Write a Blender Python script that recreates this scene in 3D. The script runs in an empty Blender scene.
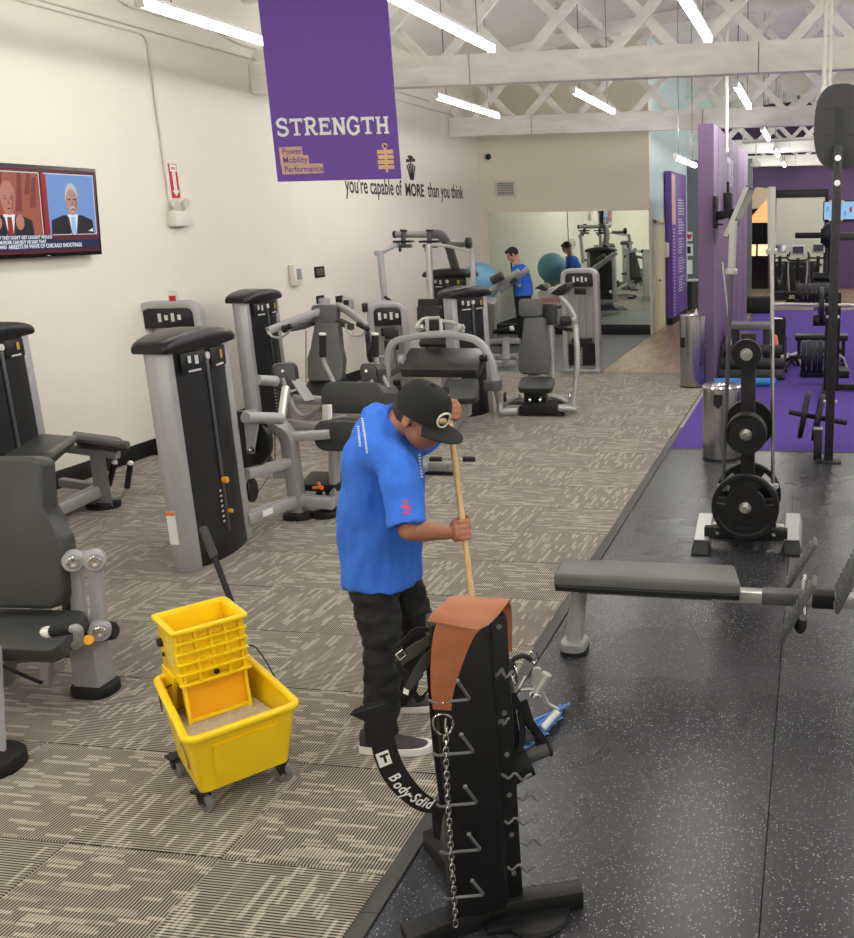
import bpy, bmesh, math, random
from mathutils import Vector as V, Matrix as Mx, noise
random.seed(7)
C = bpy.context.scene.collection
SC = bpy.context.scene
PI = math.pi
# ------------------------------------------------------------------ camera
F_PX, PPX, PPY = 958.77, 651.37, 468.84
YAW, PITCH, ROLL, CAMH = -.168107, .254438, .0168079, 2.15
_f = V((math.sin(YAW)*math.cos(PITCH), math.cos(YAW)*math.cos(PITCH), -math.sin(PITCH)))
_r = V((math.cos(YAW), -math.sin(YAW), 0)); _d = _f.cross(_r)
CR = _r*math.cos(ROLL)+_d*math.sin(ROLL); CD = -_r*math.sin(ROLL)+_d*math.cos(ROLL); CF = _f
CP = V((0, 0, CAMH))
cam = bpy.data.cameras.new('camera'); cam.sensor_fit = 'HORIZONTAL'; cam.sensor_width = 36
cam.lens = F_PX*36/854; cam.shift_x = -(PPX-427)/854; cam.shift_y = (PPY-469)/854
cam.clip_start = .05; cam.clip_end = 200
co = bpy.data.objects.new('camera', cam); C.objects.link(co)
co.matrix_world = Mx(((CR.x, -CD.x, -CF.x, CP.x), (CR.y, -CD.y, -CF.y, CP.y), (CR.z, -CD.z, -CF.z, CP.z), (0, 0, 0, 1)))
SC.camera = co
def ray(x, y): return CR*((x-PPX)/F_PX)+CD*((y-PPY)/F_PX)+CF
def fl(x, y, z=0):
    d = ray(x, y); return CP+d*((z-CAMH)/d.z)
def aY(x, y, Y):
    d = ray(x, y); return CP+d*(Y/d.y)
def aX(x, y, X):
    d = ray(x, y); return CP+d*(X/d.x)
# ------------------------------------------------------------------ world, exposure
w = bpy.data.worlds.new('world'); SC.world = w; w.use_nodes = True
w.node_tree.nodes['Background'].inputs[0].default_value = (.8, .85, .9, 1)
w.node_tree.nodes['Background'].inputs[1].default_value = .25
SC.view_settings.view_transform = 'Standard'; SC.view_settings.look = 'None'
SC.view_settings.exposure = 0.35; SC.view_settings.gamma = 1; SC.view_settings.use_curve_mapping = False
LAMP = 34.0          # emission strength of the linear fixtures
# ------------------------------------------------------------------ materials
def lin(c): return tuple(((v/255)/12.92 if v/255 <= .04045 else ((v/255+.055)/1.055)**2.4) for v in c)
MATS = {}
def mat(name, rgb=(128,128,128), rough=.5, metal=0, var=0, vs=8, bump=0, bs=60, spec=.5, emit=0, coat=0, trans=0):
    if name in MATS: return MATS[name]
    m = bpy.data.materials.new(name); m.use_nodes = True; nt = m.node_tree; b = nt.nodes['Principled BSDF']
    col = lin(rgb)+(1,)
    b.inputs['Base Color'].default_value = col; b.inputs['Roughness'].default_value = rough
    b.inputs['Metallic'].default_value = metal; b.inputs['Specular IOR Level'].default_value = spec
    b.inputs['Coat Weight'].default_value = coat
    if trans: b.inputs['Transmission Weight'].default_value = trans
    if emit:
        b.inputs['Emission Color'].default_value = col; b.inputs['Emission Strength'].default_value = emit
    tc = nt.nodes.new('ShaderNodeTexCoord')
    if var:
        n = nt.nodes.new('ShaderNodeTexNoise'); n.inputs['Scale'].default_value = vs; n.inputs['Detail'].default_value = 5
        nt.links.new(tc.outputs['Object'], n.inputs['Vector'])
        mr = nt.nodes.new('ShaderNodeMapRange'); mr.inputs[1].default_value = .3; mr.inputs[2].default_value = .7
        mr.inputs[3].default_value = 1-var; mr.inputs[4].default_value = 1+var
        nt.links.new(n.outputs['Fac'], mr.inputs[0])
        mx = nt.nodes.new('ShaderNodeMix'); mx.data_type = 'RGBA'; mx.blend_type = 'MULTIPLY'; mx.inputs[0].default_value = 1
        mx.inputs[6].default_value = col; nt.links.new(mr.outputs[0], mx.inputs[7])
        nt.links.new(mx.outputs[2], b.inputs['Base Color'])
    if bump:
        n2 = nt.nodes.new('ShaderNodeTexNoise'); n2.inputs['Scale'].default_value = bs; n2.inputs['Detail'].default_value = 4
        nt.links.new(tc.outputs['Object'], n2.inputs['Vector'])
        bp = nt.nodes.new('ShaderNodeBump'); bp.inputs['Strength'].default_value = bump; bp.inputs['Distance'].default_value = .01
        nt.links.new(n2.outputs['Fac'], bp.inputs['Height']); nt.links.new(bp.outputs[0], b.inputs['Normal'])
    MATS[name] = m; return m
def mathn(nt, op, a, b=None):
    n = nt.nodes.new('ShaderNodeMath'); n.operation = op
    for i, v in ((0, a), (1, b)):
        if v is None: continue
        if isinstance(v, (int, float)): n.inputs[i].default_value = v
        else: nt.links.new(v, n.inputs[i])
    return n.outputs[0]
def mixc(nt, fac, a, b, blend='MIX'):
    n = nt.nodes.new('ShaderNodeMix'); n.data_type = 'RGBA'; n.blend_type = blend
    for i, v in ((0, fac), (6, a), (7, b)):
        if isinstance(v, (int, float)): n.inputs[i].default_value = v
        elif isinstance(v, tuple): n.inputs[i].default_value = lin(v)+(1,)
        else: nt.links.new(v, n.inputs[i])
    return n.outputs[2]
def carpet_mat():
    m = bpy.data.materials.new('carpet'); m.use_nodes = True; nt = m.node_tree; b = nt.nodes['Principled BSDF']
    b.inputs['Roughness'].default_value = .95; b.inputs['Specular IOR Level'].default_value = .1; b.inputs['Sheen Weight'].default_value = .18; b.inputs['Sheen Roughness'].default_value = .5
    tc = nt.nodes.new('ShaderNodeTexCoord'); oi = nt.nodes.new('ShaderNodeObjectInfo')
    sp = nt.nodes.new('ShaderNodeSeparateXYZ'); nt.links.new(tc.outputs['Object'], sp.inputs[0])
    off = mathn(nt, 'MULTIPLY', oi.outputs['Random'], 57.0)
    cb = nt.nodes.new('ShaderNodeCombineXYZ')
    nt.links.new(mathn(nt, 'ADD', sp.outputs['X'], off), cb.inputs[0]); nt.links.new(mathn(nt, 'ADD', sp.outputs['Y'], off), cb.inputs[1])
    nt.links.new(off, cb.inputs[2])
    def bricks(wd, hh, lo, hi, seedoff):
        mp = nt.nodes.new('ShaderNodeVectorMath'); mp.operation = 'ADD'; nt.links.new(cb.outputs[0], mp.inputs[0]); mp.inputs[1].default_value = (seedoff, seedoff*.7, 0)
        br = nt.nodes.new('ShaderNodeTexBrick'); br.offset = .37; br.offset_frequency = 3; br.squash = 1.6; br.squash_frequency = 2
        br.inputs['Color1'].default_value = (0,0,0,1); br.inputs['Color2'].default_value = (1,1,1,1); br.inputs['Mortar'].default_value = (0,0,0,1)
        br.inputs['Scale'].default_value = 1; br.inputs['Mortar Size'].default_value = .003; br.inputs['Brick Width'].default_value = wd; br.inputs['Row Height'].default_value = hh
        nt.links.new(mp.outputs[0], br.inputs['Vector'])
        mr = nt.nodes.new('ShaderNodeMapRange'); mr.inputs[1].default_value = lo; mr.inputs[2].default_value = hi
        nt.links.new(br.outputs['Color'], mr.inputs[0]); return mr.outputs[0]
    dash = mathn(nt, 'MAXIMUM', bricks(.075, .021, .72, .86, 0), mathn(nt, 'MULTIPLY', bricks(.14, .026, .82, .94, 3.3), .8))
    # fine ribs run along local Y, dashes along local X
    s = mathn(nt, 'SINE', mathn(nt, 'MULTIPLY', sp.outputs['X'], 2*PI/.0125))
    rib = nt.nodes.new('ShaderNodeMapRange'); rib.inputs[1].default_value = -.5; rib.inputs[2].default_value = .5; nt.links.new(s, rib.inputs[0])
    n = nt.nodes.new('ShaderNodeTexNoise'); n.inputs['Scale'].default_value = 9; n.inputs['Detail'].default_value = 3; nt.links.new(cb.outputs[0], n.inputs['Vector'])
    lightc = mixc(nt, n.outputs['Fac'], (146,138,124), (188,180,164))
    base = mixc(nt, rib.outputs[0], (48,43,39), lightc)
    dashc = mixc(nt, rib.outputs[0], (138,130,117), (200,192,177))
    col = mixc(nt, dash, base, dashc)
    nt.links.new(col, b.inputs['Base Color'])
    bp = nt.nodes.new('ShaderNodeBump'); bp.inputs['Strength'].default_value = .4; bp.inputs['Distance'].default_value = .003
    nt.links.new(rib.outputs[0], bp.inputs['Height']); nt.links.new(bp.outputs[0], b.inputs['Normal'])
    return m
def rubber_mat():
    m = bpy.data.materials.new('speckled_rubber'); m.use_nodes = True; nt = m.node_tree; b = nt.nodes['Principled BSDF']
    tc = nt.nodes.new('ShaderNodeTexCoord')
    v = nt.nodes.new('ShaderNodeTexVoronoi'); v.inputs['Scale'].default_value = 150; nt.links.new(tc.outputs['Object'], v.inputs['Vector'])
    sz = nt.nodes.new('ShaderNodeSeparateColor'); nt.links.new(v.outputs['Color'], sz.inputs[0])
    thr = mathn(nt, 'MULTIPLY', mathn(nt, 'GREATER_THAN', sz.outputs[0], .62), mathn(nt, 'MULTIPLY', sz.outputs[1], .4))
    spk = mathn(nt, 'LESS_THAN', v.outputs['Distance'], thr)
    n = nt.nodes.new('ShaderNodeTexNoise'); n.inputs['Scale'].default_value = 1.6; n.inputs['Detail'].default_value = 6; nt.links.new(tc.outputs['Object'], n.inputs['Vector'])
    base = mixc(nt, n.outputs['Fac'], (44,44,47), (56,56,59))
    nt.links.new(mixc(nt, spk, base, (165,165,170)), b.inputs['Base Color'])
    n2 = nt.nodes.new('ShaderNodeTexNoise'); n2.inputs['Scale'].default_value = .9; n2.inputs['Detail'].default_value = 3; n2.inputs['Distortion'].default_value = .3
    nt.links.new(tc.outputs['Object'], n2.inputs['Vector'])
    mr = nt.nodes.new('ShaderNodeMapRange'); mr.inputs[1].default_value = .35; mr.inputs[2].default_value = .65; mr.inputs[3].default_value = .22; mr.inputs[4].default_value = .31
    nt.links.new(n2.outputs['Fac'], mr.inputs[0]); nt.links.new(mr.outputs[0], b.inputs['Roughness'])
    n3 = nt.nodes.new('ShaderNodeTexNoise'); n3.inputs['Scale'].default_value = 260; nt.links.new(tc.outputs['Object'], n3.inputs['Vector'])
    bp = nt.nodes.new('ShaderNodeBump'); bp.inputs['Strength'].default_value = .12; bp.inputs['Distance'].default_value = .003
    nt.links.new(n3.outputs['Fac'], bp.inputs['Height']); nt.links.new(bp.outputs[0], b.inputs['Normal'])
    return m
def wood_mat(name, c1, c2, sc=(1.2, 9, 1), rough=.35):
    m = bpy.data.materials.new(name); m.use_nodes = True; nt = m.node_tree; b = nt.nodes['Principled BSDF']
    tc = nt.nodes.new('ShaderNodeTexCoord'); mp = nt.nodes.new('ShaderNodeMapping'); mp.inputs['Scale'].default_value = sc
    nt.links.new(tc.outputs['Object'], mp.inputs[0])
    n = nt.nodes.new('ShaderNodeTexNoise'); n.inputs['Scale'].default_value = 2.2; n.inputs['Detail'].default_value = 8; n.inputs['Distortion'].default_value = .8
    nt.links.new(mp.outputs[0], n.inputs['Vector'])
    mr = nt.nodes.new('ShaderNodeMapRange'); mr.inputs[1].default_value = .3; mr.inputs[2].default_value = .7; nt.links.new(n.outputs['Fac'], mr.inputs[0])
    nt.links.new(mixc(nt, mr.outputs[0], c1, c2), b.inputs['Base Color']); b.inputs['Roughness'].default_value = rough
    return m
MATS['carpet'] = carpet_mat(); MATS['rubber'] = rubber_mat()
MATS['woodfloor'] = wood_mat('wood_floor', (120,98,78), (176,152,126), (6, .7, 1))
MATS['whitewood'] = wood_mat('painted_timber', (226,224,215), (247,246,240), (.8, 3, 3), .6)
MATS['handlewood'] = wood_mat('handle_wood', (206,170,112), (228,196,140), (30, 30, 2), .45)
mat('wall', (232,228,215), .7, var=.015, vs=1.5, bump=.04, bs=120)
mat('roof', (236,234,225), .8, var=.03, vs=2)
mat('black', (14,14,15), .6); mat('baseboard', (16,16,17), .5)
mat('aqua', (206,230,226), .7); mat('purple', (122,98,132), .5); mat('purpledark', (92,66,108), .6); mat('greywall', (112,114,116), .7)
mat('turf', (84,60,150), .95, var=.12, vs=40, bump=.5, bs=300)
mat('greymat', (118,122,124), .6, var=.08, vs=30)
mat('silver', (176,176,178), .38, .3, var=.03, vs=20); mat('lightsteel', (196,196,192), .3, .6)
mat('framegrey', (158,158,158), .42, .25, var=.02); mat('darkframe', (92,92,93), .45, .2)
mat('chrome', (215,215,215), .14, 1); mat('steel', (178,178,180), .24, 1)
mat('shroud', (28,29,31), .42, var=.06, vs=5); mat('cap', (22,22,24), .32)
mat('vinyl', (62,63,62), .42, bump=.05, bs=250, var=.04); mat('vinylgrey', (96,97,96), .45, bump=.05, bs=250, var=.04)
mat('vinylblack', (26,26,27), .38, bump=.05, bs=250)
mat('rubberblk', (20,20,21), .65); mat('iron', (28,28,30), .5, .2, bump=.08, bs=180)
mat('white', (236,236,232), .5); mat('placard', (26,27,30), .4); mat('yellowknob', (240,170,20), .35); mat('orange', (235,125,40), .4)
mat('offwhite', (222,220,210), .5); mat('red', (196,24,48), .5); mat('bluefoam', (60,140,215), .7); mat('ballblue', (118,172,202), .4)
# ------------------------------------------------------------------ mesh helpers
ORG = {}
class P:
    """collects shapes given in world (or mx-local) coordinates into ONE mesh"""
    def __init__(s, mx=None): s.bm = bmesh.new(); s.mx = mx
    def face(s, vs):
        try: return s.bm.faces.new(vs)
        except ValueError: return None
    def box(s, c, size, rot=None, bev=0, seg=2):
        r = bmesh.ops.create_cube(s.bm, size=1.0); vs = r['verts']
        bmesh.ops.scale(s.bm, vec=V(size), verts=vs)
        if bev:
            es = list({e for v in vs for e in v.link_edges})
            q = bmesh.ops.bevel(s.bm, geom=es, offset=bev, segments=seg, profile=.5, affect='EDGES', clamp_overlap=True)
            vs = list({v for f in q['faces'] for v in f.verts} | {v for v in vs if v.is_valid})
        m = Mx.Translation(V(c))
        if rot is not None: m = m @ (rot if isinstance(rot, Mx) else Mx.Rotation(rot[2],4,'Z')@Mx.Rotation(rot[1],4,'Y')@Mx.Rotation(rot[0],4,'X'))
        bmesh.ops.transform(s.bm, matrix=m, verts=vs); return s
    def bar(s, a, b, w, h=None, up=(0,0,1), bev=.006, seg=2):
        a, b = V(a), V(b); h = h or w; z = (b-a); L = z.length
        if L < 1e-6: return s
        z /= L; u = V(up)
        if abs(z.dot(u)) > .98: u = V((0,1,0))
        x = u.cross(z).normalized(); y = z.cross(x)
        m = Mx((x, y, z)).transposed().to_4x4()
        return s.box((a+b)/2, (w, h, L), m, bev, seg)
    def sweep(s, pts, prof, up=(0,0,1), closed=False, scales=None, smooth_up=True):
        """sweep a 2-D profile (list of (x,y)) along points"""
        pts = [V(p) for p in pts]; n = len(pts); rings = []; prev = None
        for i, p in enumerate(pts):
            if closed: t = (pts[(i+1) % n]-pts[i-1])
            else: t = (pts[min(i+1, n-1)]-pts[max(i-1, 0)])
            t.normalize(); u = prev if (prev is not None and smooth_up) else V(up)
            x = u.cross(t) if prev is None or not smooth_up else None
            if prev is None or not smooth_up:
                if x.length < 1e-3: x = V((1,0,0)).cross(t)
                x.normalize(); y = t.cross(x)
            else:
                y = prev-t*prev.dot(t)
                y.normalize(); x = y.cross(t)
            prev = y; k = scales[i] if scales else 1
            rings.append([s.bm.verts.new(p+x*(q[0]*k)+y*(q[1]*k)) for q in prof])
        s._skin(rings, closed, not closed); return s
    def _skin(s, rings, closed=False, caps=True):
        m = len(rings[0]); R = range(len(rings)) if closed else range(len(rings)-1)
        for i in R:
            a, b = rings[i], rings[(i+1) % len(rings)]
            for j in range(m): s.face((a[j], a[(j+1) % m], b[(j+1) % m], b[j]))
        if caps: s.face(list(reversed(rings[0]))); s.face(rings[-1])
    def loft(s, rings, closed=False, caps=True):
        s._skin([[s.bm.verts.new(V(p)) for p in r] for r in rings], closed, caps); return s
    def tube(s, pts, r, n=10, closed=False, caps=True):
        rr = r if isinstance(r, (list, tuple)) else None
        prof = [(math.cos(2*PI*k/n), math.sin(2*PI*k/n)) for k in range(n)]
        return s.sweep(pts, prof, closed=closed, scales=rr or [r]*len(pts))
    def flat(s, pts, w, t, up=(0,0,1), smooth_up=False):
        return s.sweep(pts, [(-w/2,-t/2),(w/2,-t/2),(w/2,t/2),(-w/2,t/2)], up=up, smooth_up=smooth_up)
    def lathe(s, prof, c=(0,0,0), axis=(0,0,1), n=24, closed=False):
        """prof: list of (radius, height)"""
        z = V(axis).normalized(); x = z.orthogonal().normalized(); y = z.cross(x); c = V(c)
        rings = [[s.bm.verts.new(c+z*h+(x*math.cos(2*PI*k/n)+y*math.sin(2*PI*k/n))*max(r, 1e-4)) for k in range(n)] for r, h in prof]
        s._skin(rings, closed, not closed); return s
    def cyl(s, a, b, r, n=20, bev=0):
        a, b = V(a), V(b); L = (b-a).length
        pr = [(r-bev, 0), (r, bev), (r, L-bev), (r-bev, L)] if bev else [(r, 0), (r, L)]
        return s.lathe(pr, a, b-a, n)
    def prism(s, out, vec):
        a = [s.bm.verts.new(V(p)) for p in out]; b = [s.bm.verts.new(V(p)+V(vec)) for p in out]; n = len(a)
        s.face(list(reversed(a))); s.face(b)
        for i in range(n): s.face((a[i], a[(i+1) % n], b[(i+1) % n], b[i]))
        return s
    def sph(s, c, r, n=12, rot=None):
        q = bmesh.ops.create_uvsphere(s.bm, u_segments=n*2, v_segments=n, radius=1)
        rr = r if isinstance(r, (tuple, list)) else (r, r, r)
        m = Mx.Translation(V(c))@(rot or Mx.Identity(4))@Mx.Diagonal((*rr, 1))
        bmesh.ops.transform(s.bm, matrix=m, verts=q['verts']); return s
    def rpoly(s, out, vec, bev, seg=3):
        """prism with bevelled edges"""
        n0 = set(s.bm.verts); s.prism(out, vec); vs = [v for v in s.bm.verts if v not in n0]
        es = list({e for v in vs for e in v.link_edges})
        bmesh.ops.bevel(s.bm, geom=es, offset=bev, segments=seg, profile=.5, affect='EDGES', clamp_overlap=True); return s
    def mesh(s, name, org=V((0,0,0)), ang=38):
        bm = s.bm
        if s.mx is not None: bm.transform(s.mx)
        bmesh.ops.translate(bm, vec=-V(org), verts=bm.verts)
        bmesh.ops.recalc_face_normals(bm, faces=bm.faces)
        for f in bm.faces: f.smooth = True
        ca = math.radians(ang)
        for e in bm.edges:
            if len(e.link_faces) == 2 and e.calc_face_angle(0) > ca: e.smooth = False
        me = bpy.data.meshes.new(name); bm.to_mesh(me); bm.free(); return me
    def done(s, name, m, parent=None, label=None, ang=38, org=None):
        o0 = ORG[parent.name] if parent else V(org or (0,0,0))
        me = s.mesh(name, o0, ang); o = bpy.data.objects.new(name, me); C.objects.link(o)
        me.materials.append(MATS[m] if isinstance(m, str) else m)
        if parent: o.parent = parent
        else: o.location = o0
        ORG[o.name] = o0
        if label: o['label'] = label
        return o
def thing(name, label, cat, loc=(0,0,0), group=None):
    o = bpy.data.objects.new(name, None); C.objects.link(o); o.location = V(loc); o.empty_display_size = .1
    o['label'] = label; o['category'] = cat
    if group: o['group'] = group
    ORG[o.name] = V(loc); return o
def tag(o, label, cat, group=None, kind=None):
    o['label'] = label; o['category'] = cat
    if group: o['group'] = group
    if kind: o['kind'] = kind
    return o
def struct(o): o['kind'] = 'structure'; return o
def copy_tree(o, parent=None):
    c = o.copy(); C.objects.link(c)
    if parent: c.parent = parent
    for ch in [x for x in o.children]: copy_tree(ch, c)
    return c
def rr(w, h, r, n=4, cx=0, cy=0):
    """rounded rectangle outline in 2-D"""
    out = []
    for (sx, sy, a0) in ((1,1,0), (-1,1,90), (-1,-1,180), (1,-1,270)):
        for k in range(n+1):
            a = math.radians(a0+90*k/n); out.append((cx+sx*(w/2-r)+r*math.cos(a), cy+sy*(h/2-r)+r*math.sin(a)))
    return out
def frame(o, x, y, z):
    """4x4 matrix with columns x,y,z (made orthonormal) and origin o"""
    x = V(x).normalized(); z = V(z); z = (z-x*z.dot(x)).normalized(); y = z.cross(x)
    m = Mx((x, y, z)).transposed().to_4x4(); m.translation = V(o); return m
_tmp = [None]
def evaluate(o):
    """evaluate one object in a small scratch scene (keeps the script fast)"""
    if _tmp[0] is None: _tmp[0] = bpy.data.scenes.new('scratch')
    s = _tmp[0]; s.collection.objects.link(o)
    with bpy.context.temp_override(scene=s, view_layer=s.view_layers[0]): dg = bpy.context.evaluated_depsgraph_get()
    dg.update(); me = bpy.data.meshes.new_from_object(o.evaluated_get(dg)); s.collection.objects.unlink(o); return me
def text_mesh(name, s, size, m, mx, parent, ext=.0008, align='LEFT', bold=0, label=None, sx=1):
    cu = bpy.data.curves.new('txt', 'FONT'); cu.body = s; cu.size = size; cu.extrude = ext; cu.align_x = align; cu.offset = bold; cu.resolution_u = 3
    o = bpy.data.objects.new('txt', cu)
    me = evaluate(o); bpy.data.objects.remove(o); bpy.data.curves.remove(cu)
    me.transform(Mx.Diagonal((sx,1,1,1))); me.transform(mx); me.transform(Mx.Translation(-ORG[parent.name]) if parent else Mx.Identity(4))
    me.name = name; me.materials.clear(); me.materials.append(MATS[m] if isinstance(m, str) else m); ob = bpy.data.objects.new(name, me); C.objects.link(ob)
    if parent: ob.parent = parent; ORG[ob.name] = ORG[parent.name]
    if label: ob['label'] = label
    return ob
def pad(name, m, parent, mx, w, h, t, r=.04, bev=.018, out=None, label=None):
    """upholstered pad: rounded outline in local x,y; thickness along +z"""
    o = out or rr(w, h, r, 4)
    return P(mx).rpoly([(x, y, 0) for x, y in o], (0, 0, t), bev).done(name, m, parent, label, ang=60)
def arc(c, r, a0, a1, n, x=(1,0,0), y=(0,0,1)):
    c, x, y = V(c), V(x), V(y)
    return [c+x*(r*math.cos(math.radians(a0+(a1-a0)*k/n)))+y*(r*math.sin(math.radians(a0+(a1-a0)*k/n))) for k in range(n+1)]
def fillet(pts, r, n=5):
    """round the inner corners of a polyline"""
    pts = [V(p) for p in pts]; out = [pts[0]]
    for i in range(1, len(pts)-1):
        a, b, c = pts[i-1], pts[i], pts[i+1]; u = (a-b).normalized(); v = (c-b).normalized()
        k = min(r, (a-b).length*.49, (c-b).length*.49); p, q = b+u*k, b+v*k
        for j in range(n+1):
            t = j/n; out.append(p*(1-t)**2+b*(2*t*(1-t))+q*t*t)
    out.append(pts[-1]); return out
# ================================================================== STRUCTURE
XL, XR, YB, YF, YM = -6.35, 7.0, -5.0, 30.5, 18.3     # left wall, right wall, rear wall, far wall, mirror wall
XC = -3.05                                            # corridor wall
def roofz(x): return 4.75+.85*(1-((x-.33)/6.68)**2)
floor = struct(P().box(((XL+XR)/2, (YB+YF)/2, -.13), (XR-XL, YF-YB, .24)).done('floor', mat('slab', (90,88,84), .8)))
def fpanel(name, x0, x1, y0, y1, m, z=0):
    return P().box(((x0+x1)/2, (y0+y1)/2, z-.005), (x1-x0, y1-y0, .0098), bev=.0015, seg=1).done(name, m, floor)
TS = .61; TX0 = -1.395; YW = 13.6
fpanel('carpet_field', XL+.001, TX0, YB, 1.45, 'carpet')
tile0 = None; x = TX0
random.seed(3)
for i in range(9):
    xa, xb = TX0-(i+1)*TS, TX0-i*TS
    for j in range(20):
        ya = 1.45+j*TS-.04; yb = ya+TS
        if ya > YW: continue
        full = (i < 8 and yb <= YW)
        if full:
            if tile0 is None:
                me = P().box((0,0,-.005), (TS-.002, TS-.002, .0098), bev=.0025, seg=1).mesh('carpet_tile'); me.materials.append(MATS['carpet']); tile0 = me
            o = bpy.data.objects.new('carpet_tile', tile0)
        else:
            xa2 = max(xa, XL+.002); yb2 = min(yb, YW-.02)
            if yb2-ya < .02: continue
            me = P().box(((xa2-xa)/2, (yb2-yb)/2, -.005), (xb-xa2-.002, yb2-ya-.002, .0098), bev=.0025, seg=1).mesh('carpet_tile'); me.materials.append(MATS['carpet']); o = bpy.data.objects.new('carpet_tile', me)
        C.objects.link(o); o.parent = floor; o.location = ((xa+xb)/2, (ya+yb)/2, random.uniform(0, .0006))
        if full and (i+j) % 2: o.rotation_euler.z = PI/2
fpanel('carpet_field', XL+.001, TX0, 1.455, 1.46, 'carpet')
s0 = fl(779, 680).x
for k in range(-1, 6):
    xa, xb = s0+k*1.22, s0+(k+1)*1.22
    xa = max(xa, -1.325); xb = min(xb, XR)
    if k == -1: xa = -1.325
    fpanel('rubber_roll', xa+.0012, xb-.0012, YB, 8.925, 'rubber')
fpanel('turf_strip', -1.335, XR, 8.945, 23.4, 'turf')
fpanel('wood_floor', XC, -1.325-.06, YW+.01, YF, 'woodfloor'); fpanel('wood_floor', -1.38, XR, 23.42, YF, 'woodfloor')
fpanel('rubber_mat', XL, XC-.005, YW+.01, YM, 'greymat')
mat('stripgrey', (70,70,70), .5); mat('striplight', (150,148,150), .45)
for i in range(16):   # reducer strip between carpet and rubber, laid in short lengths
    a, b = -5+i*.93, -5+(i+1)*.93-.003
    P().prism([(-1.393, a, -.001), (-1.327, a, -.001), (-1.329, a, .007), (-1.385, a, .004)], (0, b-a, 0)).done('edge_strip', 'stripgrey', floor)
P().box((-1.352, 11.18, .002), (.036, 4.5, .006)).done('edge_strip', 'striplight', floor)
P().box((-2.2, YW, .001), (1.68, .03, .006)).done('edge_strip', 'striplight', floor)
P().box((2.8, 8.935, .001), (8.3, .022, .007)).done('edge_strip', 'stripgrey', floor)
# walls
def wall(name, c, s, m): return struct(P().box(c, s).done(name, m))
wall('wall_left', (XL-.1, (YB+YF)/2, 2.4), (.2, YF-YB, 4.85), 'wall')
wall('wall_right', (XR+.1, (YB+YF)/2, 2.4), (.2, YF-YB, 4.85), 'wall')
wall('wall_rear', ((XL+XR)/2, YB-.1, 2.8), (XR-XL, .2, 5.7), 'wall')
wall('wall_back', ((XL+XC)/2, YM+.07, 2.75), (XC-XL, .14, 5.5), mat('wallback', (232,227,208), .7, var=.015, vs=1.5))
wall('wall_corridor', (XC-.07, (YM+.14+YF)/2, 2.7), (.14, YF-YM-.14, 5.4), 'aqua')
wall('wall_far', ((XC+XR)/2, YF+.1, 2.85), (XR-XC, .2, 5.7), 'purpledark')
wall('wall_grey', ((XC-1.49)/2, 23.8, 1.75), (-1.49-XC-.01, .14, 3.5), 'greywall')
part = wall('wall_partition', (-1.39, (12.73+19.15)/2, 1.655), (.2, 19.15-12.73, 3.31), 'purple')
# curved roof deck
def roof():
    p = P(); n = 24; a = []; b = []
    for k in range(n+1):
        x = XL-.2+(XR-XL+.4)*k/n; a.append((x, YB-.2, roofz(x))); b.append((x, YB-.2, roofz(x)+.12))
    p.prism(a+list(reversed(b)), (0, YF-YB+.4, 0)); return struct(p.done('ceiling', 'roof', ang=30))
roof_o = roof()
# baseboards
struct(P().box((XL+.012, (YB+YM)/2, .075), (.024, YM-YB, .15), bev=.003).done('baseboard_left', 'baseboard'))
struct(P().box(((XL+XC)/2, YM-.015, .1), (XC-XL-.05, .03, .195), bev=.003).done('baseboard_back', 'baseboard'))
# door in corridor wall
d1 = P(); y0, y1 = 18.72, 19.62
d1.box((XC+.012, (y0+y1)/2, 1.02), (.02, y1-y0, 2.03))
d1 = struct(d1.done('door_1', mat('cream', (242,232,196), .5)))
for yy in (y0-.05, y1+.05): P().box((XC+.03, yy, 1.07), (.06, .09, 2.14), bev=.008).done('door_frame', 'cream', d1)
P().box((XC+.03, (y0+y1)/2, 2.115), (.06, y1-y0+.19, .09), bev=.008).done('door_frame', 'cream', d1)
P().cyl((XC+.02, y0+.09, 1.0), (XC+.07, y0+.09, 1.0), .012).sph((XC+.085, y0+.09, 1.0), .028).done('door_handle', 'chrome', d1)
# far wall: window with roller blind, dark glass door, wall screen
bl = aY(776, 190, YF); br = aY(823, 291, YF)
w1 = struct(P().box(((bl.x+br.x)/2, YF-.02, 1.5), (br.x-bl.x+.16, .04, 2.9)).done('window_1', 'black'))
P().box(((bl.x+br.x)/2, YF-.05, 2.8), (br.x-bl.x+.1, .08, .16), bev=.01).done('blind_cassette', 'black', w1)
P().box(((bl.x+br.x)/2, YF-.055, 1.6), (br.x-bl.x-.04, .01, 2.24)).done('roller_blind', mat('blind', (206,204,190), .8), w1)
mat('darkglass', (22,18,24), .15)
d2 = struct(P().box((-2.05, YF-.03, 1.2), (1.3, .05, 2.4)).done('door_2', 'darkglass'))
mat('warmlit', (255,206,160), .5, emit=.9)
P().box((-1.95, YF-.062, 1.18), (.34, .012, .34)).done('lit_pane', 'warmlit', d2)
P().box((-1.57, YF-.062, 1.18), (.3, .012, .34)).done('lit_pane', 'warmlit', d2)
P().prism([(-2.1, YF-.06, 2.42), (-1.4, YF-.06, 2.42), (-1.4, YF-.06, 3.0), (-1.75, YF-.06, 3.05), (-2.1, YF-.06, 2.9)], (0, .03, 0)).done('transom_panel', mat('tanpanel', (212,190,160), .6), d2)
P().prism([(-2.1, YF-.075, 2.0), (-1.4, YF-.075, 2.0), (-1.4, YF-.075, 2.75)], (0, .012, 0)).done('lit_pane', mat('warmlit2', (235,175,110), .5, emit=.5), d2)
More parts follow.
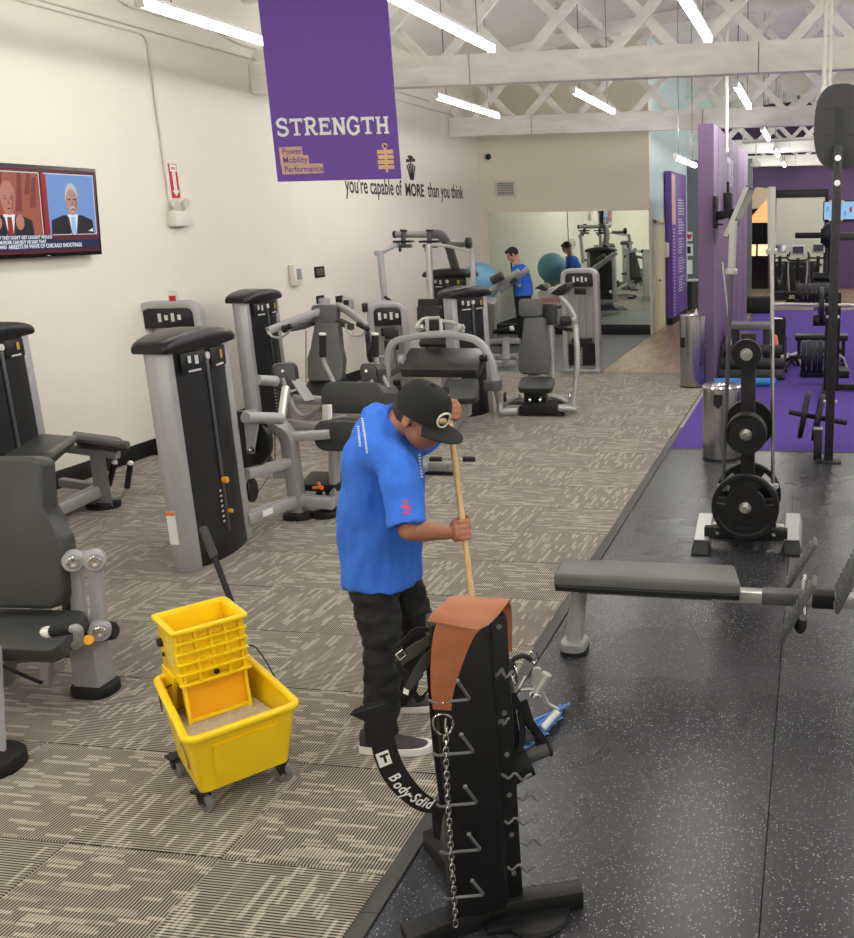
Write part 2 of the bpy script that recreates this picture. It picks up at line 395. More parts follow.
# partition lettering + narrow seams
LX = -1.289
mpart = Mx(((0,0,1,LX), (1,0,0,0), (0,1,0,0), (0,0,0,1)))
la = aX(727, 156, LX)
text_mesh('wall_lettering', 'TRX', .56, mat('lettersilver', (205,200,212), .4), Mx.Translation((0, la.y, 2.62))@mpart, part, ext=.006, bold=.012)
for yy in (13.3, 14.9, 16.5, 18.0): P().box((LX+.0005, yy, 1.65), (.003, .012, 3.3)).done('panel_seam', 'purpledark', part)
# ------------------------------------------------------------------ roof trusses
def truss(y, label, z0=3.6, webs=True):
    t = thing('roof_truss', label, 'roof truss', (0, y, z0), 'painted timber roof trusses')
    xs = [XL, -3.75, -.62, 2.4, XR]
    if abs(y-16.95) < .1: xs = [XL, -4.86, -1.9, .9, XR]
    for a, b in zip(xs[:-1], xs[1:]):
        P().box(((a+b)/2, y, z0+.16), (b-a-.012, .16, .31), bev=.008).done('bottom_chord', 'whitewood', t)
    n = 26; up = []; lo = []
    for k in range(n+1):
        x = XL+(XR-XL)*k/n; up.append((x, y-.07, roofz(x)-.005)); lo.append((x, y-.07, roofz(x)-.2))
    P().prism(up+list(reversed(lo)), (0, .14, 0)).done('top_chord', 'whitewood', t, ang=30)
    zc = z0+.31; dx = .93; x0 = fl(616, 52, zc).x if webs else 0
    x0 = aY(616, 52, 10.78).x
    for k in range(-8, 12):
        for sgn, off, yo in ((1, 0, -.045), (-1, .62, .045)):
            xa = x0+off+k*dx
            if xa < XL+.15 or xa > XR-.15: continue
            # climb at 45 degrees until the roof
            L = 0
            while L < 2.2 and zc+L < roofz(xa+sgn*L)-.08 and XL+.05 < xa+sgn*L < XR-.05: L += .02
            if L < .1: continue
            P().bar((xa-sgn*.08, y+yo, zc-.08), (xa+sgn*L, y+yo, zc+L), .1, .05, up=(0,1,0), bev=0).done('web_brace', 'whitewood', t)
    return t
truss(10.78, 'white timber roof truss nearest in view, its deep beam behind the purple strength banner')
truss(16.95, 'white timber roof truss just in front of the mirror wall')
truss(23.7, 'white timber roof truss beyond the purple partition wall')
truss(29.8, 'farthest white timber roof truss, before the dark purple end wall')
# purlins seen under the deck
for k, x in enumerate((-5.3, -3.6, -1.9, -.2, 1.5, 3.2, 4.9)):
    P().box((x, 12.7, roofz(x)-.06), (.09, 35, .12)).done('roof_purlin', 'whitewood', roof_o)
# ------------------------------------------------------------------ linear lights
mat('housing', (235,235,232), .5)
m = bpy.data.materials.new('lamp_diffuser'); m.use_nodes = True; nt = m.node_tree
nt.nodes['Principled BSDF'].inputs['Base Color'].default_value = (.9,.9,.9,1)
nt.nodes['Principled BSDF'].inputs['Emission Color'].default_value = (1,.975,.93,1); nt.nodes['Principled BSDF'].inputs['Emission Strength'].default_value = LAMP
MATS['diffuser'] = m
def lamp_proto(L=2.3):
    t = thing('linear_light', '', 'ceiling light', (0,0,0), 'linear ceiling lights')
    P().box((0, 0, .035), (.07, L, .03), bev=.005).done('housing', 'housing', t)
    P().rpoly([(x, -L/2+.01, z) for x, z in ((-.034,.02), (.034,.02), (.034,-.012), (.02,-.03), (-.02,-.03), (-.034,-.012))], (0, L-.02, 0), .003, 1).done('diffuser', 'diffuser', t)
    for s in (-1, 1): P().box((0, s*(L/2-.005), 0), (.074, .012, .075), bev=.004).done('end_cap', 'housing', t)
    return t
lp = lamp_proto(); used = [False]
def lamp(x, yc, z, label):
    if used[0]: o = copy_tree(lp)
    else: o = lp; used[0] = True
    o.location = (x, yc, z); o['label'] = label; return o
def cable(o, x, y, z):
    c = P().cyl((x, y, z+.05), (x, y, roofz(x)-.02), .006, 6)
    me = c.mesh('suspension_cable', V(o.location)); me.materials.append(MATS['steel']); q = bpy.data.objects.new('suspension_cable', me); C.objects.link(q); q.parent = o
COLS = [(-4.45, 'over the machines beside the left wall'), (-2.79, 'over the middle of the carpet'), (-.92, 'over the rubber floor'), (.95, 'right of the rubber floor lamp line'), (2.8, 'over the free weights'), (4.65, 'beside the right wall')]
ROWS = [(-3.2, 'behind the viewer'), (2.05, 'above the viewer'), (7.42, 'in front of the nearest truss'), (12.62, 'beyond the nearest truss'), (18.3, 'beyond the second truss'), (23.4, 'at the far end of the room'), (28.4, 'before the end wall')]
for (ry, rn) in ROWS:
    for (cx, cn) in COLS:
        if ry > 17 and cx < -1: continue
        o = lamp(cx, ry, 3.6, 'linear lamp %s, %s' % (cn, rn))
        for s in (-.8, .8): cable(o, cx, ry+s, 3.6)
o = lamp(-1.98, 15.3, 3.0, 'low linear lamp between the aqua wall and the purple partition')
for s in (-.8, .8): cable(o, -1.98, 15.3+s, 3.0)
# ================================================================== WALL ITEMS
# television on the left wall, tilted slightly down
TVX = -6.2
ta = aX(98, 168, TVX); tb = aX(99.5, 256, TVX)
tw, th = 1.24, .725
# local: x along -Y..: columns right = +Y, up tilted
tilt = .09
upv = V((-math.sin(tilt)*-1, 0, math.cos(tilt)))          # top leans out into the room
cenTV = V((TVX, (ta.y+tb.y)/2-tw/2, (ta.z+tb.z)/2))
mtv = frame(cenTV, (0,1,0), None or (0,0,1), (1,0,0)) if False else Mx(((0, upv.x, upv.z, cenTV.x), (1, 0, 0, cenTV.y), (0, upv.z, -upv.x, cenTV.z), (0,0,0,1)))
tv = thing('wall_television', 'flat black television on the left wall showing two men in suits', 'television', (XL, cenTV.y, cenTV.z-th/2))
P(mtv).box((0,0,-.02), (tw, th, .045), bev=.006).done('case', mat('tvcase', (12,11,13), .25), tv)
P(mtv).box((0,0,-.09), (.4, .3, .1)).done('wall_mount', 'black', tv)
mat('scr_maroon', (88,24,34), .4, emit=.5); mat('scr_red', (126,52,44), .4, emit=.8); mat('scr_redl', (158,84,60), .4, emit=.8); mat('scr_blue', (112,150,208), .4, emit=.9)
mat('scr_suit', (14,16,24), .4, emit=.1); mat('scr_skin', (186,124,104), .4, emit=.8); mat('scr_skin2', (188,142,128), .4, emit=.7); mat('scr_shade', (150,92,76), .4, emit=.6); mat('scr_shade2', (150,112,102), .4, emit=.6); mat('scr_white', (232,234,240), .4, emit=.9)
mat('scr_hair', (196,190,190), .4, emit=.7); mat('scr_navy', (18,26,70), .4, emit=.5); mat('scr_tie', (150,30,34), .4, emit=.6); mat('scr_ltblue', (150,196,236), .4, emit=.9); mat('scr_dark', (40,34,40), .4, emit=.2)
for k_ in list(MATS):
    if k_.startswith('scr_'):
        b_ = MATS[k_].node_tree.nodes['Principled BSDF']; b_.inputs['Base Color'].default_value = (.01,.01,.012,1); b_.inputs['Emission Strength'].default_value = .72
scr = P(mtv).box((0, .004, .0035), (tw-.05, th-.06, .002)).done('screen', 'scr_maroon', tv)
_k = [0]
def sp(name, pts, m):     # a flat printed shape on the screen
    _k[0] += 1; z = .0046+.0004*_k[0]
    return P(mtv).prism([(x, y, z) for x, y in pts], (0, 0, .0003)).done(name, m, scr)
def ell(cx, cy, rx, ry, n=18, a0=0, a1=360): return [(cx+rx*math.cos(math.radians(a0+(a1-a0)*k/n)), cy+ry*math.sin(math.radians(a0+(a1-a0)*k/n))) for k in range(n if a1-a0 == 360 else n+1)]
def rect(x0, y0, x1, y1): return [(x0,y0), (x1,y0), (x1,y1), (x0,y1)]
# picture windows of the broadcast, laid out from the right edge of the screen
def q(u, v): return (tw/2-.025-u*(tw-.05)/1.0, th/2-.03-v*(th-.06))     # u from right, v from top
def qr(u0, v0, u1, v1): a, b = q(u1, v1), q(u0, v0); return rect(a[0], a[1], b[0], b[1])
sp('picture_frame', qr(.02, .04, .49, .78), 'scr_white'); sp('picture', qr(.026, .05, .484, .772), 'scr_blue')
sp('picture_frame', qr(.53, .04, 1.0, .78), 'scr_white'); sp('picture', qr(.536, .05, 1.0, .772), 'scr_redl')
for u, a, b in ((.6, .05, .3), (.68, .05, .5), (.56, .1, .45), (.92, .05, .6), (.84, .06, .3)): sp('backdrop_stripe', [q(u, a), q(u+.035, a), q(u+.07, b), q(u+.02, b)], 'scr_red')
def man(uc, hair, skin, tie, m2, dx):
    c = q(uc, .36); hh = th*.13
    sp('suit', [q(uc+.21, .772), q(uc+.2, .6), q(uc+.09, .54), q(uc-.09, .54), q(uc-.19, .6), q(uc-.2, .772)], 'scr_suit')
    sp('shirt_front', [q(uc+.05, .53), q(uc-.05, .53), q(uc-.035, .772), q(uc+.03, .772)], 'scr_white')
    sp('tie', [q(uc+.017, .56), q(uc-.017, .56), q(uc-.025, .772), q(uc+.022, .772)], tie)
    sp('hair', ell(c[0], c[1]+.03, .073, .112), hair)
    sp('face', ell(c[0], c[1]-.012, .066, .108), skin)
    shade = 'scr_shade' if m2 < .02 else 'scr_shade2'
    sp('cheek_shade', [(c[0]+.03, c[1]+.06), (c[0]+.064, c[1]+.02), (c[0]+.05, c[1]-.07), (c[0]+.02, c[1]-.1), (c[0]+.036, c[1]-.02)], shade)
    for s in (-1, 1):
        sp('brow', [(c[0]+s*.012, c[1]+.024), (c[0]+s*.048, c[1]+.03), (c[0]+s*.05, c[1]+.022), (c[0]+s*.012, c[1]+.017)], 'scr_hair' if m2 > .02 else shade)
        sp('eye', ell(c[0]+s*.028, c[1]+.006, .012, .005, 10), 'scr_dark')
        if m2 > .02: sp('glasses', [(c[0]+s*.006, c[1]+.018), (c[0]+s*.058, c[1]+.018), (c[0]+s*.058, c[1]+.01), (c[0]+s*.006, c[1]+.012)], 'scr_dark')
        sp('lapel', [(c[0]+s*.05, c[1]-.13), (c[0]+s*.1, c[1]-.15), (c[0]+s*.03, c[1]-.28), (c[0]+s*.022, c[1]-.28)], 'scr_dark')
    sp('nose', [(c[0]-.004, c[1]), (c[0]+.006, c[1]), (c[0]+.016, c[1]-.04), (c[0]-.012, c[1]-.04)], shade)
    if m2 > .02: sp('moustache', [(c[0]-.03, c[1]-.058), (c[0], c[1]-.045), (c[0]+.03, c[1]-.058), (c[0]+.032, c[1]-.066), (c[0]-.032, c[1]-.066)], 'scr_hair')
    sp('mouth', ell(c[0], c[1]-.068, .018, .005, 10), 'scr_dark')
man(.25, 'scr_hair', 'scr_skin2', 'scr_ltblue', .022, 0); man(.82, 'scr_skin', 'scr_skin', 'scr_tie', .01, 0)
sp('pocket_square', [q(.12, .735), q(.08, .7), q(.07, .745)], 'scr_white')
sp('hand', ell(*q(.93, .62), .05, .06), 'scr_skin'); sp('hand', ell(*q(.74, .62), .042, .06), 'scr_skin')
sp('flag_stripe', qr(.485, .05, .53, .772), 'scr_tie'); sp('caption_band', qr(.02, .84, 1.0, .95), 'scr_navy'); sp('caption_band', qr(.47, .77, .94, .935), 'scr_navy')
def tvtext(s, u, v, size, sx=1):
    _k[0] += 1; p = q(u, v); text_mesh('caption', s, size, 'scr_white', mtv@Mx.Translation((p[0], p[1], .0046+.0004*_k[0])), scr, ext=.0002, bold=.0012, sx=sx)
tvtext("IF THEY DON'T GET CAUGHT WOULD", .93, .815, .036, .86); tvtext('MURDER CAN BUY HE SAID THAT', .93, .868, .036, .86); tvtext('AND', .93, .92, .036, .86); tvtext('ARRESTS IN WAVE OF CHICAGO SHOOTINGS', .86, .925, .045, .84)
P(mtv).box((0, -th/2+.012, .004), (.03, .004, .002)).done('power_light', 'scr_white', tv)
# fire extinguisher sign
sa = aX(168, 165, XL); sb = aX(181, 198, XL)
MW = Mx(((0,0,1,XL), (1,0,0,0), (0,1,0,0), (0,0,0,1)))           # drawing plane of the left wall: local x = +Y, local y = up
sg = thing('fire_extinguisher_sign', 'narrow red sign with a white arrow pointing down, above the emergency light', 'sign', (XL, 9.11, 2.44))
ms = Mx.Translation((0, 9.11, 2.44))@MW
P(ms).box((0, .16, .004), (.125, .33, .008), bev=.001, seg=1).done('sign_board', 'red', sg)
P(ms).prism([(-.05, .25, .009), (.05, .25, .009), (.05, .318, .009), (-.05, .318, .009)], (0,0,.001)).done('white_panel', 'white', sg)
P(ms).prism([(-.024, .245, .009), (.024, .245, .009), (.024, .07, .009), (.048, .07, .009), (0, .012, .009), (-.048, .07, .009), (-.024, .07, .009)], (0,0,.001)).done('white_arrow', 'white', sg)
text_mesh('sign_text', 'FIRE', .04, 'red', ms@Mx.Translation((0, .268, .0105)), sg, ext=.0003, align='CENTER', bold=.0008)
for k, ch in enumerate('EXTINGUISHER'): text_mesh('sign_text', ch, .018, 'red', ms@Mx.Translation((0, .225-.0165*k, .0105)), sg, ext=.0003, align='CENTER')
# emergency light
el = thing('emergency_light', 'white emergency light box with two round lamp heads', 'emergency light', (XL, 9.06, 2.16))
me_ = Mx.Translation((0, 9.06, 2.16))@MW
P(me_).box((0, .075, .05), (.27, .15, .1), bev=.012).done('box', 'offwhite', el)
for s in (-.085, .085):
    h = P(me_).cyl((s, .15, .05), (s, .18, .05), .012).lathe([(.02,-.03), (.05,.0), (.055,.02), (.05,.03), (.01,.026)], (s, .225, .06), (.15, -.35, 1), 16).done('lamp_head', 'offwhite', el)
# conduits on the left wall
mat('conduitw', (214,211,200), .5)
pc0 = aX(20, 1.6, XL); zc = 3.93
cd = thing('wall_conduit', 'thin painted conduit running along the left wall and down to the emergency light', 'conduit', (XL, 8.97, 2.3))
P().tube(fillet([(XL+.02, 8.97, 2.3), (XL+.02, 8.97, zc), (XL+.02, -4, zc)], .12), .012, 8).done('drop_pipe', 'conduitw', cd)
P().tube([(XL+.018, -4.5, zc+.05), (XL+.018, 18.25, zc+.05)], .012, 8).done('long_pipe', 'conduitw', cd)
P().tube(fillet([(XL+.03, 4, 4.3), (XL+.03, 8.4, 4.3), (XL+.03, 8.7, 4.14), (XL+.03, 9.6, 4.14), (XL+.03, 9.75, 4.22), (XL+.03, 10.5, 4.1), (XL+.03, 16, 4.1)], .12), .014, 8).done('bent_pipe', 'conduitw', cd)
# wall lettering
mat('inkblack', (28,26,26), .6)
wl = thing('wall_slogan', 'black lettered slogan with a raised-arm emblem on the left wall', 'wall lettering', (XL, 12.8, 2.5))
y0 = aX(345, 188, XL).y; y1 = aX(463, 194, XL).y; ym0 = aX(405.5, 190, XL).y; ym1 = aX(424, 192, XL).y
def split_islands(o, name, parent):
    bm = bmesh.new(); bm.from_mesh(o.data); bm.verts.ensure_lookup_table(); seen = set(); m_ = o.data.materials[0]
    for v0 in bm.verts:
        if v0.index in seen: continue
        st = [v0]; seen.add(v0.index); isl = []
        while st:
            v = st.pop(); isl.append(v)
            for e_ in v.link_edges:
                u = e_.other_vert(v)
                if u.index not in seen: seen.add(u.index); st.append(u)
        ids = {v.index: k for k, v in enumerate(isl)}; fs = {f for v in isl for f in v.link_faces}
        me = bpy.data.meshes.new(name); me.from_pydata([v.co[:] for v in isl], [], [[ids[v.index] for v in f.verts] for f in fs]); me.materials.append(m_)
        n = bpy.data.objects.new(name, me); C.objects.link(n); n.parent = parent
    bm.free(); bpy.data.objects.remove(o)
def wtext(s, ya, yb, z, size, bold):
    o = text_mesh('slogan_text', s, size, 'inkblack', Mx.Identity(4), None, ext=.001, bold=bold)
    x0 = min(v.co.x for v in o.data.vertices); x1 = max(v.co.x for v in o.data.vertices)
    o.data.transform(Mx.Translation((XL+.002, ya, z))@Mx(((0,0,1,0), (1,0,0,0), (0,1,0,0), (0,0,0,1)))@Mx.Diagonal(((yb-ya)/(x1-x0), 1, 1, 1))@Mx.Translation((-x0,0,0)))
    o.data.transform(Mx.Translation(-ORG[wl.name])); split_islands(o, 'slogan_letter', wl)
wtext("you're capable of", y0, ym0-.14, 2.575, .33, .004); wtext('MORE', ym0, ym1, 2.575, .27, .007); wtext('than you think', ym1+.16, y1, 2.575, .33, .004)
# emblem: forearm of tapering strokes rising from the O with a weight on top
ye = ym0+.38*(ym1-ym0); mew = Mx.Translation((0, ye, 2.82))@MW
e = P(mew)
for k in range(5):
    t = (k-2)/2.2
    e.prism([(t*.06-.018, 0, .001), (t*.06+.018, 0, .001), (t*.17+.026, .27-.05*abs(t), .001), (t*.17-.026, .27-.05*abs(t), .001)], (0,0,.002))
e.prism([(-.18, .26, .001), (.18, .29, .001), (.18, .335, .001), (-.18, .305, .001)], (0,0,.0025))
e.prism([(x, y+.345, .001) for x, y in ell(0, 0, .11, .03)], (0,0,.002))
e.done('arm_emblem', 'inkblack', wl)
# plaque, wall sensor, small signs on left wall
pq = aX(319, 272, XL); pl = thing('wall_plaque', 'small black framed plaque on the left wall', 'plaque', (XL, pq.y, pq.z-.07))
mp_ = Mx.Translation((0, pq.y, pq.z))@MW
P(mp_).box((0,0,.008), (.25, .14, .016), bev=.003).done('frame', 'black', pl)
for k in range(3): P(mp_).box((0, .03-.03*k, .0175), (.17, .01, .002)).done('printed_line', mat('goldprint', (150,120,90), .5), pl)
pq = aX(293, 275, XL); st = thing('wall_dispenser', 'small white wall dispenser left of the black plaque', 'dispenser', (XL, pq.y, pq.z-.12))
ms2 = Mx.Translation((0, pq.y, pq.z))@MW
P(ms2).box((0,0,.04), (.2, .26, .08), bev=.02).done('body', 'offwhite', st); P(ms2).box((0,.01,.085), (.1, .13, .012), bev=.005).done('window', mat('greyglass', (150,156,160), .2), st)
for px, lab in ((326, 'small dark notice left of the tall stretching frame'), (345, 'small dark notice beside the head pad of the press')):
    pq = aX(px-6, 299.5, XL); n_ = P(Mx.Translation((0, pq.y, pq.z))@MW).box((0,0,.005), (.2, .1, .01), bev=.002).done('wall_notice', 'black', org=(XL, pq.y, pq.z)); tag(n_, lab, 'sign')
# vent + camera on mirror wall
vq = aY(506, 192, YM); vt = thing('air_vent', 'square white louvred air vent above the mirrors', 'vent', (vq.x, YM, vq.z-.15))
P().box((vq.x, YM-.012, vq.z+.06), (.42, .024, .3), bev=.006).done('vent_frame', 'offwhite', vt)
for k in range(7): P().box((vq.x, YM-.026, vq.z-.04+.033*k), (.32, .012, .02), rot=(.5,0,0)).done('louvre', mat('ventgrey', (150,148,140), .5), vt)
vq = aY(489, 157, YM); cmx = thing('security_camera', 'small black and white dome camera high on the mirror wall', 'camera', (vq.x, YM, vq.z))
P().cyl((vq.x, YM, vq.z), (vq.x, YM-.03, vq.z), .085, 20, .005).done('mount', 'offwhite', cmx); P().sph((vq.x, YM-.04, vq.z), .055, 8).done('lens_dome', 'black', cmx)
# mirrors
m = bpy.data.materials.new('mirror_glass'); m.use_nodes = True; b = m.node_tree.nodes['Principled BSDF']
b.inputs['Base Color'].default_value = (.80,.88,.78,1); b.inputs['Metallic'].default_value = 1; b.inputs['Roughness'].default_value = .012; MATS['mirror'] = m
xa, xm, xb = aY(487.6, 213, YM).x, aY(567.5, 212, YM).x, aY(649, 210, YM).x
for a, b2, lab in ((xa, xm, 'wall mirror panel nearest the left wall'), (xm, xb, 'wall mirror panel beside the corridor door')):
    mi = thing('wall_mirror', lab, 'mirror', ((a+b2)/2, YM, .2), 'tall wall mirrors')
    P().box(((a+b2)/2, YM-.006, 1.262), (b2-a-.012, .01, 2.12), bev=.002, seg=1).done('glass', 'mirror', mi)
    P().box(((a+b2)/2, YM-.008, .197), (b2-a, .02, .014)).done('bottom_channel', 'lightsteel', mi)
    for xx in (a, b2): P().box((xx, YM-.008, 1.262), (.014, .018, 2.12)).done('edge_trim', 'offwhite', mi)
# purple totem in corridor
tq = fl(663, 325); tot = thing('info_totem', 'tall purple information totem with fine white print by the aqua wall', 'totem', (XC+.1, tq.y, 0))
ty0 = tq.y; ty1 = ty0+2.3; tz = aY(664, 171, ty0).z; txr = aY(671.5, 200, ty0).x
P().box(((XC+txr)/2+.015, (ty0+ty1)/2, tz/2+.07), (txr-XC-.03, ty1-ty0, tz-.14), bev=.004).done('body', mat('totem', (108,72,160), .5), tot)
P().box(((XC+txr)/2+.015, (ty0+ty1)/2, .07), (txr-XC-.03, ty1-ty0, .14)).done('plinth', 'black', tot)
P().box((txr+.002, ty0+.3, tz-.55), (.004, .5, 1.0)).done('peach_panel', mat('peach', (228,184,158), .5), tot)
random.seed(5)
for k in range(34):
    z = tz-.55-k*.058
    if k % 7 == 6: continue
    wdt = random.uniform(.5, 1.0); P().box((txr+.002, ty0+1.0+wdt/2, z), (.003, wdt, .022)).done('printed_line', 'offwhite', tot)
for k in range(26): P().box((txr+.002, ty0+.32, tz-1.15-k*.07), (.003, .16, .03)).done('printed_letter', 'offwhite', tot)
dq = aX(663.5, 250, XC); ds = thing('hand_dispenser', 'white hand dispenser fixed to the aqua wall beside the totem', 'dispenser', (XC, ty0-.22, dq.z-.15))
P().box((XC+.06, ty0-.22, dq.z), (.12, .24, .3), bev=.03).done('body', 'offwhite', ds); P().box((XC+.07, ty0-.22, dq.z-.16), (.06, .1, .03), bev=.005).done('nozzle', 'black', ds)
# posters + small table on grey wall
for (x0, y0_, x1, y1_, lab, mk) in ((686, 232, 692.5, 241, 'white poster with a red heart on the grey corridor wall', 'heart'), (686, 244, 693, 256, 'white poster with a black picture on the grey corridor wall', 'pic'), (685.5, 260, 692.5, 274, 'plain white notice lowest on the grey corridor wall', None)):
    a, b2 = aY(x0, y0_, 23.72), aY(x1, y1_, 23.72); c = (a+b2)/2
    po = thing('poster', lab, 'poster', (c.x, 23.72, b2.z)); P().box((c.x, 23.715, c.z), (b2.x-a.x, .01, a.z-b2.z)).done('sheet', 'white', po)
    if mk == 'heart': P().prism([(c.x+.08*x, 23.708, c.z+.08*z) for x, z in ((0,-1), (.8,.1), (.7,.7), (.3,.8), (0,.45), (-.3,.8), (-.7,.7), (-.8,.1))], (0,.001,0)).done('heart_print', 'red', po)
    if mk == 'pic': P().box((c.x-.04, 23.708, c.z), (.14, .002, .16)).done('dark_print', 'black', po)
tb_ = V((-2.6, 23.3, 0)); tbl = thing('side_table', 'low dark table with slatted front at the end of the corridor', 'table', (tb_.x, 23.35, 0))
P().box((tb_.x, 23.35, .72), (.8, .5, .04), bev=.005).done('table_top', 'offwhite', tbl)
for sx in (-.36, .36):
    for sy in (-.21, .21): P().box((tb_.x+sx, 23.35+sy, .35), (.04, .04, .7)).done('leg', 'black', tbl)
for k in range(6): P().box((tb_.x-.25+k*.1, 23.08, .38), (.03, .02, .6)).done('slat', 'darkframe', tbl)
# ================================================================== BANNER
BY = 6.0
bl_, br_ = aY(278, 181, BY), aY(401.5, 179, BY); bz = bl_.z-.005; bx0, bx1 = bl_.x, br_.x; btop = 3.95
ban = thing('hanging_banner', 'large purple hanging banner reading STRENGTH in white letters', 'banner', ((bx0+bx1)/2, BY, bz))
m = mat('bannerpurple', (112,72,176), .5)
P().box(((bx0+bx1)/2, BY, (bz+btop)/2), (bx1-bx0, .012, btop-bz), bev=.002, seg=1).done('panel', 'bannerpurple', ban)
for xx in (bx0+.08, bx1-.08): P().cyl((xx, BY, btop-.02), (xx, BY, roofz(xx)-.02), .004, 6).done('hanging_wire', 'steel', ban)
mb = Mx(((1,0,0,0), (0,0,-1,BY-.0065), (0,1,0,0), (0,0,0,1)))      # x right, y up, z toward viewer
def bpt(px, py): p = aY(px, py, BY-.007); return (p.x, p.z)
# slab-serif capitals drawn as strokes
def slab(p, ch, x, y, w, h, t=.018, s=.012):
    zz = [.0015]
    def D(): zz[0] += .00012; return (0, 0, zz[0])
    def R(x0, y0, x1, y1): p.prism([(x+x0*w, y+y0*h, 0), (x+x1*w, y+y0*h, 0), (x+x1*w, y+y1*h, 0), (x+x0*w, y+y1*h, 0)], D())
    def L(x0, y0, x1, y1, tt=t):
        a, b = V((x+x0*w, y+y0*h)), V((x+x1*w, y+y1*h)); d = (b-a).normalized(); n = V((-d.y, d.x))*tt/2
        p.prism([(*(a+n), 0), (*(a-n), 0), (*(b-n), 0), (*(b+n), 0)], D())
    def A(cx, cy, rx, ry, a0, a1, n=10):
        pts = [(x+(cx+rx*math.cos(math.radians(a0+(a1-a0)*k/n)))*w, y+(cy+ry*math.sin(math.radians(a0+(a1-a0)*k/n)))*h) for k in range(n+1)]
        for a, b in zip(pts[:-1], pts[1:]):
            a, b = V(a), V(b); d = (b-a).normalized(); q_ = V((-d.y, d.x))*t/2; e_ = d*t*.12
            p.prism([(*(a-e_+q_), 0), (*(a-e_-q_), 0), (*(b+e_-q_), 0), (*(b+e_+q_), 0)], D())
    tx, ty = t/w/2, t/h/2; sw = .26
    def ser(cx, yy, wd=sw): R(cx-wd/2, yy, cx+wd/2, yy+s/h) if yy < .5 else R(cx-wd/2, yy-s/h, cx+wd/2, yy)
    if ch == 'S':
        A(.5, .74, .36, .24, 20, 270); A(.5, .26, .38, .24, 90, -160); R(.78, .68, .88, .98); R(.1, .02, .2, .32)
    if ch == 'T': R(0, 1-2*ty, 1, 1); L(.5, 0, .5, 1); R(0, .74, .08, 1); R(.92, .74, 1, 1); ser(.5, 0, .5)
    if ch == 'R': L(.22, 0, .22, 1); A(.55, .74, .28, .24, 90, -90); L(.2, .98, .58, .98); L(.2, .5, .58, .5); L(.5, .5, .85, .02); ser(.2, 0, .4); ser(.2, 1, .36); ser(.88, 0, .3)
    if ch == 'E': L(.22, 0, .22, 1); R(.05, 1-2*ty, .92, 1); R(.05, 0, .95, 2*ty); R(.2, .47, .72, .47+2*ty); R(.84, .74, .92, 1); R(.87, 0, .95, .28); R(.66, .38, .73, .66)
    if ch == 'N': L(.18, 0, .18, 1); L(.82, 0, .82, 1); L(.18, .97, .82, .03, t*1.15); ser(.18, 0, .34); ser(.15, 1, .3); ser(.82, 1, .34)
    if ch == 'G': A(.5, .5, .42, .48, 40, 330, 16); L(.86, .1, .86, .48); R(.58, .42, .98, .42+s/h); R(.8, .68, .89, .98)
    if ch == 'H': L(.2, 0, .2, 1); L(.8, 0, .8, 1); L(.2, .5, .8, .5); [ser(c, v, .36) for c in (.2, .8) for v in (0, 1)]
xa, za = bpt(277, 136); xb, zb = bpt(391, 133.5); hh = aY(277, 119, BY-.007).z-za
word = 'STRENGTH'; cw = (xb-xa)/len(word)
for k, ch in enumerate(word):
    p = P(mb); slab(p, ch, xa+cw*k, za+(zb-za)*(k/7), cw*.9, hh); p.done('banner_letter', mat('letterwhite', (253,253,251), .5), ban)
mat('labelpeach', (226,184,160), .6)
mat('iconpeach', (240,200,150), .6)
for s_, (px0, py0, px1, py1) in (('Power', (279, 147.5, 303, 156)), ('Mobility', (280, 156.2, 309.5, 164.6)), ('Performance', (281.5, 164.8, 324, 173.5))):
    a, b2 = bpt(px0, py0), bpt(px1, py1)
    P(mb).prism([(a[0], b2[1], 0), (b2[0], b2[1]+.003, 0), (b2[0]-.002, a[1]+.003, 0), (a[0], a[1], 0)], (0,0,.002)).done('tag_strip', 'labelpeach', ban)
    t_ = text_mesh('tag_text', s_, .052, 'bannerpurple', mb@Mx.Translation((a[0]+.018, b2[1]+.014, .0025)), ban, ext=.0005, bold=.0006)
ia, ib = bpt(377, 150), bpt(395, 170)
for k in range(4):
    z1 = ia[1]-(ia[1]-ib[1])*k/4; z2 = z1-(ia[1]-ib[1])/4+.007; dx = (.006 if k == 1 else 0)
    P(mb).prism([(ia[0]+dx, z2, 0), (ib[0]-.003+dx*.3, z2, 0), (ib[0]-.003, z1, 0), (ia[0], z1, 0)], (0,0,.002)).done('weight_icon', 'iconpeach', ban)
cx = (ia[0]+ib[0])/2
P(mb).prism([(cx-.007, ib[1]-.012, -.0004), (cx+.007, ib[1]-.012, -.0004), (cx+.007, ia[1]+.01, -.0004), (cx-.007, ia[1]+.01, -.0004)], (0,0,.0012)).tube(arc((cx, ia[1]+.022, .001), .015, 0, 330, 12, (1,0,0), (0,1,0)), .0045, 5).done('icon_pin', 'iconpeach', ban)
